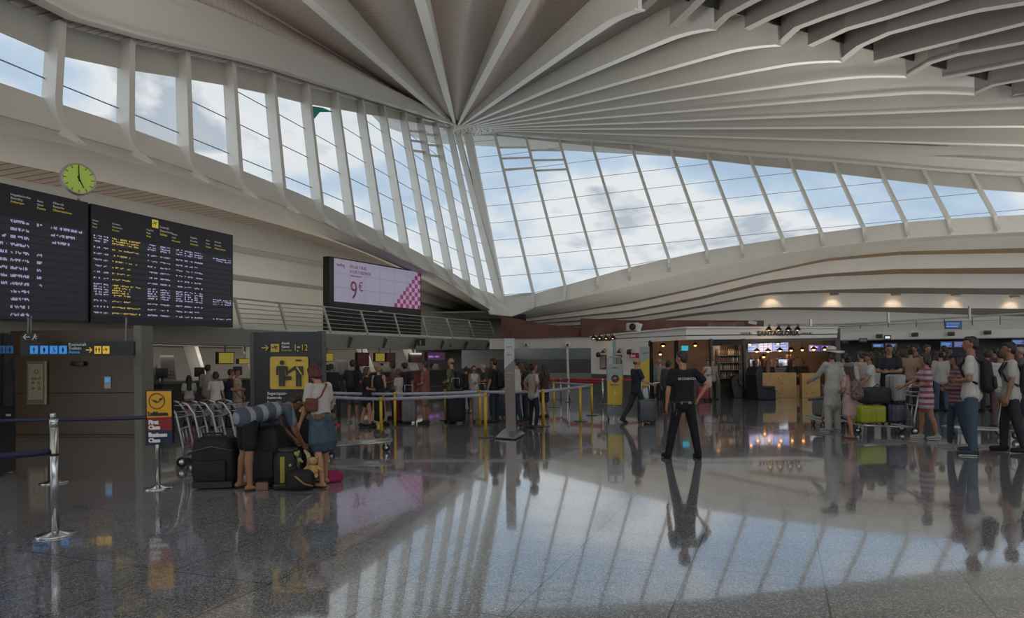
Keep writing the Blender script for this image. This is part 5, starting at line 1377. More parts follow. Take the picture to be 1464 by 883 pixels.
def yb(a, b_, dz=-.05, m=M_beltw): 
    ra, pa, ha = YP[a]; rb, pb, hb = YP[b_]; belt(ra, pa, ha + dz, pb, hb + dz, m, .07)
yb('a', 'e'); yb('b', 'd'); yb('c', 'd', -.04); yb('d', 'f'); yb('f', 'i'); yb('g', 'i', -.04)
ra, pa, ha = YP['a']; q = pt(455, 566, pa.y + 1.2); belt(ra, pa, ha - .05, q, q.z, M_beltw, .07)
ra, pa, ha = YP['b']; q = pt(462, 561, pa.y + .6); belt(ra, pa, ha - .05, q, q.z, M_beltw, .07)
SP = {}
for k, x, y, t, lb in (('a', 802, 571, 541, 'small silver post with a round white base, left one behind the red belts'), ('b', 814, 574.5, 540, 'small silver post with a round white base, middle one behind the red belts'), ('c', 862, 577, 541, 'small silver post with a round white base, beside the yellow rolling board')):
    SP[k] = post(x, y, t, M_steel, lb, 'silver posts of the far red queue', 'flat')
ra, pa, ha = SP['b']
for dz, m in ((-.04, M_red), (-.12, M_red)):
    for a, b_ in (('b', 'c'), ('a', 'b')): belt(SP[a][0], SP[a][1], SP[a][2] + dz, SP[b_][1], SP[b_][2] + dz, m, .09)
q = pt(735, 541, 27); belt(SP['a'][0], SP['a'][1], SP['a'][2] - .06, q, q.z, M_red, .13)
q = pt(925, 543, 26); belt(SP['c'][0], SP['c'][1], SP['c'][2] - .04, q, q.z, M_red, .1)

# ------------------------------------------------------------------ baggage carts and luggage
def wheel(mb_parent, c, r_=.08, w_=.035, ax=V((1, 0, 0)), spokes=True):
    M3 = Matrix((V((0, 0, 1)), ax.cross(V((0, 0, 1))), ax)).transposed()
    o = MB().lathe([(r_ * .72, -w_ / 2), (r_ * .9, -w_ / 2), (r_, -w_ / 4), (r_, w_ / 4), (r_ * .9, w_ / 2), (r_ * .72, w_ / 2), (r_ * .72, -w_ / 2)], c, 20, M3).build('wheel', mat('tyre', '232222', .6), mb_parent)
    MB().lathe([(0, -w_ / 2 + .004), (r_ * .72, -w_ / 2 + .008), (r_ * .72, w_ / 2 - .008), (0, w_ / 2 - .004)], c, 14, M3).build('hub', M_steel, o)
    return o
def cart(px, py, rz, label, group=None, scale=1.0, loc=None):
    """airport baggage cart: long low platform, upright frame at the rear with handle and basket; local +Y is forward"""
    c = loc if loc is not None else flo(px, py)
    r = empty('baggage_cart', c, rz); tag(r, label, 'baggage cart', group); r.scale = (scale,) * 3
    M = mat('cart_metal', 'a7a8a6', .3, .9, var=.03)
    MB().tube([(-.3, -.35, .16), (-.27, .55, .2), (-.16, .72, .21), (.16, .72, .21), (.27, .55, .2), (.3, -.35, .16)], .018, 8).build('platform_frame', M, r)
    mb = MB()
    for x in (-.18, -.06, .06, .18): mb.tube([(x, -.35, .16), (x, .7, .205)], .01, 6)
    for y in (-.1, .2, .5): mb.tube([(-.28, y, .175), (.28, y, .175)], .01, 6)
    mb.build('platform_bars', M, r)
    for s_ in (-1, 1): MB().tube([(s_ * .3, -.35, .1), (s_ * .3, -.36, .35), (s_ * .29, -.46, .85), (s_ * .29, -.56, 1.0), (s_ * .27, -.66, 1.03)], .018, 8).build('upright', M, r)
    MB().tube([(-.3, -.42, .6), (.3, -.42, .6)], .014, 6).tube([(-.3, -.37, .3), (.3, -.37, .3)], .014, 6).tube([(-.1, -.37, .3), (-.1, -.42, .6)], .01, 6).tube([(.1, -.37, .3), (.1, -.42, .6)], .01, 6).build('back_grid', M, r)
    MB().tube([(-.29, -.66, 1.03), (.29, -.66, 1.03)], .022, 8).build('handle', M_black, r)
    mb = MB()
    for z, d_ in ((.98, .24), (.88, .22), (.8, .18)): mb.tube([(-.26, -.5, z), (-.25, -.5 + d_, z), (.25, -.5 + d_, z), (.26, -.5, z)], .009, 6)
    for k in range(7): x = -.24 + k * .08; mb.tube([(x, -.27, .98), (x, -.32, .8), (x, -.48, .78)], .006, 5)
    mb.build('basket', M, r)
    for x, y, z in ((-.3, -.38, .085), (.3, -.38, .085)): wheel(r, V((x, y, z)), .085, .04)
    wheel(r, V((0, .62, .07)), .07, .04); MB().bar((0, .6, .2), (0, .63, .08), .07, .02).build('wheel_fork', M, r)
    return r
def clone(r, loc, rz, label):
    c = copy_tree(r); c.location = loc; c.rotation_euler = (0, 0, rz); c['label'] = label; return c
G = 'row of nested baggage carts at left'
p0 = flo(262, 668)
dirv = V((.985, .17, 0))
ct = cart(0, 0, math.radians(-78), 'leftmost of the nested baggage carts, behind the black holdall', G, 1.0, p0 + V((.3, .35, 0)))
for k, lb in enumerate(('second nested baggage cart from the left', 'third nested baggage cart from the left', 'fourth nested baggage cart from the left, behind the bending man')):
    clone(ct, p0 + V((.3, .35, 0)) + dirv * (.27 * (k + 1)), math.radians(-78), lb)
clone(ct, flo(497, 650) + V((0, .25, 0)), math.radians(-80), 'empty baggage cart with low platform, right of the woman with the shoulder bag').__setitem__('group', '')

def suitcase(px, py, w_, d_, h_, col, rz, label, tele=.0, hard=True, cat='suitcase', loc=None, mt=None):
    c = loc if loc is not None else flo(px, py); r = empty('suitcase', c, rz); tag(r, label, cat)
    m_ = mt or mat('case_' + col, col, .35 if hard else .75, var=.08)
    mb = MB(); wz = .05
    mb.bbox((0, 0, wz + h_ / 2), (w_, d_, h_), .05 if hard else .07)
    mb.build('shell', m_, r)
    if hard:
        for k in range(4):
            x = -w_ * .33 + k * w_ * .22
            MB().bbox((x, 0, wz + h_ / 2), (w_ * .06, d_ * 1.03, h_ * .88), .008).build('ridge', m_, r)
    else:
        MB().bbox((0, -d_ / 2 - .01, wz + h_ * .35), (w_ * .78, .06, h_ * .5), .03).build('front_pocket', m_, r)
    MB().tube([(0, -d_ / 2 - .001, wz + h_ * .03)] + [(-w_ / 2 * 1.005, 0, wz + h_ * .08), (-w_ / 2 * 1.005, 0, wz + h_ * .92)], .006, 5).build('zip', M_black, r)
    MB().tube([(-.07, 0, wz + h_ - .01), (-.06, 0, wz + h_ + .03), (.06, 0, wz + h_ + .03), (.07, 0, wz + h_ - .01)], .01, 6).build('handle', M_black, r)
    for i in (-1, 1):
        for j in (-1, 1): MB().cone((i * w_ * .4 - .012, j * d_ * .33, .027), (i * w_ * .4 + .012, j * d_ * .33, .027), .027, .027, 12).bar((i * w_ * .4, j * d_ * .33, .03), (i * w_ * .4, j * d_ * .33, wz + .01), .03, .03).build('wheel', M_black, r)
    if tele: 
        MB().tube([(-.1, d_ * .3, wz + h_), (-.1, d_ * .3, wz + h_ + tele), (.1, d_ * .3, wz + h_ + tele), (.1, d_ * .3, wz + h_)], .009, 6).build('telescopic_handle', M_steel, r)
    return r
suitcase(924.5, 606, .42, .26, .56, '37383a', .1, 'dark grey hard suitcase pulled by the walking man', .42)
suitcase(1005.5, 573, .42, .26, .50, '7a1526', -.2, 'small dark red suitcase beside the woman in a white dress', .35)
suitcase(585, 605, .40, .25, .55, '6d6460', .2, 'brown-grey hard suitcase beside the woman in red trousers', .4)
suitcase(578, 597, .42, .3, .8, '141416', .1, 'black tall bag on wheels behind the brown-grey suitcase', 0, False)
suitcase(652, 605, .50, .34, .82, '121114', .1, 'large soft black suitcase in front of the bald man', .3, False)
suitcase(688, 603, .46, .28, .66, '807b74', -.1, 'pale grey hard suitcase just left of the slim totem', .3)
suitcase(713, 597, .44, .28, .62, '2b3040', .5, 'dark blue tilted suitcase behind the man in the black shirt', .2)
suitcase(951, 574, .36, .25, .55, '151517', .2, 'narrow black suitcase between the cafe customers', .35, False)
def pile(name, px, py, size, m, rz, label, cat, seed=1, loc=None, squash=1.0):
    """soft travel bag: a slumped body with folds"""
    c = loc if loc is not None else flo(px, py); r = empty(name, c, rz); tag(r, label, cat)
    rn = random.Random(seed); rows = []; n, mm = 28, 14
    w_, d_, h_ = size
    ph = [rn.uniform(0, 6.3) for _ in range(6)]
    for j in range(mm + 1):
        v_ = j / mm; th = -PI / 2 + PI * v_; row = []
        for k in range(n):
            a = 2 * PI * k / n
            cs = lambda q, e: math.copysign(abs(q) ** e, q)
            rr = 1 + .045 * math.sin(3 * a + ph[0] + 3 * v_) + .03 * math.sin(7 * a + ph[1] + 8 * v_) + .02 * math.sin(13 * v_ + ph[2] + 2 * a)
            x = w_ / 2 * cs(math.cos(a), .55) * cs(math.cos(th), .4) * rr; y = d_ / 2 * cs(math.sin(a), .55) * cs(math.cos(th), .4) * rr
            z = h_ / 2 + h_ / 2 * cs(math.sin(th), .55)
            row.append((x, y, max(0.0, z)))
        rows.append(row)
    MB().grid(rows, True, True).build('body', m, r)
    return r
M_bag = mat('nylon_black', '100f11', .7, bump=.3, scale=14)
hold = pile('holdall', 311, 695, (.56, .42, .68), M_bag, .1, 'large slumped black holdall on the floor left of the bending man', 'bag', 3)
MB().tube([(-.16, -.1, .62), (-.12, -.12, .72), (.1, -.12, .72), (.14, -.1, .62)], .014, 8).build('handle', M_bag, hold)
MB().tube([(-.25, -.2, .5), (0, -.24, .56), (.25, -.2, .5)], .006, 5).build('zip', M_gd, hold)
MB().bbox((-.02, -.21, .24), (.4, .06, .28), .03).build('front_pocket', M_bag, hold)
MB().prism([(-.25, -.22, .02), (.25, -.22, .02), (.25, -.22, .1), (-.25, -.22, .1)], (0, .4, 0)).build('wheeled_base', mat('bag_base', '2a2220', .6), hold)
ho2 = pile('holdall', 386, 693, (.42, .4, .80), M_bag, -.1, 'tall black bag standing between the bending man and the open rucksack', 'bag', 9)
MB().tube([(-.1, -.1, .76), (-.08, -.1, .86), (.08, -.1, .86), (.1, -.1, .76)], .014, 8).build('handle', M_bag, ho2)
MB().bbox((0, -.2, .3), (.3, .05, .36), .03).build('front_pocket', M_bag, ho2)
ruck = pile('rucksack', 412, 697, (.34, .3, .5), mat('ruck_dark', '1b1b16', .7, bump=.3), .2, 'open black and yellow rucksack the man is packing', 'rucksack', 5)
MB().bbox((-.05, -.15, .26), (.06, .03, .34), .01).build('yellow_stripe', mat('ruck_yellow', '8f8a2a', .6), ruck)
MB().tube([(.1, -.14, .44), (.16, -.2, .3), (.12, -.16, .1)], .012, 6).build('strap', M_black, ruck)
MB().lathe([(.1, .46), (.13, .5), (.12, .52), (.1, .5)], (0, 0, 0), 16).build('open_rim', mat('ruck_rim', '3a3a30', .6), ruck)
r2 = pile('rucksack', 430, 699, (.36, .3, .26), mat('ruck2', '191617', .7, bump=.3), .5, 'small black rucksack lying beside the open one', 'rucksack', 6)
MB().tube([(-.1, -.14, .2), (0, -.2, .1), (.12, -.15, .05)], .012, 6).build('strap', mat('ruck_tan', '9b7a3a', .6), r2)
# soft toys and small bags on top
def plush(px, py, z, col, s_, label):
    c = flo(px, py); c.z = z; r = empty('plush_toy', c); tag(r, label, 'soft toy')
    m_ = mat('plush_' + col, col, .9, bump=.4, scale=30)
    MB().ball((0, 0, .07 * s_), (.07 * s_, .06 * s_, .075 * s_)).build('body', m_, r); MB().ball((0, -.01, .18 * s_), (.055 * s_, .05 * s_, .05 * s_)).build('head', m_, r)
    for i in (-1, 1):
        MB().ball((i * .045 * s_, 0, .225 * s_), .02 * s_, 8, 6).build('ear', m_, r); MB().cone((i * .05 * s_, -.01, .12 * s_), (i * .12 * s_, -.04, .06 * s_), .02 * s_, .015 * s_, 8).build('arm', m_, r); MB().cone((i * .04 * s_, -.02, .03 * s_), (i * .07 * s_, -.12 * s_, .02 * s_), .025 * s_, .02 * s_, 8).build('leg', m_, r)
        MB().ball((i * .02 * s_, -.055 * s_, .19 * s_), .006 * s_, 6, 4).build('eye', M_black, r)
plush(448, 698, .16, 'b09055', 1.1, 'tan soft toy on the bags beside the standing woman'); plush(424, 698, .3, '9fa060', .8, 'yellow-green soft toy peeking from the rucksack')
hn = MB().tube([(0, 0, 0), (.02, 0, .08), (0, 0, .17), (-.05, 0, .23)], [.035, .035, .03, .012], 10).build('pale_horn_toy', mat('horn_pale', 'b5ad96', .7)); hn.location = flo(441, 696) + V((0, 0, .26)); tag(hn, 'pale curved toy sticking up from the pile of bags', 'toy')
bx_ = MB().bbox((0, 0, .05), (.15, .1, .1), .01).build('carton', mat('carton_pink', '7c5c50', .7)); bx_.location = flo(375, 700); bx_.rotation_euler.z = .2; tag(bx_, 'small brownish pink carton on the floor by the man in flip-flops', 'box')
pk_ = pile('cloth_bag', 478, 688, (.22, .2, .15), mat('pink_cloth', '9a1f52', .8, bump=.4), .3, 'crumpled bright pink cloth bag on the floor behind the woman', 'bag', 8); MB().tube([(-.05, 0, .14), (0, 0, .19), (.05, 0, .14)], .008, 5).build('handle', mat('pink_cloth', '9a1f52', .8), pk_)
sd_ = pile('pouch', 405, 699, (.24, .16, .09), mat('pouch_dark', '1a1412', .6), .1, 'flat dark pouch with brass trim on the floor before the bags', 'bag', 12); MB().tube([(-.1, -.07, .06), (.1, -.07, .06)], .006, 5).build('zip', mat('brass', '9a7a3a', .3, .8), sd_)
# carts and luggage on the right
cr1 = clone(ct, flo(1187, 612) + V((0, .15, 0)), math.radians(4), 'baggage cart with folded pushchair in front of the woman in the white hat'); cr1['group'] = ''
cr2c = flo(1283, 622) + V((0, .3, 0)); cr2 = clone(ct, cr2c, math.radians(84), 'loaded baggage cart with the lime green case, pushed by the woman in checks'); cr2['group'] = ''
cr3 = clone(ct, flo(1426, 628) + V((0, .3, 0)), math.radians(80), 'empty baggage cart between the rucksack man and the last man on the right'); cr3['group'] = ''
u = V((-1, .05, 0)).normalized()
suitcase(0, 0, .56, .34, .36, '9aa01c', math.radians(4), 'lime green hard suitcase on the cart of the woman in checks', 0, True, 'suitcase', cr2c + V((-.42, -.02, .19)))
suitcase(0, 0, .42, .36, .40, '1b1f33', math.radians(4), 'dark navy case beside the lime green one on the cart', 0, True, 'suitcase', cr2c + V((.08, -.02, .19)))
mbp = MB().bbox((0, 0, .0), (.1, .01, .14), .004).build('black_badge', M_black); mbp.parent = bpy.data.objects.get('suitcase.008') or None
b3 = pile('travel_bag', 0, 0, (.62, .36, .36), mat('bag_charcoal', '29292c', .7, bump=.3), 0.05, 'charcoal grey soft bag lying on top of the lime green case', 'bag', 15, cr2c + V((-.3, 0, .62))); MB().tube([(-.12, -.1, .33), (0, -.12, .42), (.12, -.1, .33)], .012, 6).build('handle', M_black, b3)
suitcase(0, 0, .26, .34, .55, '8b8a88', math.radians(4), 'silver ribbed case standing on the navy case', 0, True, 'suitcase', cr2c + V((.13, -.02, .63)))
g1 = empty('folded_pushchair', flo(1180, 610) + V((0, 0, .22))); tag(g1, 'folded pushchair in red and blue stripes hanging over the cart beside the white hat', 'pushchair')
MB().tube([(-.42, -.1, .42), (-.1, -.1, .46), (.1, 0, .46)], .035, 8).build('grey_handle_roll', mat('roll_grey', '5c6368', .6), g1)
for k, c_ in enumerate(('8e3a30', '2c3f6b', 'a0603a', '2c3f6b')): MB().tube([(-.16 + k * .06, -.1, .36), (-.14 + k * .06, -.14, .15), (-.06 + k * .04, -.1, -.02)], .03, 8).build('fabric_stripe', mat('stripe_' + c_, c_, .8), g1)
for i in (-1, 1): MB().tube([(-.1, i * .1 - .05, .45), (.1, i * .1, -.05)], .012, 6).build('tube', M_steel, g1)
bh = pile('travel_bag', 0, 0, (.42, .4, .42), mat('bag_grey', '6f6d68', .8, bump=.3), 0, 'grey soft bag standing on the cart behind the woman in the white hat', 'bag', 17, flo(1187, 612) + V((.0, .35, .24))); MB().tube([(-.1, 0, .4), (0, 0, .47), (.1, 0, .4)], .012, 6).build('handle', M_black, bh)

# plants behind the crowd
def plant(px, py, hgt, label, seed):
    rn = random.Random(seed); c = flo(px, py); r = empty('potted_plant', c); tag(r, label, 'plant', 'potted plants at the back of the right queue')
    MB().lathe([(0, 0), (.2, 0), (.26, .45), (.24, .46), (.22, .42), (0, .42)], (0, 0, 0), 18).build('pot', mat('pot_grey', '4b4742', .7), r)
    MB().tube([(0, 0, .4), (.02, 0, hgt * .6), (0, 0, hgt * .9)], .02, 6).build('stem', mat('stem', '4c3c28', .8), r)
    mb = MB()
    for k in range(260):
        th = rn.uniform(0, 2 * PI); ph = math.acos(rn.uniform(-.8, 1)); R = (hgt - .7) * .5 * rn.uniform(.5, 1)
        p = V((R * math.sin(ph) * math.cos(th) * .9, R * math.sin(ph) * math.sin(th) * .9, hgt - (hgt - .7) * .5 + R * math.cos(ph)))
        d_ = V((rn.uniform(-1, 1), rn.uniform(-1, 1), rn.uniform(-.5, .8))).normalized() * .09; s_ = d_.cross(V((rn.uniform(-1, 1), rn.uniform(-1, 1), 1))).normalized() * .028
        mb.poly(p, p + d_ * .5 + s_, p + d_, p + d_ * .5 - s_)
    mb.build('leaves', mat('leaf_green', '4c5e2c', .6, var=.4, scale=9), r)
plant(1251, 572, 2.0, 'leafy potted plant left of the man with crossed arms', 2); plant(1288, 574, 2.0, 'leafy potted plant right of the man with crossed arms', 3)
# waste bin / white partition behind the crowd
pw1 = flo(1255, 575); o = MB().bbox(pw1 + V((-.0, -.25, .62)), (1.6, .08, 1.24), .02).build('queue_partition', mat('partition_white', '9c9a93', .5)); tag(o, 'pale waist high partition behind the boy in the white shirt', 'partition')
# ------------------------------------------------------------------ people
def vdir(f, o, s):                       # direction: f degrees forward from hanging down, o degrees outward on side s
    f, o = math.radians(f), math.radians(o)
    return V((s * math.sin(o), math.sin(f) * math.cos(o), -math.cos(f) * math.cos(o)))
def ecap(mb, p0, p1, a, b_, side=V((1, 0, 0)), n=14, m=4):
    """capsule with an elliptical, tapering section; a, b_ = (half width along side, half depth)"""
    p0, p1 = V(p0), V(p1); z = (p1 - p0)
    L_ = z.length; z = z.normalized() if L_ > 1e-6 else V((0, 0, 1))
    x = (side - z * side.dot(z))
    x = x.normalized() if x.length > 1e-3 else frame_from(z)[0]
    y = z.cross(x); rows = []
    def ring(c, rx, ry): return [c + x * (rx * math.cos(2 * PI * k / n)) + y * (ry * math.sin(2 * PI * k / n)) for k in range(n)]
    for j in range(m):
        t = PI / 2 * (1 - j / m); rows.append(ring(p0 - z * (min(a) * math.sin(t)), a[0] * math.cos(t) + 1e-4, a[1] * math.cos(t) + 1e-4))
    rows.append(ring(p0, *a)); rows.append(ring(p0.lerp(p1, .5), (a[0] + b_[0]) / 2, (a[1] + b_[1]) / 2)); rows.append(ring(p1, *b_))
    for j in range(m - 1, -1, -1):
        t = PI / 2 * (1 - j / m); rows.append(ring(p1 + z * (min(b_) * math.sin(t)), b_[0] * math.cos(t) + 1e-4, b_[1] * math.cos(t) + 1e-4))
    mb.grid(rows, True, True); mb.poly(*reversed(rows[0])); mb.poly(*rows[-1])
def lc(mb, p0, p1, r0, r1): ecap(mb, p0, p1, (r0, r0), (r1, r1))
LC = bpy.context.view_layer.layer_collection.children['hall']; LC.exclude = True   # keeps the evaluation light while the figures are made
def fuse(mb, name, m, parent, vox, smooth=2, extra=None):
    """weld the overlapping volumes of one body part into a single continuous skin"""
    me = bpy.data.meshes.new(name); me.from_pydata(mb.v, [], mb.f)
    o = bpy.data.objects.new('tmp', me); S.collection.objects.link(o)
    bm = bmesh.new(); bm.from_mesh(me); bmesh.ops.recalc_face_normals(bm, faces=bm.faces); bm.to_mesh(me); bm.free()
    md = o.modifiers.new('r', 'REMESH'); md.mode = 'VOXEL'; md.voxel_size = vox
    if smooth:
        sm_ = o.modifiers.new('s', 'SMOOTH'); sm_.iterations = smooth; sm_.factor = .6
    dg = bpy.context.evaluated_depsgraph_get(); dg.update()
    res = bpy.data.meshes.new_from_object(o.evaluated_get(dg))
    bpy.data.objects.remove(o); bpy.data.meshes.remove(me)
    if extra is not None and extra.v:
        bm = bmesh.new(); bm.from_mesh(res)
        k = [bm.verts.new(v) for v in extra.v]
        for f in extra.f:
            try: bm.faces.new([k[i] for i in f])
            except ValueError: pass
        bm.to_mesh(res); bm.free()
    res.polygons.foreach_set('use_smooth', [True] * len(res.polygons))
    res.materials.clear(); res.materials.append(m); res.name = name
    ob = bpy.data.objects.new(name, res); COL.objects.link(ob); ob.parent = parent
    return ob
ARMS = {
 'down': ((4, 9), (14, 4)), 'back': ((-18, 8), (-5, 2)), 'fwd': ((22, 8), (40, 2)), 'hold': ((2, 9), (80, -50)), 'akimbo': ((-22, 42), (12, -38)), 'crossed': ((24, 8), (86, -68)),
 'push': ((38, 6), (62, 0)), 'phone': ((18, 10), (128, -18)), 'reach': ((60, 6), (72, 0)), 'point': ((62, 12), (80, 5)), 'chest': ((10, 14), (105, -45)), 'pull': ((-22, 12), (-30, 8)), 'down2': ((0, 12), (4, 8)), 'dig': ((68, 4), (50, -2)), 'knee': ((35, 8), (70, -5)),
}
LEGS = {
 'stand': (((1, 3), (-2, 2)), ((1, 3), (-2, 2))), 'wide': (((2, 10), (0, 9)), ((-1, 10), (-3, 9))), 'walk': (((20, 2), (-4, 1)), ((-14, 2), (-40, 1))), 'stride': (((24, 2), (8, 1)), ((-20, 2), (-34, 1))),
 'contra': (((8, 5), (-10, 2)), ((-2, 3), (-3, 3))), 'sit': (((84, 8), (2, 2)), ((84, 8), (4, 2))), 'step': (((10, 4), (2, 2)), ((-8, 4), (-14, 3))), 'cross': (((12, -2), (-2, -5)), ((0, 4), (-4, 2))), 'bend': (((-4, 5), (-2, 4)), ((4, 5), (-8, 4))),
}
SK = {'a': 'a9795c', 'b': '94684e', 'c': 'b58a6e', 'd': '7c563f'}
def skin(k): return mat('skin_' + k, SK[k], .55, var=.05, scale=12)
def cloth(col, nm='fabric'): return mat(nm + '_' + col, col, .85, var=.1, scale=9, bump=.15)
def plaid(name, c0, c1, sc=9.0):
    if name in MATS: return MATS[name]
    m = stripes(name, c0, c1, sc, 'Z', .45, .85)
    return m
def person(px, py, ytop, face, label, sex='m', skin_='a', hair='short', hairc='1d1613', top='tee', topc='cfcbc4', bot='trousers', botc='22242c', shoes='26211f',
           arms=('down', 'down'), legs='stand', lean=0.0, head=(0, 0), group=None, H=None, vox=None, mirror=False, loc=None, topm=None, botm=None, dressed=None, hem=None):
    c = flo(px, py) if loc is None else loc
    if H is None: H = (py - ytop) / F_PX * c.y
    r = empty('person', c, -math.radians(face)); tag(r, label, 'person', group)
    vx = vox or (.011 if c.y < 13 else (.014 if c.y < 20 else .019))
    fem = sex == 'f'; ch = sex == 'k'
    hs = 1.18 if ch else 1.0                 # children have larger heads
    LG = LEGS[legs] if isinstance(legs, str) else legs
    tl = math.radians(lean); fw = V((0, math.sin(tl), math.cos(tl))); bw_ = V((0, -math.cos(tl), math.sin(tl)))  # spine up, spine back
    bwd = V((0, -math.cos(tl), math.sin(tl)))
    def spine(z, x=0.0, y=0.0):             # body coordinate on the torso (y forward)
        k = z * H
        bend = V((0, math.cos(tl), -math.sin(tl)))
        return pel + fw * k + V((x * H, 0, 0)) + bend * (y * H)
    hipw = .054 if fem else .05
    J = {}
    for i, s_ in enumerate((1, -1)):
        (tf, to), (sf, so) = LG[i]
        hp = V((s_ * hipw * H, 0, -.02 * H)); kn = hp + vdir(tf, to, s_) * (.235 * H); an = kn + vdir(sf, so, s_) * (.235 * H)
        J[s_] = [hp, kn, an]
    low = min(J[1][2].z, J[-1][2].z)
    ph = .042 * H - low
    mid = (V((J[1][2].x, J[1][2].y, 0)) + V((J[-1][2].x, J[-1][2].y, 0))) / 2 if legs != 'sit' else V((0, 0, 0))
    off = V((-mid.x, -mid.y, ph)); pel = off
    for s_ in (1, -1): J[s_] = [p + off for p in J[s_]]
    shw = .098 if fem else (.108 if not ch else .095)
    A = {}
    for i, s_ in enumerate((1, -1)):
        spec = ARMS[arms[i]] if isinstance(arms[i], str) else arms[i]
        (uf, uo), (ff, fo) = spec
        sh = spine(.285, s_ * shw)
        el = sh + vdir(uf, uo, s_) * (.168 * H); wr = el + vdir(ff, fo, s_) * (.142 * H)
        A[s_] = [sh, el, wr, vdir(ff, fo, s_)]
    nb = spine(.31); hy, hp_ = math.radians(head[0]), math.radians(head[1])   # yaw to the right, pitch down
    nk = nb + (fw * .7 + V((0, 0, .3))).normalized() * (.045 * H) if lean < 50 else nb + fw * (.05 * H)
    HM = Matrix.Rotation(-hy, 3, 'Z') @ Matrix.Rotation(-(hp_ + tl * .35), 3, 'X')
    hc = nk + HM @ V((0, .012 * H, .062 * H * hs))
    hd = lambda x, y, z: hc + HM @ (V((x, y, z)) * H * hs)
    HX = HM @ V((1, 0, 0))
    k_ = .92 if fem else 1.0
    # ---- body
    b = MB()
    b.ball(hc + HM @ V((0, -.004 * H, .008 * H)), (.043 * H * hs, .053 * H * hs, .057 * H * hs), 16, 12, HM)
    ecap(b, hd(0, .010, -.016), hd(0, .024, -.042), (.037 * H * hs, .036 * H * hs), (.024 * H * hs, .021 * H * hs), HX)
    lc(b, hd(0, .047, .004), hd(0, .057, -.014), .006 * H * hs, .0085 * H * hs)           # nose
    for s_ in (1, -1): b.ball(hd(s_ * .044, -.002, -.006), (.006 * H * hs, .011 * H * hs, .017 * H * hs), 8, 6, HM)
    ecap(b, hd(0, .045, -.032), hd(0, .046, -.030), (.012 * H * hs, .007 * H * hs), (.012 * H * hs, .006 * H * hs), HX)
    lc(b, spine(.285), hd(0, -.004, -.03), .034 * H * k_, .031 * H * k_)
    tw = 1.0
    ct = .86 if top else 1; cl = .74 if bot in ('trousers', 'loose', 'slim') else 1; ca = .8 if top in ('tee', 'polo', 'shirt', 'jacket') else 1; cf = .7 if top in ('shirt', 'jacket') else 1; k_ *= ct
    ecap(b, spine(.26), spine(.20), (.088 * H * k_, .05 * H), (.090 * H * k_, .06 * H)); ecap(b, spine(.20), spine(.09), (.090 * H * k_, .058 * H), (.074 * H * k_, .05 * H)); ecap(b, spine(.09), spine(-.01), (.074 * H * k_, .05 * H * ct), (.088 * H * ct, .058 * H * ct)); k_ /= ct
    for s_ in (1, -1):
        hp, kn, an = J[s_]; sh, el, wr, fd = A[s_]
        lc(b, hp, kn, .044 * H * cl, .031 * H * cl); calf = kn.lerp(an, .3); bk = V((0, -.008 * H * cl, 0)); lc(b, kn, calf + bk, .029 * H * cl, .032 * H * cl); lc(b, calf + bk, an, .031 * H * cl, .019 * H * cl)
        toe = V((s_ * .012 * H, .095 * H, -.024 * H)); tilt = 0
        sp = LG[0 if s_ == 1 else 1][1][0]
        if sp < -25 : toe = V((0, .07 * H, -.07 * H))
        if sp > 6 and legs != 'sit': toe = V((0, .095 * H, -.0 * H))
        J[s_].append(toe)
        ecap(b, an + V((0, -.022 * H, -.02 * H)), an + toe, (.022 * H, .019 * H), (.026 * H, .012 * H))
        lc(b, sh, el, .028 * H * k_ * ca, .0225 * H * k_ * (1 if cf == 1 else cf)); lc(b, sh, spine(.24, s_ * .05), .027 * H * k_ * ca, .034 * H * ct); lc(b, el, el.lerp(wr, .3), .0225 * H * k_ * cf, .023 * H * k_ * cf); lc(b, el.lerp(wr, .3), wr, .022 * H * k_ * cf, .0145 * H * k_ * (cf * .4 + .6))
    # ---- hands: palm, four fingers of unequal length, thumb
    hb = MB()
    for s_ in (1, -1):
        sh, el, wr, fd = A[s_]
        inn = V((-s_, 0, 0)); inn = (inn - fd * inn.dot(fd)); inn = inn.normalized() if inn.length > .1 else V((0, 0, -1))
        ac = fd.cross(inn).normalized()
        if ac.y < 0: ac = -ac                         # points towards the thumb side
        pe = wr + fd * .05 * H
        ecap(hb, wr, pe, (.016 * H, .011 * H), (.022 * H, .009 * H), ac, 10, 2)
        for q, (u_, ln) in enumerate(((.017, .040), (.006, .045), (-.005, .042), (-.016, .033))):
            f0 = pe + ac * (u_ * H); f1 = f0 + (fd + inn * .25).normalized() * (ln * .55 * H); f2 = f1 + (fd + inn * 1.1).normalized() * (ln * .45 * H)
            hb.tube([f0 - fd * .008 * H, f0, f1, f2], [.0055 * H, .0052 * H, .0048 * H, .0035 * H], 6)
        t0 = wr + fd * .016 * H + ac * .012 * H; t1 = t0 + (fd * .7 + ac * .8).normalized() * .026 * H; t2 = t1 + (fd + inn * .5).normalized() * .022 * H
        hb.tube([t0, t1, t2], [.0065 * H, .0058 * H, .004 * H], 6)
    fuse(b, 'body', skin(skin_), r, vx, 2, hb)
    # ---- face
    if vx < .018:
        mb = MB()
        for s_ in (1, -1): mb.ball(hd(s_ * .018, .0475, .004), (.0055 * H * hs, .004 * H * hs, .0035 * H * hs), 8, 5, HM); mb.bar(hd(s_ * .010, .050, .015), hd(s_ * .027, .046, .015), .003 * H, .003 * H)
        mb.build('eyes', mat('eye_dark', '1a1310', .3), r)
        MB().ball(hd(0, .0565, -.032), (.011 * H * hs, .003 * H * hs, .0035 * H * hs), 8, 5, HM).build('mouth', mat('lip', '7a4038', .5), r)
    # ---- hair
    hm = mat('hair_' + hairc, hairc, .5, var=.25, scale=40, bump=.3)
    hr = MB()
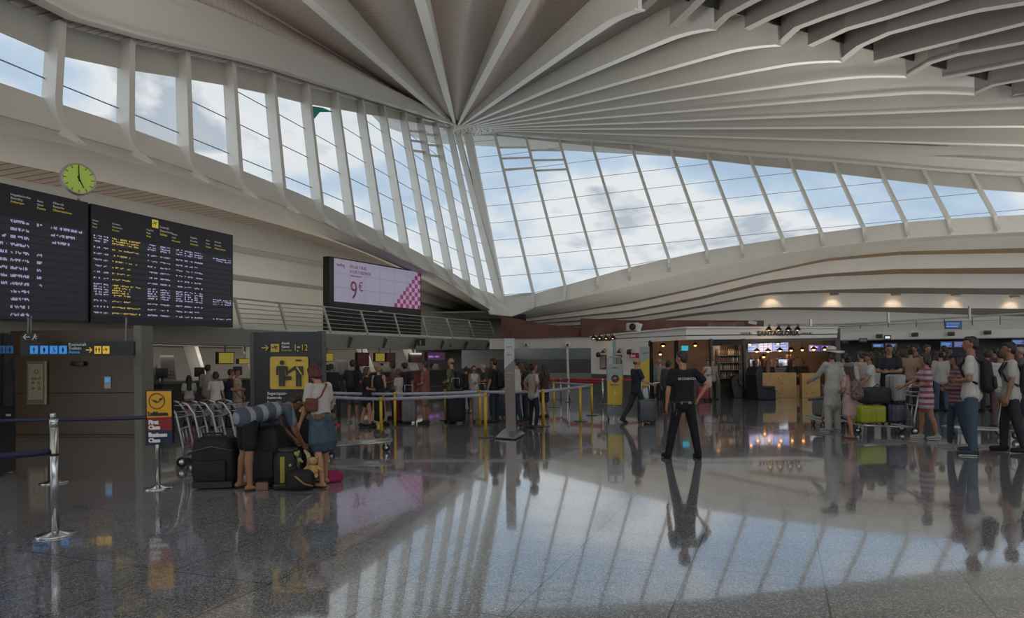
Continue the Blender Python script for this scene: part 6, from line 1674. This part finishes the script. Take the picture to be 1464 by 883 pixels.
    if hair != 'bald':
        hr.ball(hd(0, -.013, .014), (.048 * H * hs, .052 * H * hs, .056 * H * hs), 16, 12, HM)
        hr.ball(hd(0, -.028, -.008), (.045 * H * hs, .036 * H * hs, .045 * H * hs), 14, 10, HM)
        hr.ball(hd(0, .012, .042), (.038 * H * hs, .038 * H * hs, .024 * H * hs), 12, 8, HM)
        dn = V((0, 0, -1)); bkd = HM @ V((0, -1, 0))
        if hair in ('long', 'longer'):
            ln = .14 if hair == 'long' else .22
            e1 = hd(0, -.035, -.02); e2 = e1 + (dn * .9 + bwd * .25).normalized() * (ln * H)
            if lean > 40: e2 = e1 + dn * ln * H * .6
            ecap(hr, e1, e2, (.045 * H, .03 * H), (.050 * H, .02 * H), HX)
            for s_ in (1, -1): lc(hr, hd(s_ * .038, -.006, .01), hd(s_ * .046, -.012, -.06), .018 * H, .016 * H)
        if hair == 'bob':
            ecap(hr, hd(0, -.02, 0), hd(0, -.024, -.045), (.052 * H, .04 * H), (.05 * H, .032 * H), HX)
            for s_ in (1, -1): lc(hr, hd(s_ * .042, .004, .01), hd(s_ * .044, .004, -.035), .016 * H, .014 * H)
        if hair == 'bun': hr.ball(hd(0, -.062, .03), .026 * H * hs, 10, 8)
        if hair == 'pony': ecap(hr, hd(0, -.06, .012), hd(0, -.085, -.07), (.016 * H, .016 * H), (.014 * H, .012 * H), HX)
        if hair == 'curly':
            rn = random.Random(int(px)); 
            for q in range(26):
                a, e = rn.uniform(0, 2 * PI), rn.uniform(-.5, 1.4); x, y, z = math.cos(a) * math.cos(e), math.sin(a) * math.cos(e), math.sin(e)
                if y > .35 and z < .5: continue
                hr.ball(hd(x * .05, -.012 + y * .052, .01 + z * .058), .019 * H * hs, 8, 6)
        fuse(hr, 'hair', hm, r, vx * .9, 1)
    else:
        # a thin cropped fringe round the back
        hr.ball(hd(0, -.016, -.004), (.0455 * H, .047 * H, .032 * H), 14, 8, HM); hr.build('hair', hm, r)
    if dressed and 'hat' in dressed:
        brim = [hd(.14 * math.cos(t * PI / 12), -.006 + .15 * math.sin(t * PI / 12), .020 + .014 * math.cos(t * PI / 6)) for t in range(24)]
        inr = [hd(.05 * math.cos(t * PI / 12), -.008 + .058 * math.sin(t * PI / 12), .034) for t in range(24)]
        c1_ = [hd(.046 * math.cos(t * PI / 12), -.008 + .054 * math.sin(t * PI / 12), .072) for t in range(24)]; c2_ = [hd(.025 * math.cos(t * PI / 12), -.008 + .03 * math.sin(t * PI / 12), .086) for t in range(24)]
        h_ = MB(); h_.grid([brim, inr, c1_, c2_], True, True); h_.poly(*c2_); h_.build('sun_hat', cloth('b9b2a2', 'straw'), r, solid=.008)
        rb = MB().grid([[hd(.0515 * math.cos(t * PI / 12), -.008 + .0595 * math.sin(t * PI / 12), z) for t in range(24)] for z in (.036, .05)], True, True); rb.build('hat_band', cloth('6e6658'), r, solid=.004)
    if dressed and 'cap' in dressed:
        cc = dressed['cap']; h_ = MB()
        rows = [[hd(.0515 * math.cos(t * PI / 10) * math.cos(e), -.006 + .058 * math.sin(t * PI / 10) * math.cos(e), .018 + .052 * math.sin(e)) for t in range(20)] for e in (0, .4, .8, 1.2, 1.5)]
        h_.grid(rows, True, True); h_.poly(*rows[-1])
        h_.add([hd(.045 * math.sin(a), .035 + .0 * a + .075 * math.cos(a) * 1.0 if abs(a) < 1.3 else .03, .016) for a in (-1.4, -1.1, -.7, -.3, 0, .3, .7, 1.1, 1.4)], [list(range(9))])
        h_.build('cap', cloth(cc), r, solid=.006)
    # ---- top garment
    g = .009 * H; tp = MB()
    tcol = topm or cloth(topc)
    if top:
        bottom = -.035 if bot != 'skirt' else .0
        wx = .080 if fem else .090
        ecap(tp, spine(.262), spine(.20), (.092 * H * k_ + g, .046 * H + g), (.094 * H * k_ + g, .062 * H + g))
        ecap(tp, spine(.20), spine(.08), (.094 * H * k_ + g, .061 * H + g), (wx * H + g, .056 * H + g)); ecap(tp, spine(.08), spine(bottom + .02), (wx * H + g, .056 * H + g), (.103 * H + g, .073 * H + g))
        if fem:
            for s_ in (1, -1): tp.ball(spine(.205, s_ * .038, .045), .033 * H, 10, 8)
        for s_ in (1, -1):
            sh, el, wr, fd = A[s_]
            if top != 'tank': lc(tp, spine(.275, s_ * .045), sh, .030 * H + g * .4, .031 * H + g * .6)
            if top in ('tee', 'polo'):
                e_ = sh.lerp(el, .62); lc(tp, sh, e_, .031 * H + g * .7, .030 * H + g * .9)
            elif top in ('shirt', 'jacket'):
                lc(tp, sh, el, .031 * H + g * .8, .026 * H + g * .8); lc(tp, el, wr.lerp(el, .08), .026 * H + g * .8, .019 * H + g * .6)
            elif top == 'tank': lc(tp, spine(.25, s_ * .05), spine(.3, s_ * .055), .02 * H, .014 * H)
        if dressed and 'dress' in dressed:
            hz_ = hem if hem is not None else .30
            sx_ = .105 if not isinstance(dressed['dress'], float) else dressed['dress']
            for q in range(6):
                z0 = pel.z + (.03 * H) * (1 - q) ; 
            zt_, zb_ = pel.z - .0 * H, hz_ * H
            kx = (J[1][1] + J[-1][1]) / 2
            for q in range(5):
                t0_, t1_ = q / 5, (q + 1) / 5
                c0_ = V((pel.x + (kx.x - pel.x) * t0_ * .7, pel.y + (kx.y - pel.y) * t0_ * .7, zt_ + (zb_ - zt_) * t0_)); c1_ = V((pel.x + (kx.x - pel.x) * t1_ * .7, pel.y + (kx.y - pel.y) * t1_ * .7, zt_ + (zb_ - zt_) * t1_))
                w0_, w1_ = .1 + (sx_ - .1) * t0_, .1 + (sx_ - .1) * t1_
                ecap(tp, c0_, c1_ + V((0, 0, .03 * H if q == 4 else 0)), (w0_ * H, .078 * H), (w1_ * H, .082 * H), m=2)
        fuse(tp, {'tee': 't_shirt', 'polo': 'polo_shirt', 'shirt': 'shirt', 'jacket': 'jacket', 'tank': 'tank_top'}[top] if not (dressed and 'dress' in dressed) else 'dress', tcol, r, vx, 2)
        if top in ('polo', 'shirt', 'jacket') and vx < .018:
            ecl = MB(); rr = [spine(.305) + V((.042 * H * math.cos(t * PI / 8), .042 * H * math.sin(t * PI / 8), 0)) for t in range(16)]; ecl.tube(rr, .009 * H, 6, True); ecl.build('collar', tcol, r)
    # ---- trousers, shorts, skirt
    if bot and not (dressed and 'dress' in dressed and bot == 'none'):
        bp_ = MB(); bcol = botm or cloth(botc, 'denim' if botc in ('3a4858', '2f3a4a', '46566a') else 'fabric')
        if bot in ('trousers', 'shorts', 'loose', 'slim'):
            ecap(bp_, spine(.055), spine(-.02), (.084 * H + g * .6, .055 * H + g * .6), (.092 * H + g * .6, .062 * H + g * .7))
            for s_ in (1, -1):
                hp, kn, an, toe = J[s_]
                ex = {'trousers': 1.0, 'slim': .45, 'loose': 1.7, 'shorts': 1.3}[bot]
                lc(bp_, hp + V((0, 0, .01 * H)), kn, .050 * H + g * .5 * ex, .034 * H + g * .8 * ex) if bot != 'shorts' else lc(bp_, hp, hp.lerp(kn, .80), .050 * H + g * .7, .042 * H + g * .9)
                if bot != 'shorts': lc(bp_, kn, an.lerp(kn, .03), .034 * H + g * .8 * ex, .024 * H + g * ex)
        elif bot == 'skirt':
            hz_ = hem if hem is not None else .3
            for q in range(4):
                t0_, t1_ = q / 4, (q + 1) / 4; zt_, zb_ = pel.z + .03 * H, hz_ * H
                ecap(bp_, V((pel.x, pel.y, zt_ + (zb_ - zt_) * t0_)), V((pel.x, pel.y, zt_ + (zb_ - zt_) * t1_)), ((.09 + .018 * t0_) * H, (.066 + .012 * t0_) * H), ((.09 + .018 * t1_) * H, (.066 + .012 * t1_) * H), m=2)
        fuse(bp_, {'trousers': 'trousers', 'shorts': 'shorts', 'loose': 'trousers', 'slim': 'trousers', 'skirt': 'skirt'}[bot], bcol, r, vx, 2)
    # ---- shoes
    for s_ in (1, -1):
        hp, kn, an, toe = J[s_]
        if shoes in ('flip', 'sandal'):
            mb = MB(); f = V((toe.x, toe.y, 0)).normalized() if toe.z > -.05 * H else (toe).normalized()
            q0 = an + V((0, -.036 * H, -.038 * H)); q1 = an + toe + f * .03 * H + V((0, 0, -.014 * H))
            ecap(mb, q0, q1, (.022 * H, .004 * H), (.029 * H, .004 * H), m=2); mb.build('sandal', cloth('3a2a20' if shoes == 'sandal' else '2a2320'), r)
        elif shoes:
            mb = MB(); ecap(mb, an + V((0, -.02 * H, -.012 * H)), an + toe + V((0, 0, .004 * H)), (.026 * H, .027 * H), (.030 * H, .019 * H))
            lc(mb, an + V((0, 0, -.005 * H)), an + V((0, 0, .018 * H)), .026 * H, .024 * H)
            sh_ = fuse(mb, 'shoe', cloth(shoes, 'shoe'), r, vx * .8, 1)
            if vx < .016:
                so = MB(); ecap(so, an + V((0, -.024 * H, -.034 * H)), an + toe + V((0, .004 * H, -.012 * H)), (.026 * H, .007 * H), (.030 * H, .007 * H), m=2); so.build('sole', cloth('c9c5bd' if shoes in ('8a8a86', '30343c') else '15120f', 'sole'), sh_)
    return dict(root=r, H=H, spine=spine, A=A, J=J, hd=hd, face=face, loc=c, pel=pel)
def worn(P, pts_fn, name, m, label, cat):
    """a bag carried by a person stays a thing of its own, placed in the person's own frame"""
    r = empty(name, P['loc'], P['root'].rotation_euler.z); tag(r, label, cat)
    return r
def backpack(P, col, label, w_=.17, h_=.27, d_=.1, m=None, side=0):
    H = P['H']; r = worn(P, None, 'backpack', None, label, 'backpack'); m_ = m or mat('pack_' + col, col, .75, var=.1, bump=.2)
    sp = P['spine']; c0, c1 = sp(.05, side, -.115), sp(.245, side, -.105)
    mb = MB(); ecap(mb, c0, c1, (w_ / 2 * H * 1.02, d_ / 2 * H * 1.1), (w_ / 2 * H * .86, d_ / 2 * H * .8)); mb.build('pack', m_, r)
    mb = MB(); ecap(mb, sp(.055, side, -.165), sp(.13, side, -.160), (w_ * .38 * H, .02 * H), (w_ * .34 * H, .016 * H)); mb.build('front_pocket', m_, r)
    for s_ in (1, -1):
        MB().tube([sp(.25, s_ * .045 + side * .5, -.08), sp(.305, s_ * .058, -.02), sp(.29, s_ * .062, .04), sp(.22, s_ * .066, .078), sp(.13, s_ * .085, .045), sp(.08, s_ * .088, -.05)], .011 * H, 6).build('strap', m_, r)
    MB().tube([sp(.26, -.02 + side, -.1), sp(.285, side, -.105), sp(.26, .02 + side, -.1)], .006 * H, 5).build('handle', m_, r)
    return r
def sidebag(P, col, label, s_=1, z=.03, w_=.14, strap=True, m=None):
    H = P['H']; r = worn(P, None, 'shoulder_bag', None, label, 'bag'); m_ = m or mat('sbag_' + col, col, .6, var=.12)
    sp = P['spine']; c = sp(z, s_ * .115, -.02)
    MB().bbox(c, (.05 * H, w_ * H, w_ * .8 * H), .02).build('pouch', m_, r)
    MB().bbox(c + V((s_ * .02 * H, 0, .03 * H)), (.02 * H, w_ * .95 * H, w_ * .4 * H), .01).build('flap', m_, r)
    if strap: MB().tube([c + V((0, -.05 * H, .04 * H)), sp(.2, s_ * .06, -.085), sp(.3, -s_ * .045, -.05), sp(.3, -s_ * .05, .03), sp(.2, 0, .085), c + V((0, .05 * H, .04 * H))], .007 * H, 6).build('strap', m_, r)
    return r

# --- foreground left
bm1 = person(350, 699, 0, 42, 'man in a striped blue t-shirt and black shorts bending down over the luggage', hairc='33281f', skin_='b', H=1.76, top='tee', topm=stripes('striped_tee', '4a5260', '8f9196', 5.5, 'Y', .4, .85), bot='shorts', botc='131318', shoes='flip', arms=(((14, 4), (34, -4)), ((22, 4), (44, -6))), legs='bend', lean=80, head=(0, 22))
wm1 = person(463, 694, 0, -58, 'woman with short red-brown hair, white t-shirt and blue denim wrap looking down', 'f', 'a', 'bob', '4a2018', 'tee', 'b9b2ab', 'shorts', '33434f', 'flip', ('hold', ((5, 8), (30, 0))), 'step', 6, (0, 32), H=1.62)
sidebag(wm1, '6a3520', 'brown leather shoulder bag with strap on the back of the woman in white', -1, .14, .13)
dw = MB(); sp = wm1['spine']; H = wm1['H']
ecap(dw, sp(.03), sp(-.17), (.108 * H, .083 * H), (.135 * H, .1 * H), m=2)
jd = worn(wm1, None, 'denim_bag', None, 'blue denim bag with a curved red patch at the hips of the standing woman', 'bag')
jd_b = fuse(dw, 'body', mat('denim_bag', '3a4c58', .8, var=.3, scale=14, bump=.3), jd, .012)
MB().tube([sp(-.05, .116, .0), sp(-.035, .13, -.03), sp(-.05, .118, -.07)], .022, 8).build('red_patch', mat('patch_red', 'a8382c', .7), jd)
MB().bbox(sp(.04), (.2 * H, .15 * H, .05 * H), .03).build('waist_wrap', mat('wrap_pattern', '6a5a45', .8, var=.6, scale=40), wm1['root'])
# --- behind the carts
person(271, 606, 537, -30, 'woman with long dark hair, white top and bright red skirt at the far left desk', 'f', 'b', 'longer', '17110f', 'tee', 'b5afa8', 'skirt', '8c1533', '2a2220', ('hold', 'hold'), hem=.22)
person(298, 606, 522, 10, 'man in a white shirt at the desk, half hidden behind the dark-haired woman', 'm', 'a', 'short', '241a14', 'shirt', '9c948c', 'trousers', '3a3a3e', arms=('hold', 'hold'))
person(309, 612, 532, 6, 'woman with dark hair and a loose white t-shirt behind the baggage carts', 'f', 'a', 'bob', '1d1310', 'tee', 'c2bcb4', 'trousers', '77746c', arms=('down', 'down2'))
person(326, 610, 528, 60, 'man in a dark t-shirt leaning to the desk behind the baggage carts', 'm', 'b', 'short', '1d1512', 'tee', '1c1f2a', 'trousers', '20222b', arms=('hold', 'fwd'), lean=8)
person(339, 606, 528, 100, 'person with dark hair in a pale sleeveless dress beside the black totem', 'f', 'b', 'bun', '191310', 'tank', 'a39484', 'none', shoes='2a2220', arms=('hold', 'down'), dressed={'dress': 1}, hem=.28)
# --- queue
q1 = person(505, 604, 515, 12, 'man in a black t-shirt and grey shorts with a backpack, back to the camera', 'm', 'b', 'short', '1a1412', 'tee', '17171b', 'shorts', '4b4c50', '8a8a86', ('hold', 'down')); backpack(q1, '101013', 'black backpack on the man in grey shorts', .16)
person(523, 611, 525, 75, 'woman with long dark red hair in a short black dress', 'f', 'a', 'longer', '3a1612', 'tee', '0f0e11', 'none', shoes='1c1514', arms=('hold', 'hold'), legs='step', dressed={'dress': 1}, hem=.38)
person(541, 608, 522, 20, 'fair-haired woman in a black vest and long black and white skirt', 'f', 'c', 'curly', '8f7455', 'tank', '18171a', 'skirt', '1b1a1e', '1c1514', ('hold', 'hold'), 'step', hem=.14, head=(-30, 0))
person(480, 594, 538, -40, 'small person in dark clothes bending at the desk right of the black totem', 'm', 'b', 'short', '191412', 'tee', '14141a', 'trousers', '2b2d33', arms=('hold', 'hold'), lean=28, H=1.62)
person(571, 604, 528, -70, 'woman in a white t-shirt and red trousers with a suitcase', 'f', 'b', 'bob', '4a3222', 'tee', 'b8b0a8', 'trousers', '6e1824', '2a1c1a', ('down', 'hold'), 'stand')
person(563, 598, 522, -100, 'dark-haired person behind the woman in red trousers, face turned left', 'f', 'd', 'bob', '15100e', 'tee', '5e4a42', 'trousers', '24242a', arms=('phone', 'hold'), H=1.62)
q5 = person(580, 596, 519, 20, 'man seen from behind with a large black backpack, beside red trousers', 'm', 'b', 'short', '1a1412', 'tee', '26262c', 'trousers', '25262c'); backpack(q5, '141416', 'large black backpack left of the man in the salmon shirt', .19)
person(609, 606, 516.5, -78, 'heavy-set man in a salmon shirt and tan shorts facing left', 'm', 'b', 'short', '231813', 'tee', '7d4a46', 'shorts', '7a6852', '2c2c2e', ('fwd', 'hold'), 'stand')
q7 = person(647, 603, 513, -72, 'bald man in a patterned dark shirt with a black backpack', 'm', 'a', 'bald', '5a4a40', 'tee', None or '3c382a', 'trousers', '17171a', arms=('hold', 'hold'), topm=mat('pattern_shirt', '55503c', .8, var=.8, scale=26)); backpack(q7, '0f0f12', 'black backpack on the bald man', .15)
person(678, 590, 523, 160, 'woman with tied hair in a white tank top facing the camera', 'f', 'b', 'bun', '2a1d16', 'tank', 'a8a4a0', 'shorts', '5f4a42', '8a8a86', ('fwd', 'hold'))
person(692, 586, 521.5, -110, 'grey-haired person in a dark green top at the back of the queue', 'm', 'a', 'short', '8c8780', 'tee', '2f332a', 'trousers', '26272b', arms=('hold', 'hold'))
person(667, 584, 524.5, 0, 'dark-haired person in black at the back, just right of the bald man', 'm', 'b', 'short', '191311', 'tee', '151418', 'trousers', '1c1c20')
q9 = person(708, 603, 513, -65, 'man in a black t-shirt, jeans and brown shoes just left of the slim totem', 'm', 'b', 'short', '15100e', 'tee', '121216', 'trousers', '262e3a', '4a3222', ('fwd', 'down')); backpack(q9, '0e0e11', 'black backpack on the man left of the slim totem', .17)
person(741, 604, 513.5, -76, 'man in a white t-shirt and blue jeans just right of the slim totem', 'm', 'a', 'short', '17110f', 'tee', 'b6b0a6', 'trousers', '232c3c', '3a2a20', ('hold', 'fwd'), 'step')
person(752, 600, 517, -100, 'dark-haired person mostly hidden behind the man in white right of the totem', 'f', 'd', 'long', '17110f', 'tee', '28242a', 'trousers', '20242e')
person(762, 612, 520.5, 62, 'boy in a beige t-shirt and black trousers with a hand on his hip', 'k', 'b', 'curly', '3a2a20', 'tee', 'a39a8c', 'slim', '15151a', '4a403c', ('akimbo', 'akimbo'), 'contra')
person(779, 596, 521.5, -45, 'woman with long dark hair, brown top and shorts beside the boy', 'f', 'b', 'long', '1f1512', 'tee', '3b2220', 'shorts', '3a2a2a', '5a4a42', ('hold', 'chest'), 'stand')
# --- middle
wk = person(907, 604, 511, 72, 'balding man in a dark polo shirt walking right with papers in his hand', 'm', 'a', 'bald', '4a3f38', 'polo', '1d1f2b', 'trousers', '2a2b30', '231a16', (((20, 8), (70, 5)), ((6, 6), (62, -6))), 'stride')
pa = worn(wk, None, 'paper_sheet', None, 'white papers in the hand of the walking man', 'paper'); w_ = wk['A'][1][2]; MB().box(w_ + V((0, .1, .03)), (.2, .16, .006), Matrix.Rotation(.2, 3, 'X')).build('sheet', M_paper, pa)
of = person(977, 655, 502.5, -6, 'security officer in black uniform seen from behind, hand on hip, legs apart', 'm', 'a', 'short', '2a2019', 'tee', '0e0e12', 'trousers', '0c0c10', '0f0d0c', (((-20, 40), (8, -32)), ((2, 12), (8, 4))), (((-4, 10), (-2, 9)), ((5, 12), (1, 11))), head=(-42, 4))
H = of['H']; sp = of['spine']
M_w = mat('uniform_print', 'b5b4b2', .6)
Mt = plane_m(sp(.213, -.076, -.080), (1, 0, 0), (0, 0, 1))
LC.exclude = False
tb = text('back_lettering', 'ERTZAINTZA', .052, Mt, M_w, of['root'], 'LEFT', .003, .98, .001)
LC.exclude = True
for v in tb.data.vertices:           # lettering follows the curve of the back
    x = v.co.x; v.co.y += .9 * (x * x) / 1.0 * .8
rb = [sp(.002) + V(((.104 * H) * math.cos(t * PI / 12), (.077 * H) * math.sin(t * PI / 12), 0)) for t in range(24)]
MB().grid([[p + V((0, 0, -.02)) for p in rb], [p + V((0, 0, .022)) for p in rb]], True, True).build('duty_belt', mat('belt_leather', '161413', .35), of['root'], solid=.01)
MB().bbox(sp(-.045, -.105, -.03), (.05, .09, .17), .015).build('holster', mat('belt_leather', '161413', .35), of['root'])
MB().bbox(sp(-.02, .106, -.01), (.045, .08, .1), .012).build('pouch', mat('belt_leather', '161413', .35), of['root'])
MB().bbox(sp(-.0, .03, -.082), (.06, .03, .05), .01).bbox(sp(-.0, -.05, -.08), (.03, .03, .05), .01).build('cuff_case', M_gd, of['root'])
MB().cone(sp(-.055, -.085, -.06), sp(-.16, -.1, -.065), .014, .014, 8).build('baton', M_black, of['root'])
person(931, 566, 514.5, 30, 'man in a light blue shirt waiting at the cafe glass', 'm', 'c', 'short', '9a948c', 'shirt', '6f9fae', 'trousers', 'a59c90', '4a403a', legs='step')
person(944, 572, 514, 40, 'woman with curly fair hair and beige jacket in the cafe queue', 'f', 'c', 'curly', '8a6e52', 'jacket', '8b7f74', 'trousers', '1c1b20')
person(956, 589, 515.5, 20, 'dark-haired person in a grey jacket and red shoes left of the officer', 'f', 'b', 'bob', '191311', 'jacket', '34353d', 'slim', '17171b', '7a1c22')
person(1012, 573, 514.5, 185, 'woman in a white short dress looking at her phone beside a red suitcase', 'f', 'b', 'bun', '1c1412', 'tank', 'b3aaa2', 'none', '22', '1d1a1c', ('phone', 'hold'), dressed={'dress': 1}, hem=.36)
person(1019, 571, 515, 160, 'person in a pale top just right of the woman with the red suitcase', 'f', 'c', 'long', '6a5140', 'tee', '8f8a86', 'trousers', '1c1d22')
# cafe guests and staff
for k, (x, y, hc, tc, hh, fa, lb, sx) in enumerate(((1101, 568, '8c8780', '6c6864', 'short', 200, 'grey-haired guest seated at the left end behind the wide pine partition', 'm'), (1119, 568, '6f5138', '4a3a34', 'bob', 170, 'brown-haired guest seated behind the middle of the pine partition', 'f'), (1134, 571, '7a5a3c', '2a2226', 'longer', 20, 'woman with long fair-brown hair seated at the right end of the wide partition', 'f'),
     (1147, 566, '8f8b86', '5a5654', 'short', 190, 'grey-haired guest seated between the two pine partitions', 'm'), (1157, 567, '5c5048', '2f3038', 'short', 160, 'seated guest in dark clothes behind the narrow pine partition', 'm'), (1170, 566, '2a1e18', '55443c', 'bob', 200, 'seated dark-haired guest at the right end of the cafe', 'f'))):
    c = flo(x, y) + V((0, 1.5 + (1.0 if k == 2 else (.3 if k == 3 else 0)), 0)); person(x, y, 0, fa, lb, sx, 'a', hh, hc, 'tee', tc, 'trousers', '26262b', '1d1a18', ('hold', 'hold'), 'sit', H=1.88 if k != 3 else 1.8, loc=c)
    st = MB().bbox((0, 0, 0.2), (.42, .42, .36), .02).build('seat_block', mat('stool_brown', '4a3226', .6)); st.location = c + V((0, 0, 0)); tag(st, 'brown seat block under ' + ('the grey-haired guest at the left end', 'the brown-haired guest in the middle', 'the woman with long fair-brown hair', 'the grey-haired guest between the partitions', 'the guest in dark clothes', 'the dark-haired guest at the right end')[k], 'stool')
person(1164, 0, 0, 180, 'cafe waiter in black standing behind the seated guests', 'm', 'b', 'short', '1c1512', 'tee', '101014', 'trousers', '16161a', H=1.74, loc=flo(1164, 566) + V((0, 2.4, 0)), arms=('hold', 'hold'))
person(1090, 0, 0, 170, 'cafe worker with a pale shirt behind the bar counter', 'f', 'b', 'bun', '241a15', 'shirt', '8a7c70', 'trousers', '1c1b1e', H=1.66, loc=vsr.pz(1087, 0, 3.0), arms=('hold', 'fwd'))
person(1122, 0, 0, 190, 'second cafe worker in dark clothes behind the bar counter', 'm', 'b', 'short', '1c1512', 'tee', '2a2020', 'trousers', '1c1b1e', H=1.74, loc=vsr.pz(1124, 0, 3.0), arms=('fwd', 'hold'))
# --- right crowd
person(1191, 617, 499, -20, 'person in a wide white sun hat and long cream tunic with trousers', 'f', 'a', 'bob', '4a3a2c', 'shirt', 'a39e95', 'loose', 'a09a90', '8a8a86', ('down', 'push'), 'stand', dressed={'hat': 1, 'dress': .12}, hem=.30)
gk = person(1217, 626, 522, -28, 'girl in a pale pink dress with long dark hair and a cap', 'k', 'b', 'longer', '2a1b15', 'tee', 'a58a80', 'none', shoes='sandal', arms=('hold', 'hold'), dressed={'dress': .12, 'cap': '6a5a50'}, hem=.30, legs='step')
backpack(gk, '5a4a44', 'patterned small backpack on the girl in pink', .2, .2, .1, mat('pattern_pack', '6d5a55', .8, var=.9, scale=30))
person(1208, 600, 503, 15, 'dark-haired man behind the girl in pink and the white hat', 'm', 'b', 'short', '14100e', 'tee', '8e8880', 'trousers', '3a3b40')
person(1213, 607, 510, 30, 'woman with dark bun in a white blouse between the hat and the boy', 'f', 'b', 'bun', '1c1411', 'shirt', 'a8a29a', 'trousers', '34363c', H=1.62)
person(1233, 597, 503, -20, 'person in a beige top behind the boy in the white t-shirt', 'f', 'a', 'bun', '3a2a20', 'tee', 'a0958a', 'trousers', '8a8478')
person(1245, 603, 506.5, -75, 'teenage boy in a white t-shirt and dark jeans facing left', 'm', 'b', 'short', '1d1512', 'tee', 'b8b4ac', 'trousers', '222b3a', '30343c', ('hold', 'fwd'))
person(1272, 603, 493.5, -150, 'man in a dark blue shirt with crossed arms facing the queue', 'm', 'b', 'short', '1a1310', 'tee', '1a1e2a', 'trousers', '15161b', '1c1917', ('crossed', 'crossed'), 'stand', head=(-14, 0))
pd_ = person(1328, 628, 506, -70, 'girl in a pink and white checked dress holding the cart handle', 'f', 'b', 'bob', '24150f', 'tee', 'a0606a', 'none', shoes='8a8a86', arms=('push', 'hold'), topm=plaid('check_dress', 'a8a0a0', '96435a', 9), dressed={'dress': .125}, hem=.36, legs='step')
person(1346, 588, 502.5, 10, 'woman in a white blouse and jeans seen from behind, farther back', 'f', 'b', 'bun', '1c1411', 'shirt', '99958e', 'trousers', '3a4858')
cw = person(1372, 640, 505.5, -72, 'young woman in a navy cap, checked shirt and jeans beside the rucksack man', 'f', 'b', 'long', '2a1c15', 'shirt', '7a4048', 'slim', '2f3a4a', '8a8a86', ('hold', 'hold'), 'step', topm=plaid('check_shirt', '7d6a6c', '6a2f3a', 14), dressed={'cap': '1d1f33'})
rm = person(1391, 649, 482, -52, 'tall man in a white t-shirt and blue jeans with a black backpack', 'm', 'b', 'short', '241812', 'tee', 'bab6ae', 'trousers', '3a4858', '30343c', ('hold', 'hold'), 'wide', head=(-20, -4)); backpack(rm, '0e0e12', 'black backpack on the tall man in blue jeans', .2)
person(1432, 612, 501, 10, 'man in a white t-shirt with grey trousers seen from behind, near the right edge', 'm', 'b', 'short', '2a1e17', 'tee', 'a8a39a', 'trousers', '5a4a42', '2a2320', arms=('hold', 'down'))
le = person(1450, 646, 490, -62, 'man in a white t-shirt and dark grey trousers at the right edge of the picture', 'm', 'b', 'short', '17110e', 'tee', 'b3ada5', 'trousers', '26262a', '1a1614', ('down', 'down'), 'step'); backpack(le, '2a2a2c', 'dark backpack on the last man at the right edge', .15)
bk = [(1291, 583, 500, 'person in brown at the back, left of the girl in the checked dress', 'f', 'bob', '2a1c15', '5c4338', -30), (1303, 585, 498, 'woman with tied dark hair and tan top at the back, left of the checked dress', 'f', 'bun', '241813', '8a705c', 20), (1311, 581, 494, 'tall dark-haired man at the back behind the cart', 'm', 'short', '1a1411', '5a544c', -80),
      (1326, 583, 494, 'man with receding hair at the back behind the checked dress', 'm', 'short', '3a2c24', '6e6860', 170), (1337, 584, 503, 'dark-haired person directly behind the checked dress', 'f', 'long', '17110f', '33303a', 30), (1351, 578, 495, 'person in black at the back between the white blouse and the cap', 'm', 'short', '1a1411', '1c1c22', -20),
      (1358, 585, 500, 'woman with brown hair and dark jacket right of the white blouse', 'f', 'long', '4a3022', '2c2226', 40), (1413, 588, 500, 'person in a maroon top at the back right of the rucksack man', 'f', 'bob', '2c1d18', '4c2430', 10), (1424, 583, 497, 'person in dark violet at the back near the right edge', 'm', 'short', '241a16', '3a2a3a', -20),
      (1461, 592, 497, 'person in grey half cut off by the right edge, farther back', 'm', 'short', '8a857e', '55565a', -60), (1281, 580, 504, 'small person in black at the back right of the crossed arms', 'f', 'bob', '17110f', '17171c', 60)]
for x, y, t, lb, sx, hr_, hc, tc, fa in bk: person(x, y, t, fa, lb, sx, 'b', hr_, hc, 'tee', tc, 'trousers', '23242a', '1d1a18', (random.choice(('hold', 'down', 'fwd')), random.choice(('hold', 'down'))))

LC.exclude = False
